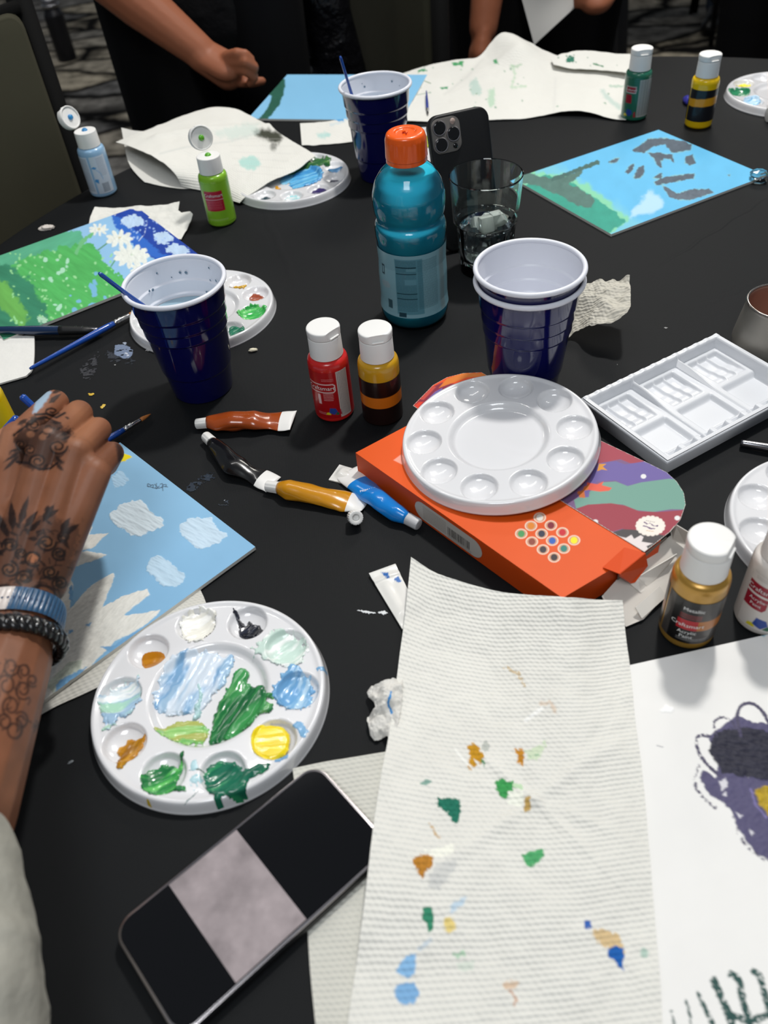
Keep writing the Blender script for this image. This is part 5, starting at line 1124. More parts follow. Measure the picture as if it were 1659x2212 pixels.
def vlines(s, x0, x1, y0, y1, c, st=1.5, w=.55, seed=1, al=.85):
    rg = random.Random(seed); x = x0
    while x < x1:
        y = y0
        while y < y1:
            l = rg.uniform(.8, 3.); s.line([(x, y), (x, min(y + l, y1))], w, c, soft=.28, al=al); y += l + .6
        x += st
def swirl(s, cx, cy, k=1.):
    s.poly([(cx-10*k, cy-5*k), (cx-4*k, cy-5*k), (cx-5*k, cy-1*k), (cx-9*k, cy-2*k)], (214, 200, 40), soft=.4); s.poly([(cx-6*k, cy-2*k), (cx-4.5*k, cy+5*k), (cx+2*k, cy+4*k), (cx+4*k, cy-1*k), (cx, cy-5*k)], (40, 70, 150), soft=.5)
    s.poly([(cx+1*k, cy-5*k), (cx+4*k, cy-1*k), (cx+6*k, cy-4*k), (cx+5*k, cy-6*k)], (26, 96, 70), soft=.4); s.poly([(cx+6*k, cy-6*k), (cx+6*k, cy+1*k), (cx+8*k, cy+2*k), (cx+9*k, cy-6*k)], (170, 30, 50), soft=.4)
L0, L1 = .0065, .0575       # label heights
RL = BR + .00025
def lab(t, a0, a1, base, fn, z0=L0, z1=L1, res=.00045, lb=None): return label_sheet(t, RL, z0, z1, a0, a1, base, fn, label_m, res=res, lab=lb)
mm2a = lambda mm_: mm_/1000/RL
# red bottle
redx, redy = -.0362, .6365
t = bottle(redx, redy, 'red craft paint bottle with closed white flip cap beside the ochre bottle', (196, 34, 32), notch=VA + .75)
a0 = VA - 1.25
def f(s):
    s.poly([(30, 0), (42, 0), (42, 52), (30, 52)], (196, 190, 184), soft=.4); vlines(s, 31.5, 41, 2, 50, (90, 84, 84), 1.5); swirl(s, 24, 8, .8); finelines(s, 16, 27, 41, 44, (214, 150, 150), 1.6, .4); finelines(s, 16, 25, 20, 28, (226, 190, 190), 1.8, .5); s.poly([(10, 16), (13, 16), (12.4, 27), (10.4, 27)], (226, 190, 190), jag=.3, soft=.5); finelines(s, 8, 16, 3, 6, (214, 160, 160), 1.6, .5)
    s.line([(-2, 38.5), (26, 38.5), (27.6, 37), (27.6, 31), (26, 29.6), (-2, 29.6)], .9, (230, 214, 210), soft=.3)
lab(t, a0, VA + 1.25, (168, 14, 20), f); wrap_text(t, 'Craftsmart', .0062, RL + .0002, a0 + mm2a(14), L0 + .0322, wt)
# ochre bottle with dark bands
t = bottle(.0090, .6240, 'ochre craft paint bottle with dark and orange label bands next to the box', (196, 148, 28), notch=VA + .1)
def f(s):
    s.poly([(-1, 19), (80, 19), (80, 31), (-1, 31)], (208, 112, 24), soft=.3)
lab(t, -math.pi*.98, math.pi*.98, (28, 12, 10), f, z0=.002, z1=.050)
# yellow bottle far right
p = G(1507, 270); yx, yy = p[0], p[1]
t = bottle(yx, yy, 'yellow craft paint bottle with black label bands at the far right', (232, 190, 12), notch=VA + .2)
def f(s):
    s.poly([(-1, 19), (49, 22), (90, 19), (90, 31), (49, 33), (-1, 29)], (216, 150, 26), soft=.3); s.poly([(68, -1), (74, -1), (74, 60), (68, 60)], (160, 140, 80), soft=.5)
lab(t, -math.pi*.98, math.pi*.98, (24, 24, 28), f, z0=.011, z1=.053, res=.0008)
# dark green bottle
p = G(1368, 253); ggx, ggy = p[0], p[1]
t = bottle(ggx, ggy, 'dark green craft paint bottle standing beside the back-right paper towel', (36, 104, 82), notch=VA)
a0 = VA - 1.3
def f(s):
    s.poly([(22, -1), (45, -1), (45, 52), (22, 52)], (176, 180, 176), soft=.5); vlines(s, 23.5, 44, 2, 50, (70, 76, 76), 2.0, .8); s.poly([(2, 33), (18, 33), (18, 42), (2, 42)], (210, 200, 200), soft=.4); s.poly([(2.8, 34), (17.2, 34), (17.2, 41.2), (2.8, 41.2)], RD, soft=.3); s.poly([(3, 19), (13, 19), (12, 31), (3, 31)], RD, soft=.4); swirl(s, 12, 6, 1.)
lab(t, a0, VA + 1.2, (34, 104, 82), f, res=.0008); wrap_text(t, 'Craftsmart', .0042, RL + .0003, a0 + mm2a(10), L0 + .0362, wt)
# white bottle right
wbx, wby = .2600, .3480
t = bottle(wbx, wby, 'white craft paint bottle with dark red label at the right edge beside the gold bottle', (212, 206, 200), notch=VA)
a0 = VA - 1.45
def f(s):
    s.poly([(-1, 34), (25, 34), (25, 43), (-1, 43)], RD, soft=.3); s.poly([(-1, 19), (15, 19), (17, 22), (17, 32), (-1, 32)], RD, soft=.3); swirl(s, 18, 7, 1.05); s.line([(14, 28), (30, 28)], .5, (180, 174, 168), soft=.3); vlines(s, 29, 42, 2, 50, (110, 108, 106), 1.6, .6); finelines(s, 4, 16, 46, 49, (130, 120, 116), 1.6, .4)
lab(t, a0, VA + 1.2, (214, 208, 202), f); wrap_text(t, 'Craftsmart', .0056, RL + .0003, a0 + mm2a(12), L0 + .0365, wt)
wrap_text(t, 'Acrylic', .0042, RL + .0003, a0 + mm2a(9.5), L0 + .0272, wt); wrap_text(t, 'Paint', .0042, RL + .0003, a0 + mm2a(9.5), L0 + .0222, wt)
# gold bottle
gbx, gby = .2045, .3440
t = bottle(gbx, gby, 'metallic gold craft paint bottle standing at the edge of the flower canvas', (186, 142, 62), notch=VA + .9, metal=.45, rough=.32)
a0 = -math.pi*.98 + VA + math.pi/2
def f(s):
    c = (VA - a0)*RL*1000; s.poly([(c-22, -1), (c-5, -1), (c-5, 60), (c-22, 60)], (14, 13, 14), soft=.4); s.poly([(c-5, 14.5), (120, 14.5), (120, 24.5), (c-5, 24.5)], (176, 108, 44), soft=.3)
    s.poly([(c-17, 14.5), (c-3, 14.5), (c-3, 24.5), (c-17, 24.5)], (176, 22, 34), soft=.3); finelines(s, c-16, c-2, 26, 30, (180, 60, 60), 1.7, .5); finelines(s, c-14, c-2, 33, 36, (150, 150, 150), 1.7, .4); finelines(s, c-15, c+6, 3, 5, (170, 170, 170), 1.6, .4)
lab(t, a0, a0 + math.pi*1.96, (62, 58, 56), f, z0=.0085, z1=.0520); wrap_text(t, 'Craftsmart', .0052, RL + .0003, VA - mm2a(10), .0085 + .0175, wt, .0)
wrap_text(t, 'Metallic', .0046, RL + .0003, VA - mm2a(8), .0085 + .034, wt); wrap_text(t, 'Acrylic', .0046, RL + .0003, VA - mm2a(9), .0085 + .0105, wt); wrap_text(t, 'Paint', .0046, RL + .0003, VA - mm2a(9), .0085 + .006, wt)
# lime green bottle, open
p = G(481, 478); t = bottle(p[0], p[1], 'lime green craft paint bottle with its flip cap open', (132, 186, 46), opened=(VA + .35, 102, (90, 170, 40)))
a0 = VA - 1.2
def f(s):
    s.poly([(8, 16), (33, 16), (33, 42), (8, 42)], (176, 26, 50), soft=.4); s.line([(8, 31), (33, 31)], 1, (214, 170, 176), soft=.3); finelines(s, 11, 30, 19, 28, (214, 120, 130), 2.2, .5); s.poly([(-1, -1), (4, -1), (4, 52), (-1, 52)], (170, 190, 140), soft=.5); finelines(s, 8, 34, 3, 5, (190, 214, 140), 1.6, .5)
lab(t, a0, VA + 1.2, (132, 188, 44), f, res=.0006); wrap_text(t, 'Craftsmart', .0058, RL + .0003, a0 + mm2a(20.5), L0 + .0345, wt)
# light blue bottle, open
p = G(226, 416); t = bottle(p[0], p[1], 'light blue craft paint bottle with printed back label and open cap, nearest the left chair', (146, 184, 216), opened=(VA + 1.0, 112, (40, 130, 190)))
a0 = VA - 1.3
def f(s):
    finelines(s, 3, 18, 3, 48, (84, 96, 112), 1.9, .7); finelines(s, 32, 42, 24, 48, (120, 130, 146), 1.8, .5); vlines(s, 31, 40, 2, 14, (60, 66, 78), 1.1, .6); s.poly([(20, -1), (23, -1), (23, 52), (20, 52)], (140, 178, 210), soft=.4)
    s.poly([(22, 36), (27, 34), (30, 36), (26, 38)], (60, 140, 200), soft=.5); s.poly([(22, 18), (27, 14), (28, 20), (24, 21)], (60, 140, 200), soft=.5); s.line([(28, 34), (33, 28), (34, 20)], .8, (120, 170, 210))
lab(t, a0, VA + 1.1, (196, 208, 222), f, res=.0006)
# yellow bottle at the left edge
def vertx(px, py, H): return None
t = bottle(-.3520, .6350, 'bright yellow paint bottle with red label cut off by the left edge', (236, 200, 20), notch=VA)
def f(s): s.poly([(14, 12), (32, 12), (35, 16), (35, 46), (14, 46)], (196, 24, 34), soft=.4); finelines(s, 18, 33, 18, 40, (226, 120, 120), 3, .7)
lab(t, VA - 1.3, VA + 1.4, (238, 204, 24), f)

# ================================================================== brushes
def brush(tip, end, label, r=.0032, fer=.022, bris=.010, hcol=(28, 74, 160), bcol=(176, 108, 50), fcol=(206, 206, 206), n=14, taper=.45):
    a, b = np.array(tip, float), np.array(end, float); L = np.linalg.norm(b-a); d = (b-a)/L
    t = thing('paint_brush', label, 'paint brush', a, 0, 'paint brushes'); P = lambda s: a + d*s
    if bris: mesh('bristles', *tube([P(0), P(bris*.35), P(bris*.8), P(bris + .001)], [.0003, r*.5, r*.8, r*.72], n), mat('bristle_%d' % bcol[0], bcol, .6, bump=('noise', 600, .6, .0004)), t, world=True)
    if fer:
        k = [P(bris), P(bris + .002), P(bris + fer*.55), P(bris + fer*.58), P(bris + fer*.62), P(bris + fer*.8), P(bris + fer*.83), P(bris + fer*.87), P(bris + fer)]
        mesh('ferrule', *tube(k, [r*.72, r*.78, r*.95, r*1.1, r*.95, r, r*1.12, r, r], n), mat('ferrule_metal_%d' % fcol[0], fcol, .22, metal=1), t, world=True)
    s0 = bris + fer - .001; ks = [s0, s0 + (L-s0)*.08, s0 + (L-s0)*.25, s0 + (L-s0)*.6, s0 + (L-s0)*.97, L]
    mesh('handle', *tube([P(s) for s in ks], [r*.95, r*1.08, r*1.15, r*.85, r*taper*1.1, r*taper*.7], n), mat('lacquer_%d_%d' % (hcol[0], hcol[2]), hcol, .2, coat=.6), t, world=True)
    return t
def GP(px, py, z): return G(px, py, z)
# in the left cup: handle end (214,590) out of the cup, passing the rim at (290,655)
rim = np.array(G(268, 630, .1235)); e = np.array(G(214, 590, .150)); dd = (rim - e); brush(rim + dd*1.35 + np.array([.012, .012, -.028]), e, 'blue brush handle leaning out of the left navy cup', r=.0024, taper=.75)
rim = np.array(G(752, 190, .1215)); e = np.array(G(735, 122, .165)); dd = (rim - e); brush(rim + dd*.9 + np.array([.01, .0, -.03]), e, 'thin blue brush standing in the back navy cup', r=.0021, taper=.8)
brush(G(296, 672, .006), G(64, 797, .008), 'long blue paint brush with silver ferrule lying from the green canvas to the left napkin', r=.0032, taper=.55)
brush(G(212, 714, .006), G(-110, 712, .012), 'thick dark blue brush with black grip lying across the left edge', r=.0046, fer=.030, bris=.0, hcol=(20, 44, 78), fcol=(150, 150, 156))
mesh('grip', *tube([G(205, 714, .0065), G(180, 714, .0068), G(140, 714, .0075), G(128, 714, .008)], [.0030, .0046, .0052, .0050], 16), mat('black_rubber_grip', (16, 17, 18), .5), bpy.data.objects['paint_brush.003'], world=True)
brush(G(326, 894, .004), G(40, 1062, .010), 'small blue brush with ochre-tipped bristles poking out beyond the tattooed fingers', r=.0027, fer=.020, bris=.012, bcol=(170, 104, 48))
brush(G(60, 760, .005), G(-90, 730, .006), 'clear-handled brush with silver ferrule on the left napkin', r=.0030, hcol=(120, 130, 136), bcol=(60, 90, 90)) if False else None
brush(G(8, 727, .0085), G(52, 724, .006), 'short silver brush ferrule with green paint on the left napkin', r=.0028, fer=.018, bris=.006, hcol=(150, 156, 160), bcol=(40, 110, 90)) if False else None
brush(G(1600, 957, .005), G(1760, 985, .005), 'grey metal-tipped brush lying below the white tray at the right edge', r=.0042, fer=.05, bris=0, fcol=(130, 130, 134), hcol=(30, 30, 34))
brush(G(924, 248, .004), G(921, 196, .009), 'thin dark blue brush lying on the big back towel', r=.0022, fer=.012, bris=.01, hcol=(40, 60, 150), bcol=(40, 40, 44))
brush(G(422, 395, .003), G(352, 340, .011), 'blue-handled brush lying inside the folded back-left towel, left one', r=.0026, fer=.016, hcol=(48, 66, 128), bcol=(60, 60, 70))
brush(G(428, 392, .003), G(372, 342, .011), 'dark brush lying inside the folded back-left towel, right one', r=.0026, fer=.016, hcol=(60, 64, 72), bcol=(40, 90, 70))

# ================================================================== small paint tubes
white_crimp = mat('white_tube_plastic', (226, 225, 222), .35)
def paint_tube(pts, label, col, r=.0085, cap=.013, tail=.020, cr=.0052, roll=0., kink=.0, seed=1, tailtwist=0., capoff=False, mname=None, metal_cap=False):
    """tube through pixel points from cap end to crimp; round at the neck, flattening to the crimp"""
    P = np.array(gl(*smooth_poly(pts, 2, False))); dl = np.r_[0, np.cumsum(np.linalg.norm(np.diff(P, axis=0), axis=1))]; L = dl[-1]
    at = lambda s: np.array([np.interp(s, dl, P[:, k]) for k in range(3)])
    kn_x = [0, .12, .28, .42, .55, .7, .85, 1]; _r = random.Random(seed*7); kn_h = [1] + [_r.uniform(1 - kink, 1 + kink*.5) for _ in range(6)] + [1]; kn_w = [1] + [_r.uniform(1 - kink*.35, 1 + kink*.3) for _ in range(6)] + [1]
    t = thing('paint_tube', label, 'paint tube', at(0), 0, 'small paint tubes'); rg = np.random.default_rng(seed)
    # cap with fine ribs
    n = 48
    if not capoff:
        c0, c1 = at(0), at(cap); d = (c1-c0)/np.linalg.norm(c1-c0); M = Vector(d).to_track_quat('Z', 'Y').to_matrix().to_4x4(); M.translation = Vector(c0)
        V, Fc = lathe(rprof([(.0001, 0), (cr*.86, 0), (cr*.94, .0008), (cr, cap*.95), (cr*.9, cap), (.0001, cap)], .0006, 2), n); a = np.arctan2(V[:, 1], V[:, 0]); rr = np.hypot(V[:, 0], V[:, 1]); k = 1 + .035*np.sign(np.sin(a*24))*(rr > cr*.9); V[:, 0] *= k; V[:, 1] *= k
        mesh('cap', *xf((V, Fc), M), white_crimp if not metal_cap else mat('grey_cap_plastic', (190, 190, 192), .35), t, world=True, label='small ribbed cap')
    s0 = cap*.9; S_ = np.linspace(s0, L - tail, 26); T_ = np.linspace(L - tail, L, 9)
    def ring(s, nn=28):
        c = at(s); d = at(min(s + .002, L)) - at(max(s - .002, 0)); d /= np.linalg.norm(d); side = np.cross(d, [0, 0, 1]); side /= np.linalg.norm(side); up = np.cross(side, d)
        u = np.clip((s - s0)/(L - s0), 0, 1); h = r*(1 - u)**.55*.95 + .0006; w = r*(1 + .42*u)*min(1, .62 + 3.2*max(0, (s - s0)/(L-s0)))
        h *= min(1, .62 + 3*u); a = np.arange(nn)/nn*2*math.pi
        ca, sa = np.cos(a), np.sin(a); q = (1 + .10*vnoise(a*1.3 + seed, np.full(nn, s*90), 1., seed) + kink*vnoise(a*.9, np.full(nn, s*60), 1., seed+3))
        tw = tailtwist*max(0, (s - (L - tail*1.3))/(tail*1.3)); sd = side*math.cos(tw) + up*math.sin(tw); uu = up*math.cos(tw) - side*math.sin(tw)
        tri = np.interp(u, kn_x, kn_h); rot_ = np.interp(u, kn_x, kn_w); pts_ = c + (w*rot_*np.sign(ca)*np.abs(ca)**.95*q)[:, None]*sd + (h*tri*np.sign(sa)*np.abs(sa)**1.3*q)[:, None]*uu
        pts_[:, 2] = np.maximum(pts_[:, 2], TZ + .0006); return pts_
    V = np.concatenate([ring(s) for s in S_]); mesh('tube_body', V, [tuple(f) for f in grid_faces(len(S_), 28, True)] + [tuple(range(27, -1, -1))], mat(mname or 'tube_%d_%d' % (col[0], col[2]), col, .22, coat=.5), t, world=True)
    V = np.concatenate([ring(s) for s in T_]); mesh('crimp', V, [tuple(f) for f in grid_faces(len(T_), 28, True)] + [tuple(range(8*28, 9*28))], white_crimp, t, world=True, label='flattened white end')
    return t
paint_tube([(424, 916, .0055), (450, 913, .007), (500, 910, .008), (560, 908, .007), (595, 909, .004), (634, 907, .006)], 'reddish brown paint tube lying left of the red bottle', (150, 66, 22), r=.0098, kink=.4, seed=2, tail=.013)
paint_tube([(444, 942, .0055), (466, 962, .006), (500, 998, .008), (530, 1018, .007), (556, 1030, .003), (592, 1046, .002)], 'black paint tube lying diagonally under the brown tube', (14, 14, 15), r=.0082, kink=.5, seed=5, tail=.015)
paint_tube([(576, 1050, .0055), (605, 1054, .0065), (650, 1062, .0075), (710, 1076, .006), (745, 1082, .003), (790, 1094, .0008)], 'ochre yellow paint tube lying between the black and blue tubes', (200, 136, 22), r=.0092, kink=.25, seed=8, tail=.015, tailtwist=.5)
t = paint_tube([(905, 1134, .0055), (876, 1118, .006), (845, 1100, .007), (810, 1075, .0065), (775, 1042, .003), (750, 1018, .002)], 'bright blue paint tube lying against the orange box', (14, 124, 206), r=.0085, kink=.3, seed=9, tail=.019, metal_cap=True)
o = flat_text('PRIMARY', .0034, wt, t, (0, 0, 0), 0); 
def place_text(o, px, py, z, qx_, qy_):
    a = np.array(G(px, py, z)); b = np.array(G(qx_, qy_, z)); an = math.atan2(b[1]-a[1], b[0]-a[0]); pm = o.parent.matrix_world
    o.matrix_basis = pm.inverted() @ Matrix.Translation(Vector(a)) @ Matrix.Rotation(an, 4, 'Z')
place_text(o, 795, 1060, .0110, 830, 1052)
o = flat_text('BLUE', .0022, wt, t, (0, 0, 0), 0); place_text(o, 808, 1076, .0118, 840, 1068)
# squeezed empty white tube under the blue one, and loose cap, and empty tube by the big towel
empt = mat('squeezed_white_tube', (220, 219, 214), .3, coat=.3, vcol=True)
def flat_tube(label, a, b, w0, w1, h, seed, spots=(), parent=None, zs=(0, 0)):
    A, B = np.array(G(*a)), np.array(G(*b)); L = np.linalg.norm(B-A); d = (B-A)/L; s = np.cross(d, [0, 0, 1]); s /= np.linalg.norm(s); n = 60; m_ = 26; u = np.linspace(0, 1, n); v = np.linspace(-1, 1, m_); U_, V_ = np.meshgrid(u, v, indexing='ij')
    w = w0 + (w1 - w0)*U_; P = A + U_[..., None]*(B-A) + (V_*w)[..., None]*s; bump = h*(1 - V_**2)*sm(0, .25, U_)*sm(1.0, .8, U_)*(.6 + .8*vnoise(U_*4, V_*1.5, 1., seed)) + .0006*(U_ > .82) + .0004*np.sin(U_*40)*(U_ > .80)
    P[..., 2] += np.maximum(bump, 0) + .0014; X, Y = PX(P); pc = Pic(X, Y, (222, 221, 216), mott=.01)
    for q in spots: pc.poly(q, (44, 104, 176), jag=2, jsc=4, soft=.8, hz=.0002)
    o = slab('empty_paint_tube', P, np.clip(pc.C, 0, 1), .0012, empt, side=(222, 221, 216)); settle(o); return tag(o, label, 'paint tube', 'small paint tubes')
flat_tube('squeezed white paint tube pressed under the blue tube, by the box corner', (722, 1022, .0), (790, 1040, .0), .0105, .0095, .004, 3)
flat_tube('flat white empty paint tube with blue spots beside the big towel corner', (892, 1352, .001), (826, 1232, .001), .0085, .0112, .0022, 4, [[(822, 1236), (838, 1236), (842, 1250), (832, 1246)], [(850, 1250), (862, 1246), (868, 1256), (856, 1258)], [(878, 1262), (884, 1256), (886, 1270)]])
p = G(765, 1124); cp = thing('tube_cap', 'small loose white tube cap standing below the ochre tube', 'cap', p)
V, Fc = lathe(rprof([(.0001, .003), (.0040, .003), (.0043, 0), (.0056, 0), (.0062, .0115), (.0056, .0124), (.0030, .0124), (.0026, .009), (.0001, .009)], .0006, 2), 48); a = np.arctan2(V[:, 1], V[:, 0]); rr = np.hypot(V[:, 0], V[:, 1]); k = 1 + .03*np.sign(np.sin(a*20))*(rr > .0054); V[:, 0] *= k; V[:, 1] *= k
mesh('cap_body', V, Fc, white_crimp, cp, 'auto'); cp.rotation_euler = (math.radians(52), 0, math.radians(14)); cp.location.z += .0045
# small things at the edges
p = G(1491, 232); crump('paint_blob', 'round purple-blue paint blob behind the yellow bottle', 'paint', 1490, 218, .004, .011, 31, mat('purple_paint', (44, 44, 140), .3, vcol=True), (.9, 1.6, .6), (44, 46, 140), sub=4, amp=.15)
kn_ = thing('plastic_knob', 'small clear faceted plastic knob by the right corner of the handprint canvas', 'knob', G(1636, 392)); V, Fc = lathe([(.0001, 0), (.008, 0), (.0115, .003), (.0085, .006), (.012, .010), (.009, .013), (.0001, .0145)], 8); mesh('knob_body', V, Fc, clear, kn_, False)
tcap = thing('tube_cap', 'white cap lying at the right edge below the far palette', 'cap', G(1668, 262)); mesh('cap_body', *xf(lathe(rprof([(.0001, 0), (.010, 0), (.010, .018), (.0001, .018)], .001), 40), Matrix.Translation((-.009, 0, .010)) @ Matrix.Rotation(math.pi/2, 4, 'Y')), cap_m, tcap, 'auto')

# ================================================================== orange paint box
card = mat('printed_card', (200, 200, 200), .5, vcol=True, spec=.25)
white_card = mat('grey_white_card', (206, 201, 193), .75, mott=.03)
BT = .0262
bA, bB = np.array(G(768, 978, BT)), np.array(G(1215, 1292, BT)); bC = np.array(G(1428, 1166, BT)); bD = bC - (bB - bA)*1.0 + np.array([.008, .012, 0])
bxo = thing('paint_box', 'orange printed cardboard paint box with open end, under the clean white palette', 'box', (*((bA + bC)/2)[:2], TZ))
def paint_top(s):
    dots_ = [((1166, 1118), (222, 216, 206)), ((1147, 1136), (216, 130, 40)), ((1190, 1135), (126, 36, 52)), ((1126, 1153), (76, 150, 90)), ((1170, 1153), (50, 54, 72)), ((1215, 1150), (196, 36, 50)), ((1149, 1170), (140, 70, 56)), ((1193, 1168), (50, 96, 180)), ((1240, 1167), (236, 222, 30)), ((1173, 1187), (60, 56, 62)), ((1218, 1185), (50, 126, 116)), ((1197, 1204), (58, 50, 52))]
    for (x, y), c in dots_:
        s.ell(x, y, 13.5, 11, (232, 206, 186), soft=.8); s.ell(x, y, 11, 9, (204, 150, 120), soft=.8); s.ell(x, y, 7.4, 7.2, c, soft=.8)
    s.poly([(850, 994), (866, 982), (870, 1004)], (240, 160, 140))
    for q in ([(862, 884), (872, 888)], [(866, 898), (880, 902)], [(840, 916), (848, 908)], [(876, 876), (886, 878)]): s.line(q, 3, (120, 130, 50), jag=1)
    s.line([(838, 916), (880, 878), (900, 868)], 2, (220, 196, 180), soft=.8)
nu, nv = 420, 190; u = np.linspace(0, 1, nu)[None, :, None]; v = np.linspace(0, 1, nv)[:, None, None]
P = (1-v)*((1-u)*bD + u*bC) + v*((1-u)*bA + u*bB); U_, V_ = PX(P); pc = Pic(U_, V_, (220, 84, 20), mott=.015); paint_top(pc)
slab('box_sleeve', P, np.clip(pc.C, 0, 1), BT - .0008, card, bxo, side=(208, 76, 22))
# front face sticker with barcode
e1 = (bB - bA); n_ = np.cross(e1/np.linalg.norm(e1), [0, 0, 1.]); Lf = np.linalg.norm(e1)
def sticker():
    nx, nz = 260, 50; a = np.linspace(.325, .66, nx); z = np.linspace(.92, .08, nz); A_, Z_ = np.meshgrid(a, z)
    P = bA + A_[..., None]*e1; P[..., 2] = TZ + Z_*BT; P = P + n_*.0004; U_ = A_*Lf*1000; V_ = Z_*BT*1000; w0, w1 = .325*Lf*1000, .66*Lf*1000
    pc = Pic(U_, V_, (196, 190, 182), mott=0); cx = (w0+w1)/2; x = w0 + 38
    rg = random.Random(3)
    while x < w1 - 14: q = rg.uniform(.25, .9); pc.poly([(x, 7), (x+q, 7), (x+q, 16), (x, 16)], (36, 32, 32), soft=.15); x += q + rg.uniform(.3, .8)
    finelines(pc, w0 + 10, w0 + 36, 6, 19, (110, 100, 96), 1.8, .5); finelines(pc, w0 + 38, w1 - 12, 4, 6, (90, 84, 84), 1.5, .5)
    h = 10.2; cyy = .5*BT*1000; d = np.hypot(np.maximum(np.abs(U_ - cx) - ((w1-w0)/2 - h), 0), V_ - cyy) - h*.98
    fc = grid_faces(nz, nx); fc = fc[(d < 0).ravel()[fc].all(1)]; mesh('sticker', P.reshape(-1, 3), fc, card, bxo, True, np.clip(pc.C, 0, 1).reshape(-1, 3), world=True, label='white rounded label with barcode')
sticker()
def maskcard(name, outline, z, res, base, fn, parent, th=.0006, label=None, sp=0):
    pol = smooth_poly([tuple(G(x, y, z)[:2]) for x, y in outline], sp) if sp else [tuple(G(x, y, z)[:2]) for x, y in outline]; a = np.array(pol); xs = np.arange(a[:, 0].min(), a[:, 0].max(), res); ys = np.arange(a[:, 1].min(), a[:, 1].max(), res)
    X, Y = np.meshgrid(xs, ys); P = np.stack([X, Y, np.full(X.shape, TZ + z)], -1); U_, V_ = PX(P); pc = Pic(U_, V_, base, mott=.01); fn(pc)
    ins = (sdpoly(X, Y, pol) < res*.2); fc = grid_faces(*X.shape); fc = fc[ins.ravel()[fc].all(1)]; uq, inv = np.unique(fc, return_inverse=True)
    o = mesh(name, P.reshape(-1, 3)[uq], inv.reshape(fc.shape), card, parent, True, np.clip(pc.C, 0, 1).reshape(-1, 3)[uq], world=True, label=label)
    V, Fc = prism(pol, TZ + z - th, TZ + z - .00008); mesh(name + '_board', V, Fc, white_card, parent, False, world=True); return o
def paint_art(s):
    M_, Pu, Te, Gy = (160, 66, 80), (108, 94, 156), (112, 156, 142), (72, 68, 70)
    s.poly([(1200, 900), (1420, 980), (1460, 1010), (1440, 1030), (1385, 1002), (1362, 1001), (1340, 992), (1300, 1000), (1200, 1010)], M_)
    s.poly([(1280, 1012), (1300, 1000), (1330, 996), (1350, 1003), (1372, 1000), (1395, 996), (1500, 1040), (1440, 1035), (1380, 1043), (1355, 1050), (1330, 1038), (1290, 1040), (1270, 1060)], Pu, soft=1)
    s.poly([(1240, 1080), (1280, 1058), (1300, 1042), (1330, 1040), (1356, 1050), (1385, 1042), (1446, 1034), (1500, 1040), (1500, 1101), (1450, 1100), (1410, 1106), (1375, 1102), (1345, 1090), (1300, 1088), (1245, 1100)], Te, soft=1)
    s.poly([(1235, 1102), (1270, 1090), (1320, 1087), (1350, 1092), (1380, 1104), (1420, 1106), (1500, 1100), (1480, 1170), (1380, 1160), (1345, 1142), (1318, 1150), (1240, 1110)], (152, 58, 72), soft=1)
    s.poly([(1318, 1152), (1345, 1143), (1380, 1145), (1450, 1160), (1420, 1200), (1380, 1195)], Gy, soft=1)
    s.poly([(1335, 1158), (1352, 1162), (1364, 1155), (1370, 1164), (1384, 1156), (1390, 1160), (1386, 1170), (1410, 1174), (1396, 1180), (1404, 1190), (1380, 1192), (1360, 1180)], (222, 212, 210), soft=1)
    s.poly([(1294, 1002), (1310, 1002), (1302, 1008), (1312, 1016), (1300, 1014), (1290, 1018)], (220, 150, 50), soft=.8); s.poly([(1268, 1042), (1290, 1046), (1304, 1040), (1300, 1048), (1322, 1054), (1316, 1060), (1296, 1062), (1268, 1058)], (222, 92, 70), soft=1); s.poly([(1246, 1062), (1270, 1050), (1272, 1074), (1250, 1074)], (204, 110, 50), jag=3)
    s.poly([(1262, 1060), (1274, 1058), (1272, 1074), (1264, 1074)], Pu, soft=1)
    for x, y in ((1390, 1029), (1463, 1119), (1286, 1127)): s.ell(x, y, 6, 5, (226, 224, 224), soft=.8)
    for q in range(18): a = q/18*2*math.pi; s.ell(1405 + 27*math.cos(a), 1136 + 18*math.sin(a), 5.5, 4.5, (232, 222, 212), soft=.8)
    s.ell(1405, 1136, 28, 19, (234, 226, 216), soft=.8)
    for q in ([(1392, 1128), (1398, 1132), (1404, 1130), (1412, 1136), (1420, 1136)], [(1390, 1136), (1398, 1138), (1406, 1142), (1414, 1142)]): s.line(q, 1.8, (90, 60, 110), soft=.6, jag=.8)
    s.line([(1396, 1146), (1412, 1148)], 1, (200, 150, 90), soft=.6); s.line([(1394, 1124), (1414, 1128)], .8, (120, 110, 110), soft=.5, dry=.2)
    # far left end, seen above the palette
    s.poly([(840, 900), (1000, 780), (1060, 800), (1000, 860), (900, 920)], (222, 74, 22)); s.poly([(890, 880), (930, 838), (955, 826), (990, 830), (960, 850), (920, 880)], (130, 36, 60)); s.poly([(924, 862), (940, 846), (955, 838), (955, 846), (935, 866)], Pu); s.poly([(948, 838), (965, 818), (1000, 806), (1062, 806), (1060, 812), (1010, 815), (975, 828)], (214, 118, 40)); s.poly([(885, 885), (905, 868), (915, 868), (900, 884)], (214, 60, 36))
    s.poly([(905, 862), (935, 834), (942, 836), (915, 864)], (190, 70, 60))
maskcard('art_panel', [(892, 876), (935, 832), (965, 815), (1000, 806), (1040, 804), (1290, 948), (1400, 1000), (1440, 1020), (1462, 1040), (1477, 1064), (1481, 1090), (1470, 1122), (1448, 1148), (1392, 1192), (1226, 1090)], BT + .0008, .0006, (120, 90, 130), paint_art, bxo, label='multicoloured printed panel with wavy stripes')
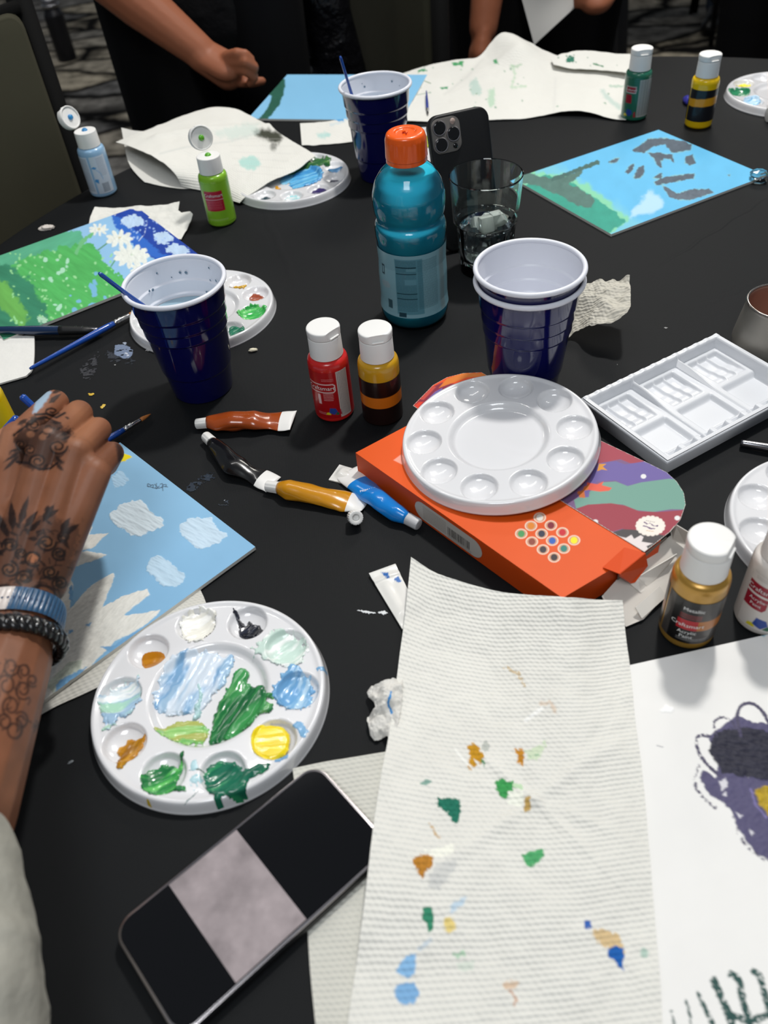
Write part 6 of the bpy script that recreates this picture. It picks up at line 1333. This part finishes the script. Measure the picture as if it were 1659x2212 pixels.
# raised orange tab and white inner flaps at the open end
def quadcard(name, pts, m, th=.0006, label=None):
    P = np.array(gl(*pts)); c = P.mean(0); nrm = np.cross(P[1]-P[0], P[2]-P[1]); nrm /= np.linalg.norm(nrm); n = len(P)
    V = np.concatenate([P + nrm*th/2, P - nrm*th/2]); Fc = [tuple(range(n)), tuple(range(2*n-1, n-1, -1))] + [(i, i+n, (i+1) % n + n, (i+1) % n) for i in range(n)]
    return mesh(name, V, Fc, m, bxo, False, world=True, label=label)
oc = mat('orange_card', (214, 74, 16), .5)
quadcard('tab', [(1302, 1226, .027), (1349, 1183, .029), (1394, 1195, .034), (1338, 1240, .032)], oc, label='orange tab'); quadcard('tab', [(1338, 1240, .032), (1394, 1195, .034), (1399, 1222, .022), (1371, 1258, .014), (1362, 1260, .014), (1338, 1246, .024)], oc, label='orange tab')
quadcard('end_flap', [(1300, 1288, .010), (1345, 1238, .012), (1470, 1140, .014), (1490, 1152, .012), (1484, 1205, .008), (1462, 1248, .005), (1436, 1288, .003), (1390, 1338, .002), (1352, 1354, .002), (1318, 1330, .003)], white_card)
quadcard('end_flap', [(1362, 1262, .012), (1378, 1246, .016), (1450, 1204, .018), (1462, 1196, .014), (1434, 1234, .006), (1400, 1268, .006), (1384, 1280, .007)], mat('white_card_bright', (226, 222, 214), .7))
quadcard('end_flap', [(1372, 1312, .010), (1386, 1336, .004), (1440, 1288, .004), (1424, 1266, .010)], mat('white_card_bright')); quadcard('end_flap', [(1448, 1140, .020), (1462, 1134, .030), (1492, 1152, .030), (1484, 1176, .014), (1452, 1168, .012)], white_card)
quadcard('inner_tray', [(1336, 1240, .0245), (1440, 1160, .0245), (1440, 1166, .003), (1332, 1262, .002)], mat('shade_card', (120, 112, 104), .8))  # white card inside the open end, its shade put into a darker colour

# ================================================================== white watercolour tray
ta, tb, tc_ = np.array(G(1258, 860, .018)), np.array(G(1541, 724, .018)), np.array(G(1408, 1007, .018))
tu = (tb - ta)[:2]; TL = np.linalg.norm(tu) + .004; tu /= np.linalg.norm(tu); tv = np.array([tu[1], -tu[0]]); TW = .106
def tray_z(u, v):
    R_ = .0185; w = .0040
    ed = np.minimum(np.minimum(u, TL-u), np.minimum(v, TW-v)); sec = TL/3; k = np.clip(np.floor(u/sec), 0, 2); ul = (u - k*sec)/sec; vv = v/TW
    z = np.full(u.shape, .0080)
    fl_ = .0028
    # long slots at the back
    slot = ((ul > .16) & (ul < .84) & (vv > .09) & (vv < .47)); kk = np.floor((ul - .16)/.227); lo_ = (ul - .16)/.227 - kk
    prof = fl_ + .0016*sm(.25, .33, vv) + .0016*sm(.36, .42, vv)
    ridge = .0028*np.exp(-((lo_ - 0)/.10)**2)*(lo_ < .5) + .0028*np.exp(-((lo_ - 1)/.10)**2)*(lo_ >= .5); dn = sm(0, .03, ul - .16)*sm(0, .03, .84 - ul)*sm(0, .03, vv - .09)*sm(0, .04, .47 - vv)
    z = np.where(slot, z - (z - prof - ridge - 0)*dn, z)
    sq = sm(.12, .18, ul)*sm(.90, .84, ul)*sm(.50, .55, vv)*sm(.86, .81, vv); z = z - (z - fl_)*sq
    # brush rests at the front
    nb = ((vv > .87) & (vv < .955)); lo2 = (ul*3) % 1; z = z + nb*.0045*sm(.30, .38, lo2)*sm(.70, .62, lo2) - nb*.0035*(1 - sm(.22, .34, lo2)*sm(.78, .66, lo2))
    # dividers
    for q in (1, 2):
        d = np.abs(u - q*sec); z = np.maximum(z, (.0150 - .0050*sm(.15, .55, vv))*sm(.0016, .0008, d))
    nz = .0009*np.clip(np.sin(u/.0068*math.pi), -.2, 1)
    z = np.where(ed < .010, z, z); z = z + (R_ - z)*sm(.0068, w, ed)
    z = z + nz*(v < .0045)*.6; z = z*1.0 - R_*.0*ed
    return z
res = .00062; U1, V1 = np.meshgrid(np.arange(0, TL, res), np.arange(0, TW, res)); Z1 = tray_z(U1, V1)
P = np.stack([ta[0] + U1*tu[0] + V1*tv[0], ta[1] + U1*tu[1] + V1*tv[1], TZ + Z1], -1)
tray = thing('watercolour_tray', 'white rectangular plastic palette tray with wells, right of the orange box', 'palette tray', (*(ta[:2] + tu*TL/2 + tv*TW/2), TZ))
trm = mat('tray_plastic', (216, 218, 222), .28, spec=.5, coat=.15)
mesh('tray_top', P.reshape(-1, 3), grid_faces(*U1.shape)[:, ::-1], trm, tray, True, world=True)
ring = []
for o_, z in ((0, .0178), (-.0012, .0170), (-.0012, .0150), (.0016, .0005)):
    pts = [(o_, o_), (TL-o_-res, o_), (TL-o_-res, TW-o_-res), (o_, TW-o_-res)]
    ring.append([np.array([ta[0] + a*tu[0] + b*tv[0], ta[1] + a*tu[1] + b*tv[1], TZ + z]) for a, b in pts])
mesh('tray_skirt', np.array(ring).reshape(-1, 3), grid_faces(4, 4, True)[:, ::-1], trm, tray, False, world=True)

# ================================================================== phones
pP, pQ = np.array(G(262, 1988, .009)), np.array(G(672, 1655, .009)); pe = np.array(G(247, 2012, .009)); du = (pQ - pP)[:2]; du /= np.linalg.norm(du); dv_ = np.array([du[1], -du[0]])
PL, PWd = .1485, .0752; org = pe[:2] - du*.0022 + dv_*0; cpos = pP[:2] - du*(np.dot(pP[:2]-pe[:2], du)) - du*.0015 + du*PL/2 + dv_*PWd/2
ph = thing('smartphone', 'phone lying face up beside the big towel, grey picture on its black screen', 'phone', (cpos[0], cpos[1], TZ + .0016), math.atan2(du[1], du[0]))
mesh('case', *prism(rrect(PL, PWd, .0125, 8), 0, .0082, .0018, 3), mat('black_silicone', (12, 13, 15), .5), ph, 'auto')
mesh('frame', *prism(rrect(PL - .0012, PWd - .0012, .012, 8), .0076, .0092, .0006, 2), mat('silver_frame', (196, 190, 192), .22, metal=1), ph, 'auto')
mesh('screen', *prism(rrect(PL - .0046, PWd - .0046, .0102, 8), .0085, .0096, .0002, 1), mat('black_glass', (5, 5, 7), .06, spec=.6, coat=.4), ph, 'auto')
sc = [np.array(G(*q, .0112))[:2] for q in ((372, 1905), (519, 1790), (662, 2000), (508, 2140))]
i_ = lambda p: ((p - cpos) @ du, (p - cpos) @ np.array([-du[1], du[0]]))
xs_ = [i_(q)[0] for q in sc]; x0, x1 = (xs_[0] + xs_[3])/2, (xs_[1] + xs_[2])/2; hw = PWd/2 - .0028
nx, ny = 120, 200; X, Y = np.meshgrid(np.linspace(x0, x1, nx), np.linspace(hw, -hw, ny)); cc = 1 + .35*fbm(X, Y, .016, 3) + .12*fbm(X, Y, .004, 8); 
gcol = lin((150, 140, 142))*np.ones(X.shape + (3,))*cc[..., None]
scm = mat('lit_screen_picture', (160, 150, 150), .08, vcol=True, coat=.3)
b = scm.node_tree.nodes['Principled BSDF']; at_ = [n for n in scm.node_tree.nodes if n.type == 'ATTRIBUTE'][0]; scm.node_tree.links.new(at_.outputs[0], b.inputs['Emission Color']); b.inputs['Emission Strength'].default_value = 1.0
scm.node_tree.links.remove(b.inputs['Base Color'].links[0]); b.inputs['Base Color'].default_value = (.02, .02, .02, 1)
mesh('screen_picture', np.stack([X, Y, np.full(X.shape, .00975)], -1).reshape(-1, 3), grid_faces(ny, nx)[:, ::-1], scm, ph, True, np.clip(gcol, 0, 1).reshape(-1, 3), label='grey mottled picture')
for k in (-.018, .0): mesh('side_button', *box(k-.006, k+.006, PWd/2 - .0006, PWd/2 + .0008, .0035, .0055, .0004), black_metal, ph, False)
# standing phone
q = .115; sp0 = np.array([.140, .926]); yaw = math.atan2(.019, .066)
ph2 = thing('smartphone', 'black cased phone standing behind the glass with its three camera lenses facing the viewer', 'phone', (sp0[0], sp0[1], TZ + .001), yaw, rot=Euler((math.radians(-17), 0, yaw), 'XYZ'))
V, Fc = prism(rrect(.0735, .149, .013, 8, 0, .0745), -.0055, .0055, .0022, 3); mp_ = lambda V: V[:, [0, 2, 1]]*[1, -1, 1]
def up(vf): V, Fc = vf; return V[:, [0, 2, 1]]*[1, -1, 1], [f for f in Fc]
mesh('case', *up((V, Fc)), mat('black_silicone'), ph2, 'auto')
mesh('camera_plate', *up(prism(rrect(.0345, .0365, .009, 6, -.0175, .1275), .0050, .0072, .0006, 2)), mat('grey_camera_glass', (120, 116, 112), .3, metal=.3), ph2, 'auto')
for (lx_, lz_) in ((-.0255, .1365), (-.0255, .1190), (-.0098, .1278)):
    L_ = mesh('lens', *up(xf(lathe(rprof([(.0001, .0098), (.0062, .0098), (.0070, .0092), (.0074, .0070)], .0005, 2), 32), Matrix.Translation((lx_, lz_, 0)))), mat('lens_black', (4, 4, 5), .1, coat=.6), ph2, 'auto')
    mesh('lens_ring', *up(xf(lathe([(.0070, .0094), (.0078, .0096), (.0080, .0072)], 32), Matrix.Translation((lx_, lz_, 0)))), mat('silver_frame'), L_, 'auto')
mesh('flash', *up(xf(lathe([(.0001, .0080), (.0030, .0079), (.0033, .0070)], 24), Matrix.Translation((-.0085, .1405, 0)))), mat('flash_cream', (170, 150, 140), .3), ph2)
mesh('sensor', *up(xf(lathe([(.0001, .0080), (.0026, .0079), (.0029, .0070)], 24), Matrix.Translation((-.0085, .1150, 0)))), mat('lens_black'), ph2)

# ================================================================== near person: tattooed hand, bracelets, sleeve
np_ = thing('person', 'person in off-white clothes at the left, tattooed hand holding brushes over the cloud canvas', 'person', (-.56, -.12, 0))
g_ = lambda x, y, z: np.array(G(x, y, z))
I_, Mi_, Ri_, Pi_ = g_(42, 948, .134), g_(108, 955, .141), g_(163, 980, .136), g_(205, 1020, .126)
wI, wM, wR, wP = g_(-20, 1270, .080), g_(20, 1280, .082), g_(60, 1282, .080), g_(96, 1262, .078)
caps = [(wI, .017, I_, .0130), (wM, .0175, Mi_, .0128), (wR, .0165, Ri_, .0122), (wP, .0150, Pi_, .0110), (wI*.5 + I_*.5, .0145, wP*.5 + Pi_*.5, .0125), (I_, .0105, Mi_, .0105), (Mi_, .0105, Ri_, .0100), (Ri_, .0098, Pi_, .0092)]
F0, F1, F2, F3 = g_(34, 1330, .076), g_(14, 1430, .072), g_(-112, 1740, .075), g_(-330, 2300, .080)
caps += [(wM, .0235, F0, .0255, ((-.1, -.5, .86), .8)), (wR, .020, F0, .0245), (F0, .0262, F1, .0272, ((-.1, -.5, .86), .88)), (F1, .0275, F2, .0370), (F2, .0370, F3, .041)]
caps += finger([I_, g_(120, 870, .124), g_(96, 892, .098), g_(72, 928, .086)], [.0112, .0100, .0088, .0076])
caps += finger([Mi_, g_(171, 893, .121), g_(150, 932, .094), g_(116, 962, .080)], [.0112, .0102, .0090, .0078])
caps += finger([Ri_, g_(213, 928, .110), g_(194, 962, .086), g_(156, 988, .074)], [.0105, .0096, .0086, .0074])
caps += finger([Pi_, g_(243, 978, .097), g_(232, 1006, .078), g_(196, 1028, .067)], [.0096, .0086, .0077, .0068])
caps += [(g_(-30, 1240, .075), .019, g_(-55, 1075, .100), .0155), (g_(-55, 1075, .100), .0145, g_(-28, 985, .108), .0118), (g_(-28, 985, .108), .0112, g_(30, 938, .096), .0090), (g_(-55, 1075, .1), .016, I_, .011)]
def henna(V, Nn):
    U, W_ = PX(V); s = Pic(U[None], W_[None], (128, 82, 58), mott=.05, msc=50)
    z = V[:, 2]; D = (26, 16, 15); Lt = (138, 92, 66)
    s.C *= (1 + .25*fbm(U, W_, 60, 5))[None, :, None]
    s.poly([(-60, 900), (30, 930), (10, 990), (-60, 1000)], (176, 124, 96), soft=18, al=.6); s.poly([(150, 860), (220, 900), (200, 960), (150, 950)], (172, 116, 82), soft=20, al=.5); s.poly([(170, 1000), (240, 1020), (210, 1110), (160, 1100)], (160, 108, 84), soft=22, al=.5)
    def spiral(cx, cy, r, w=4.5, turns=1.6, a0=0, sq=.8):
        n = 26; s.line([(cx + r*(1 - .75*k/n)*math.cos(a0 + turns*2*math.pi*k/n), cy + sq*r*(1 - .75*k/n)*math.sin(a0 + turns*2*math.pi*k/n)) for k in range(n+1)], w, D, soft=1.6, jag=.6, al=.92)
    def leaf(x0, y0, x1, y1, w, al=.9):
        dx, dy = x1-x0, y1-y0; L = math.hypot(dx, dy); nx_, ny_ = -dy/L, dx/L
        s.poly([(x0, y0), (x0 + dx*.35 + nx_*w, y0 + dy*.35 + ny_*w), (x0 + dx*.7 + nx_*w*.7, y0 + dy*.7 + ny_*w*.7), (x1, y1), (x0 + dx*.7 - nx_*w*.7, y0 + dy*.7 - ny_*w*.7), (x0 + dx*.35 - nx_*w, y0 + dy*.35 - ny_*w)], D, soft=1.6, jag=.8, al=al)
    rg = random.Random(11)
    # index finger rings and leaf
    s.poly([(96, 842), (112, 846), (84, 888), (72, 892), (78, 868)], (150, 176, 196), soft=3, jag=2, al=.9)
    leaf(104, 872, 132, 850, 6); leaf(112, 850, 138, 838, 5); spiral(112, 888, 17, 4, 1.3, .5, .55); s.line([(76, 896), (100, 894), (122, 902), (140, 892)], 5, D, soft=2); s.line([(70, 906), (96, 900), (118, 910)], 4, D, soft=2)
    # main flower on the back of the hand
    reg = [(64, 900), (110, 905), (150, 928), (152, 945), (140, 985), (132, 1000), (100, 1010), (60, 1008), (30, 1000), (22, 975), (40, 935)]
    s.poly(reg, (46, 30, 25), jag=8, jsc=12, soft=4, al=.82)
    for cx, cy, r, a in ((125, 965, 21, 0), (72, 918, 17, 1), (64, 972, 15, 2), (82, 996, 18, 3), (45, 960, 12, 1), (98, 940, 13, 2), (106, 925, 10, 0)): s.ell(cx, cy, r*.8, r*.62, Lt, soft=3, al=.65); spiral(cx, cy, r, 4.6, 1.5, a)
    s.ell(66, 938, 9, 7, Lt, soft=2, al=.8); s.ell(92, 944, 8, 7, Lt, soft=2, al=.8); s.ell(104, 930, 10, 5, Lt, soft=2, al=.8)
    for q in ((104, 1000, 92, 1020, 4), (120, 1000, 138, 1018, 5), (118, 985, 136, 1000, 4), (120, 930, 138, 920, 4), (130, 940, 154, 932, 5), (134, 950, 152, 942, 4), (40, 985, 6, 1018, 4), (44, 975, 6, 1000, 4), (50, 968, 20, 975, 3), (112, 912, 134, 914, 4), (60, 905, 36, 918, 5), (150, 905, 140, 900, 3)): leaf(*q)
    s.line([(36, 998), (60, 1000), (84, 1014), (108, 1012), (124, 1000)], 5, D, soft=1.6); s.line([(30, 940), (50, 925), (80, 905), (100, 902)], 6, D, soft=2, jag=1)
    # lower garden of leaves and curls up to the bracelet
    reg = [(-40, 1120), (20, 1118), (60, 1130), (100, 1110), (140, 1130), (172, 1135), (165, 1180), (150, 1240), (140, 1330), (-60, 1330)]
    s.poly(reg, (48, 32, 27), jag=11, jsc=14, soft=7, al=.58)
    for q in ((28, 1150, 24, 1082, 9), (40, 1140, 62, 1070, 8), (52, 1140, 82, 1104, 8), (60, 1150, 90, 1122, 7), (90, 1130, 118, 1088, 8), (98, 1118, 128, 1100, 6), (130, 1150, 152, 1118, 8), (128, 1160, 172, 1132, 8), (14, 1160, -2, 1110, 8), (100, 1110, 104, 1090, 6)): leaf(*q)
    for cx, cy, r, a in ((100, 1172, 19, 0), (72, 1206, 18, 1), (22, 1178, 16, 3), (54, 1248, 18, 2), (92, 1292, 30, 4), (128, 1196, 15, 1), (108, 1236, 15, 0), (20, 1230, 18, 5), (10, 1280, 20, 2), (40, 1290, 16, 3), (138, 1160, 12, 2), (130, 1260, 16, 2), (-20, 1200, 16, 1), (46, 1196, 12, 2), (128, 1302, 14, 0)):
        s.ell(cx, cy, r*.9, r*.7, (132, 88, 58), soft=3, al=.6); spiral(cx, cy, r*1.15, 5.5, 1.7, a, .85)
    s.ell(72, 1206, 10, 10, (168, 104, 66), soft=2)
    for _ in range(46):
        x, y = rg.uniform(-30, 160), rg.uniform(1128, 1325); a = rg.uniform(0, 6.28); l = rg.uniform(14, 28); leaf(x, y, x + l*math.cos(a), y + l*math.sin(a), rg.uniform(3, 6), .85)
    for _ in range(70):
        x, y = rg.uniform(-30, 150), rg.uniform(1140, 1330); a = rg.uniform(0, 6.28); l = rg.uniform(10, 22); s.line([(x, y), (x + l*math.cos(a)*.6, y + l*math.sin(a)*.6 - 3), (x + l*math.cos(a), y + l*math.sin(a))], rg.uniform(2.5, 4.5), D, soft=2, al=.75, sp=1)
    # faded scrolls on the forearm
    for cx, cy, r, a in ((24, 1440, 18, 0), (52, 1450, 14, 2), (14, 1480, 20, 3), (50, 1490, 18, 1), (24, 1526, 20, 2), (46, 1556, 16, 4), (10, 1560, 16, 3), (70, 1470, 12, 1), (-14, 1500, 18, 2), (30, 1576, 20, 5)):
        n = 24; s.line([(cx + r*(1 - .6*k/n)*math.cos(a + 8*k/n), cy + r*1.2*(1 - .6*k/n)*math.sin(a + 8*k/n)) for k in range(n+1)], 5, (52, 32, 26), soft=2.5, al=.85)
    for _ in range(26):
        x, y = rg.uniform(-20, 80), rg.uniform(1425, 1580); a = rg.uniform(0, 6.28); l = rg.uniform(12, 26); s.line([(x, y), (x + l*math.cos(a)*.5 + 4, y + l*math.sin(a)*.5), (x + l*math.cos(a), y + l*math.sin(a))], 4, (58, 38, 30), soft=2.4, al=.75, sp=1)
    s.poly([(250, 958), (262, 962), (266, 985), (258, 1000), (254, 985)], (36, 28, 28), soft=3, jag=2, al=.85); s.line([(228, 950), (244, 944), (258, 950)], 3, D, soft=2)
    return np.clip(s.C[0], 0, 1)
organic('arm_and_hand', caps, .00095, skin, np_, 9, cols=henna)
# clothes
offw = mat('offwhite_cotton', (168, 166, 156), .9, spec=.1, bump=('noise', 60, .5, .004), mott=.05, mscale=20)
sl = [(g_(-165, 1935, .085), .046, g_(-165, 2180, .070), .052), (g_(-165, 2180, .070), .052, g_(-160, 2600, .02), .075), (g_(-160, 2600, .02), .075, np.array([-.40, -.12, .98]), .085), (np.array([-.40, -.12, .98]), .085, np.array([-.44, -.16, 1.12]), .08)]
tb0 = np.array([-.60, -.18, 0]); T_ = lambda a, b, z: tb0 + np.array([a, b, z])
sl += [(T_(0, 0, .52), .17, T_(0, 0, .85), .15), (T_(0, 0, .85), .15, T_(0, 0, 1.06), .155), (T_(-.17, 0, 1.13), .075, T_(.17, 0, 1.13), .075), (T_(-.17, 0, 1.12), .07, T_(-.24, .08, .84), .055), (T_(-.24, .08, .84), .055, T_(-.10, .22, .80), .045)]
def folds(V, Nn):
    f = .0035*np.sin((V[:, 0]*60 + V[:, 2]*45 + 6*fbm(V[:, 0], V[:, 1], .05, 3))) + .003*fbm(V[:, 0] + V[:, 2], V[:, 1], .03, 6)
    return V + Nn*f[:, None]
organic('shirt', sl, .0045, offw, np_, 6, fn=folds)
organic('trousers', [(T_(-.1, 0, .50), .11, T_(-.10, .42, .50), .08), (T_(-.10, .42, .50), .075, T_(-.10, .44, .06), .055), (T_(.1, 0, .50), .11, T_(.08, .42, .50), .08), (T_(.08, .42, .50), .075, T_(.08, .44, .06), .055)], .009, mat('dark_trousers', (24, 24, 28), .85), np_, 5)
organic('head', [(T_(0, 0, 1.12), .052, T_(0, .03, 1.25), .05), (T_(0, .04, 1.31), .088, T_(0, .05, 1.35), .088)] + face_parts(T_(0, .05, 1.325), (.4, .9, 0), .088), .005, skin_dim, np_, 5)
organic('hair', [(T_(0, .02, 1.37), .097, T_(0, .0, 1.33), .095), (T_(0, -.03, 1.32), .08, T_(0, -.06, 1.18), .06)], .008, hairm, np_, 4)
for q in (-.10, .08): organic('shoe', [(T_(q, .40, .045), .043, T_(q, .56, .035), .036)], .008, mat('black_leather'), np_, 4)
banquet_chair(-.60, -.36, 0, 'chair of the person in off-white clothes, left of the viewer', .40, .93)
# bracelets round the wrist
def bracelet(c, ax, rx, ry, name, label, kind):
    c = np.array(c); ax = np.array(ax)/np.linalg.norm(ax); u = np.cross(ax, [0, 0, 1]); u /= np.linalg.norm(u); w = np.cross(u, ax)
    t = thing(name, label, 'bracelet', c)
    E_ = lambda a, k=1.: c + k*(rx*math.cos(a)*u + ry*math.sin(a)*w)
    if kind == 'blue':
        n, m_ = 420, 14; V, cols = [], []
        for i in range(n):
            a = i/n*2*math.pi
            for j in range(m_):
                s_ = j/(m_-1)*2 - 1; rd_ = abs(math.sin((a*27 + s_*1.3)))**.6; V.append(E_(a, 1 + .035*rd_*(1 - s_**4)) + ax*s_*.0085)
                d = (a + s_*.05) % (2*math.pi); cols.append(lin((206, 196, 190)) if 1.25 < d < 1.80 else lin((44, 80, 112))*(.55 + .6*rd_))
        Fc = [(i*m_ + j, i*m_ + j+1, ((i+1) % n)*m_ + j+1, ((i+1) % n)*m_ + j) for i in range(n) for j in range(m_-1)]
        mesh('woven_band', V, Fc, mat('blue_glass_beads', (60, 96, 130), .35, vcol=True, coat=.2), t, True, np.array(cols), world=True)
        mesh('lining', *[x for x in tube([E_(a, .985) for a in np.linspace(0, 2*math.pi, 60)], .0012, 8)], mat('blue_cord', (40, 60, 90), .7), t, world=True)
    else:
        for s_ in (0, math.pi):
            P = [E_(a, 1.03 + .03*math.cos(a*18 + s_)) + ax*(.0032*math.sin(a*18 + s_)) for a in np.linspace(0, 2*math.pi, 300)]
            mesh('strand', *tube(P, .0031, 10), mat('black_cord', (16, 15, 15), .3, coat=.4), t, world=True)
        for i in range(34):
            a = i/34*2*math.pi; p = E_(a, 1.10) + ax*.0015*math.sin(i*2.1)
            if i: o = bpy.data.objects.new('bead', b0.data); C.objects.link(o); o.parent = t; o.location = Vector(p) - Vector(c)
            else: b0 = mesh('bead', *lathe([(.0001, -.0026), (.0018, -.002), (.0028, 0), (.0018, .002), (.0001, .0026)], 10), mat('black_bead', (24, 24, 25), .12, coat=.8), t); b0.location = Vector(p) - Vector(c)
    return t
axd = F1 - F0
bc = g_(36, 1338, .0745); bracelet(bc, axd, .0300, .0262, 'bead_bracelet', 'steel blue ribbed bracelet with a white section on the tattooed wrist', 'blue')
bc = g_(26, 1392, .0735); bracelet(bc, axd + np.array([.0, 0, -.0]), .0300, .0265, 'cord_bracelet', 'black braided bracelet below the blue one on the tattooed wrist', 'black')
brush(g_(190, 985, .045), g_(46, 855, .112), 'blue brush held by the tattooed hand, its end showing above the index finger', r=.0030, fer=.018, taper=.9)
brush(g_(-70, 1010, .06), g_(38, 902, .100), 'second blue brush held by the tattooed hand, its end showing by the thumb', r=.0034, fer=.018, taper=.9)
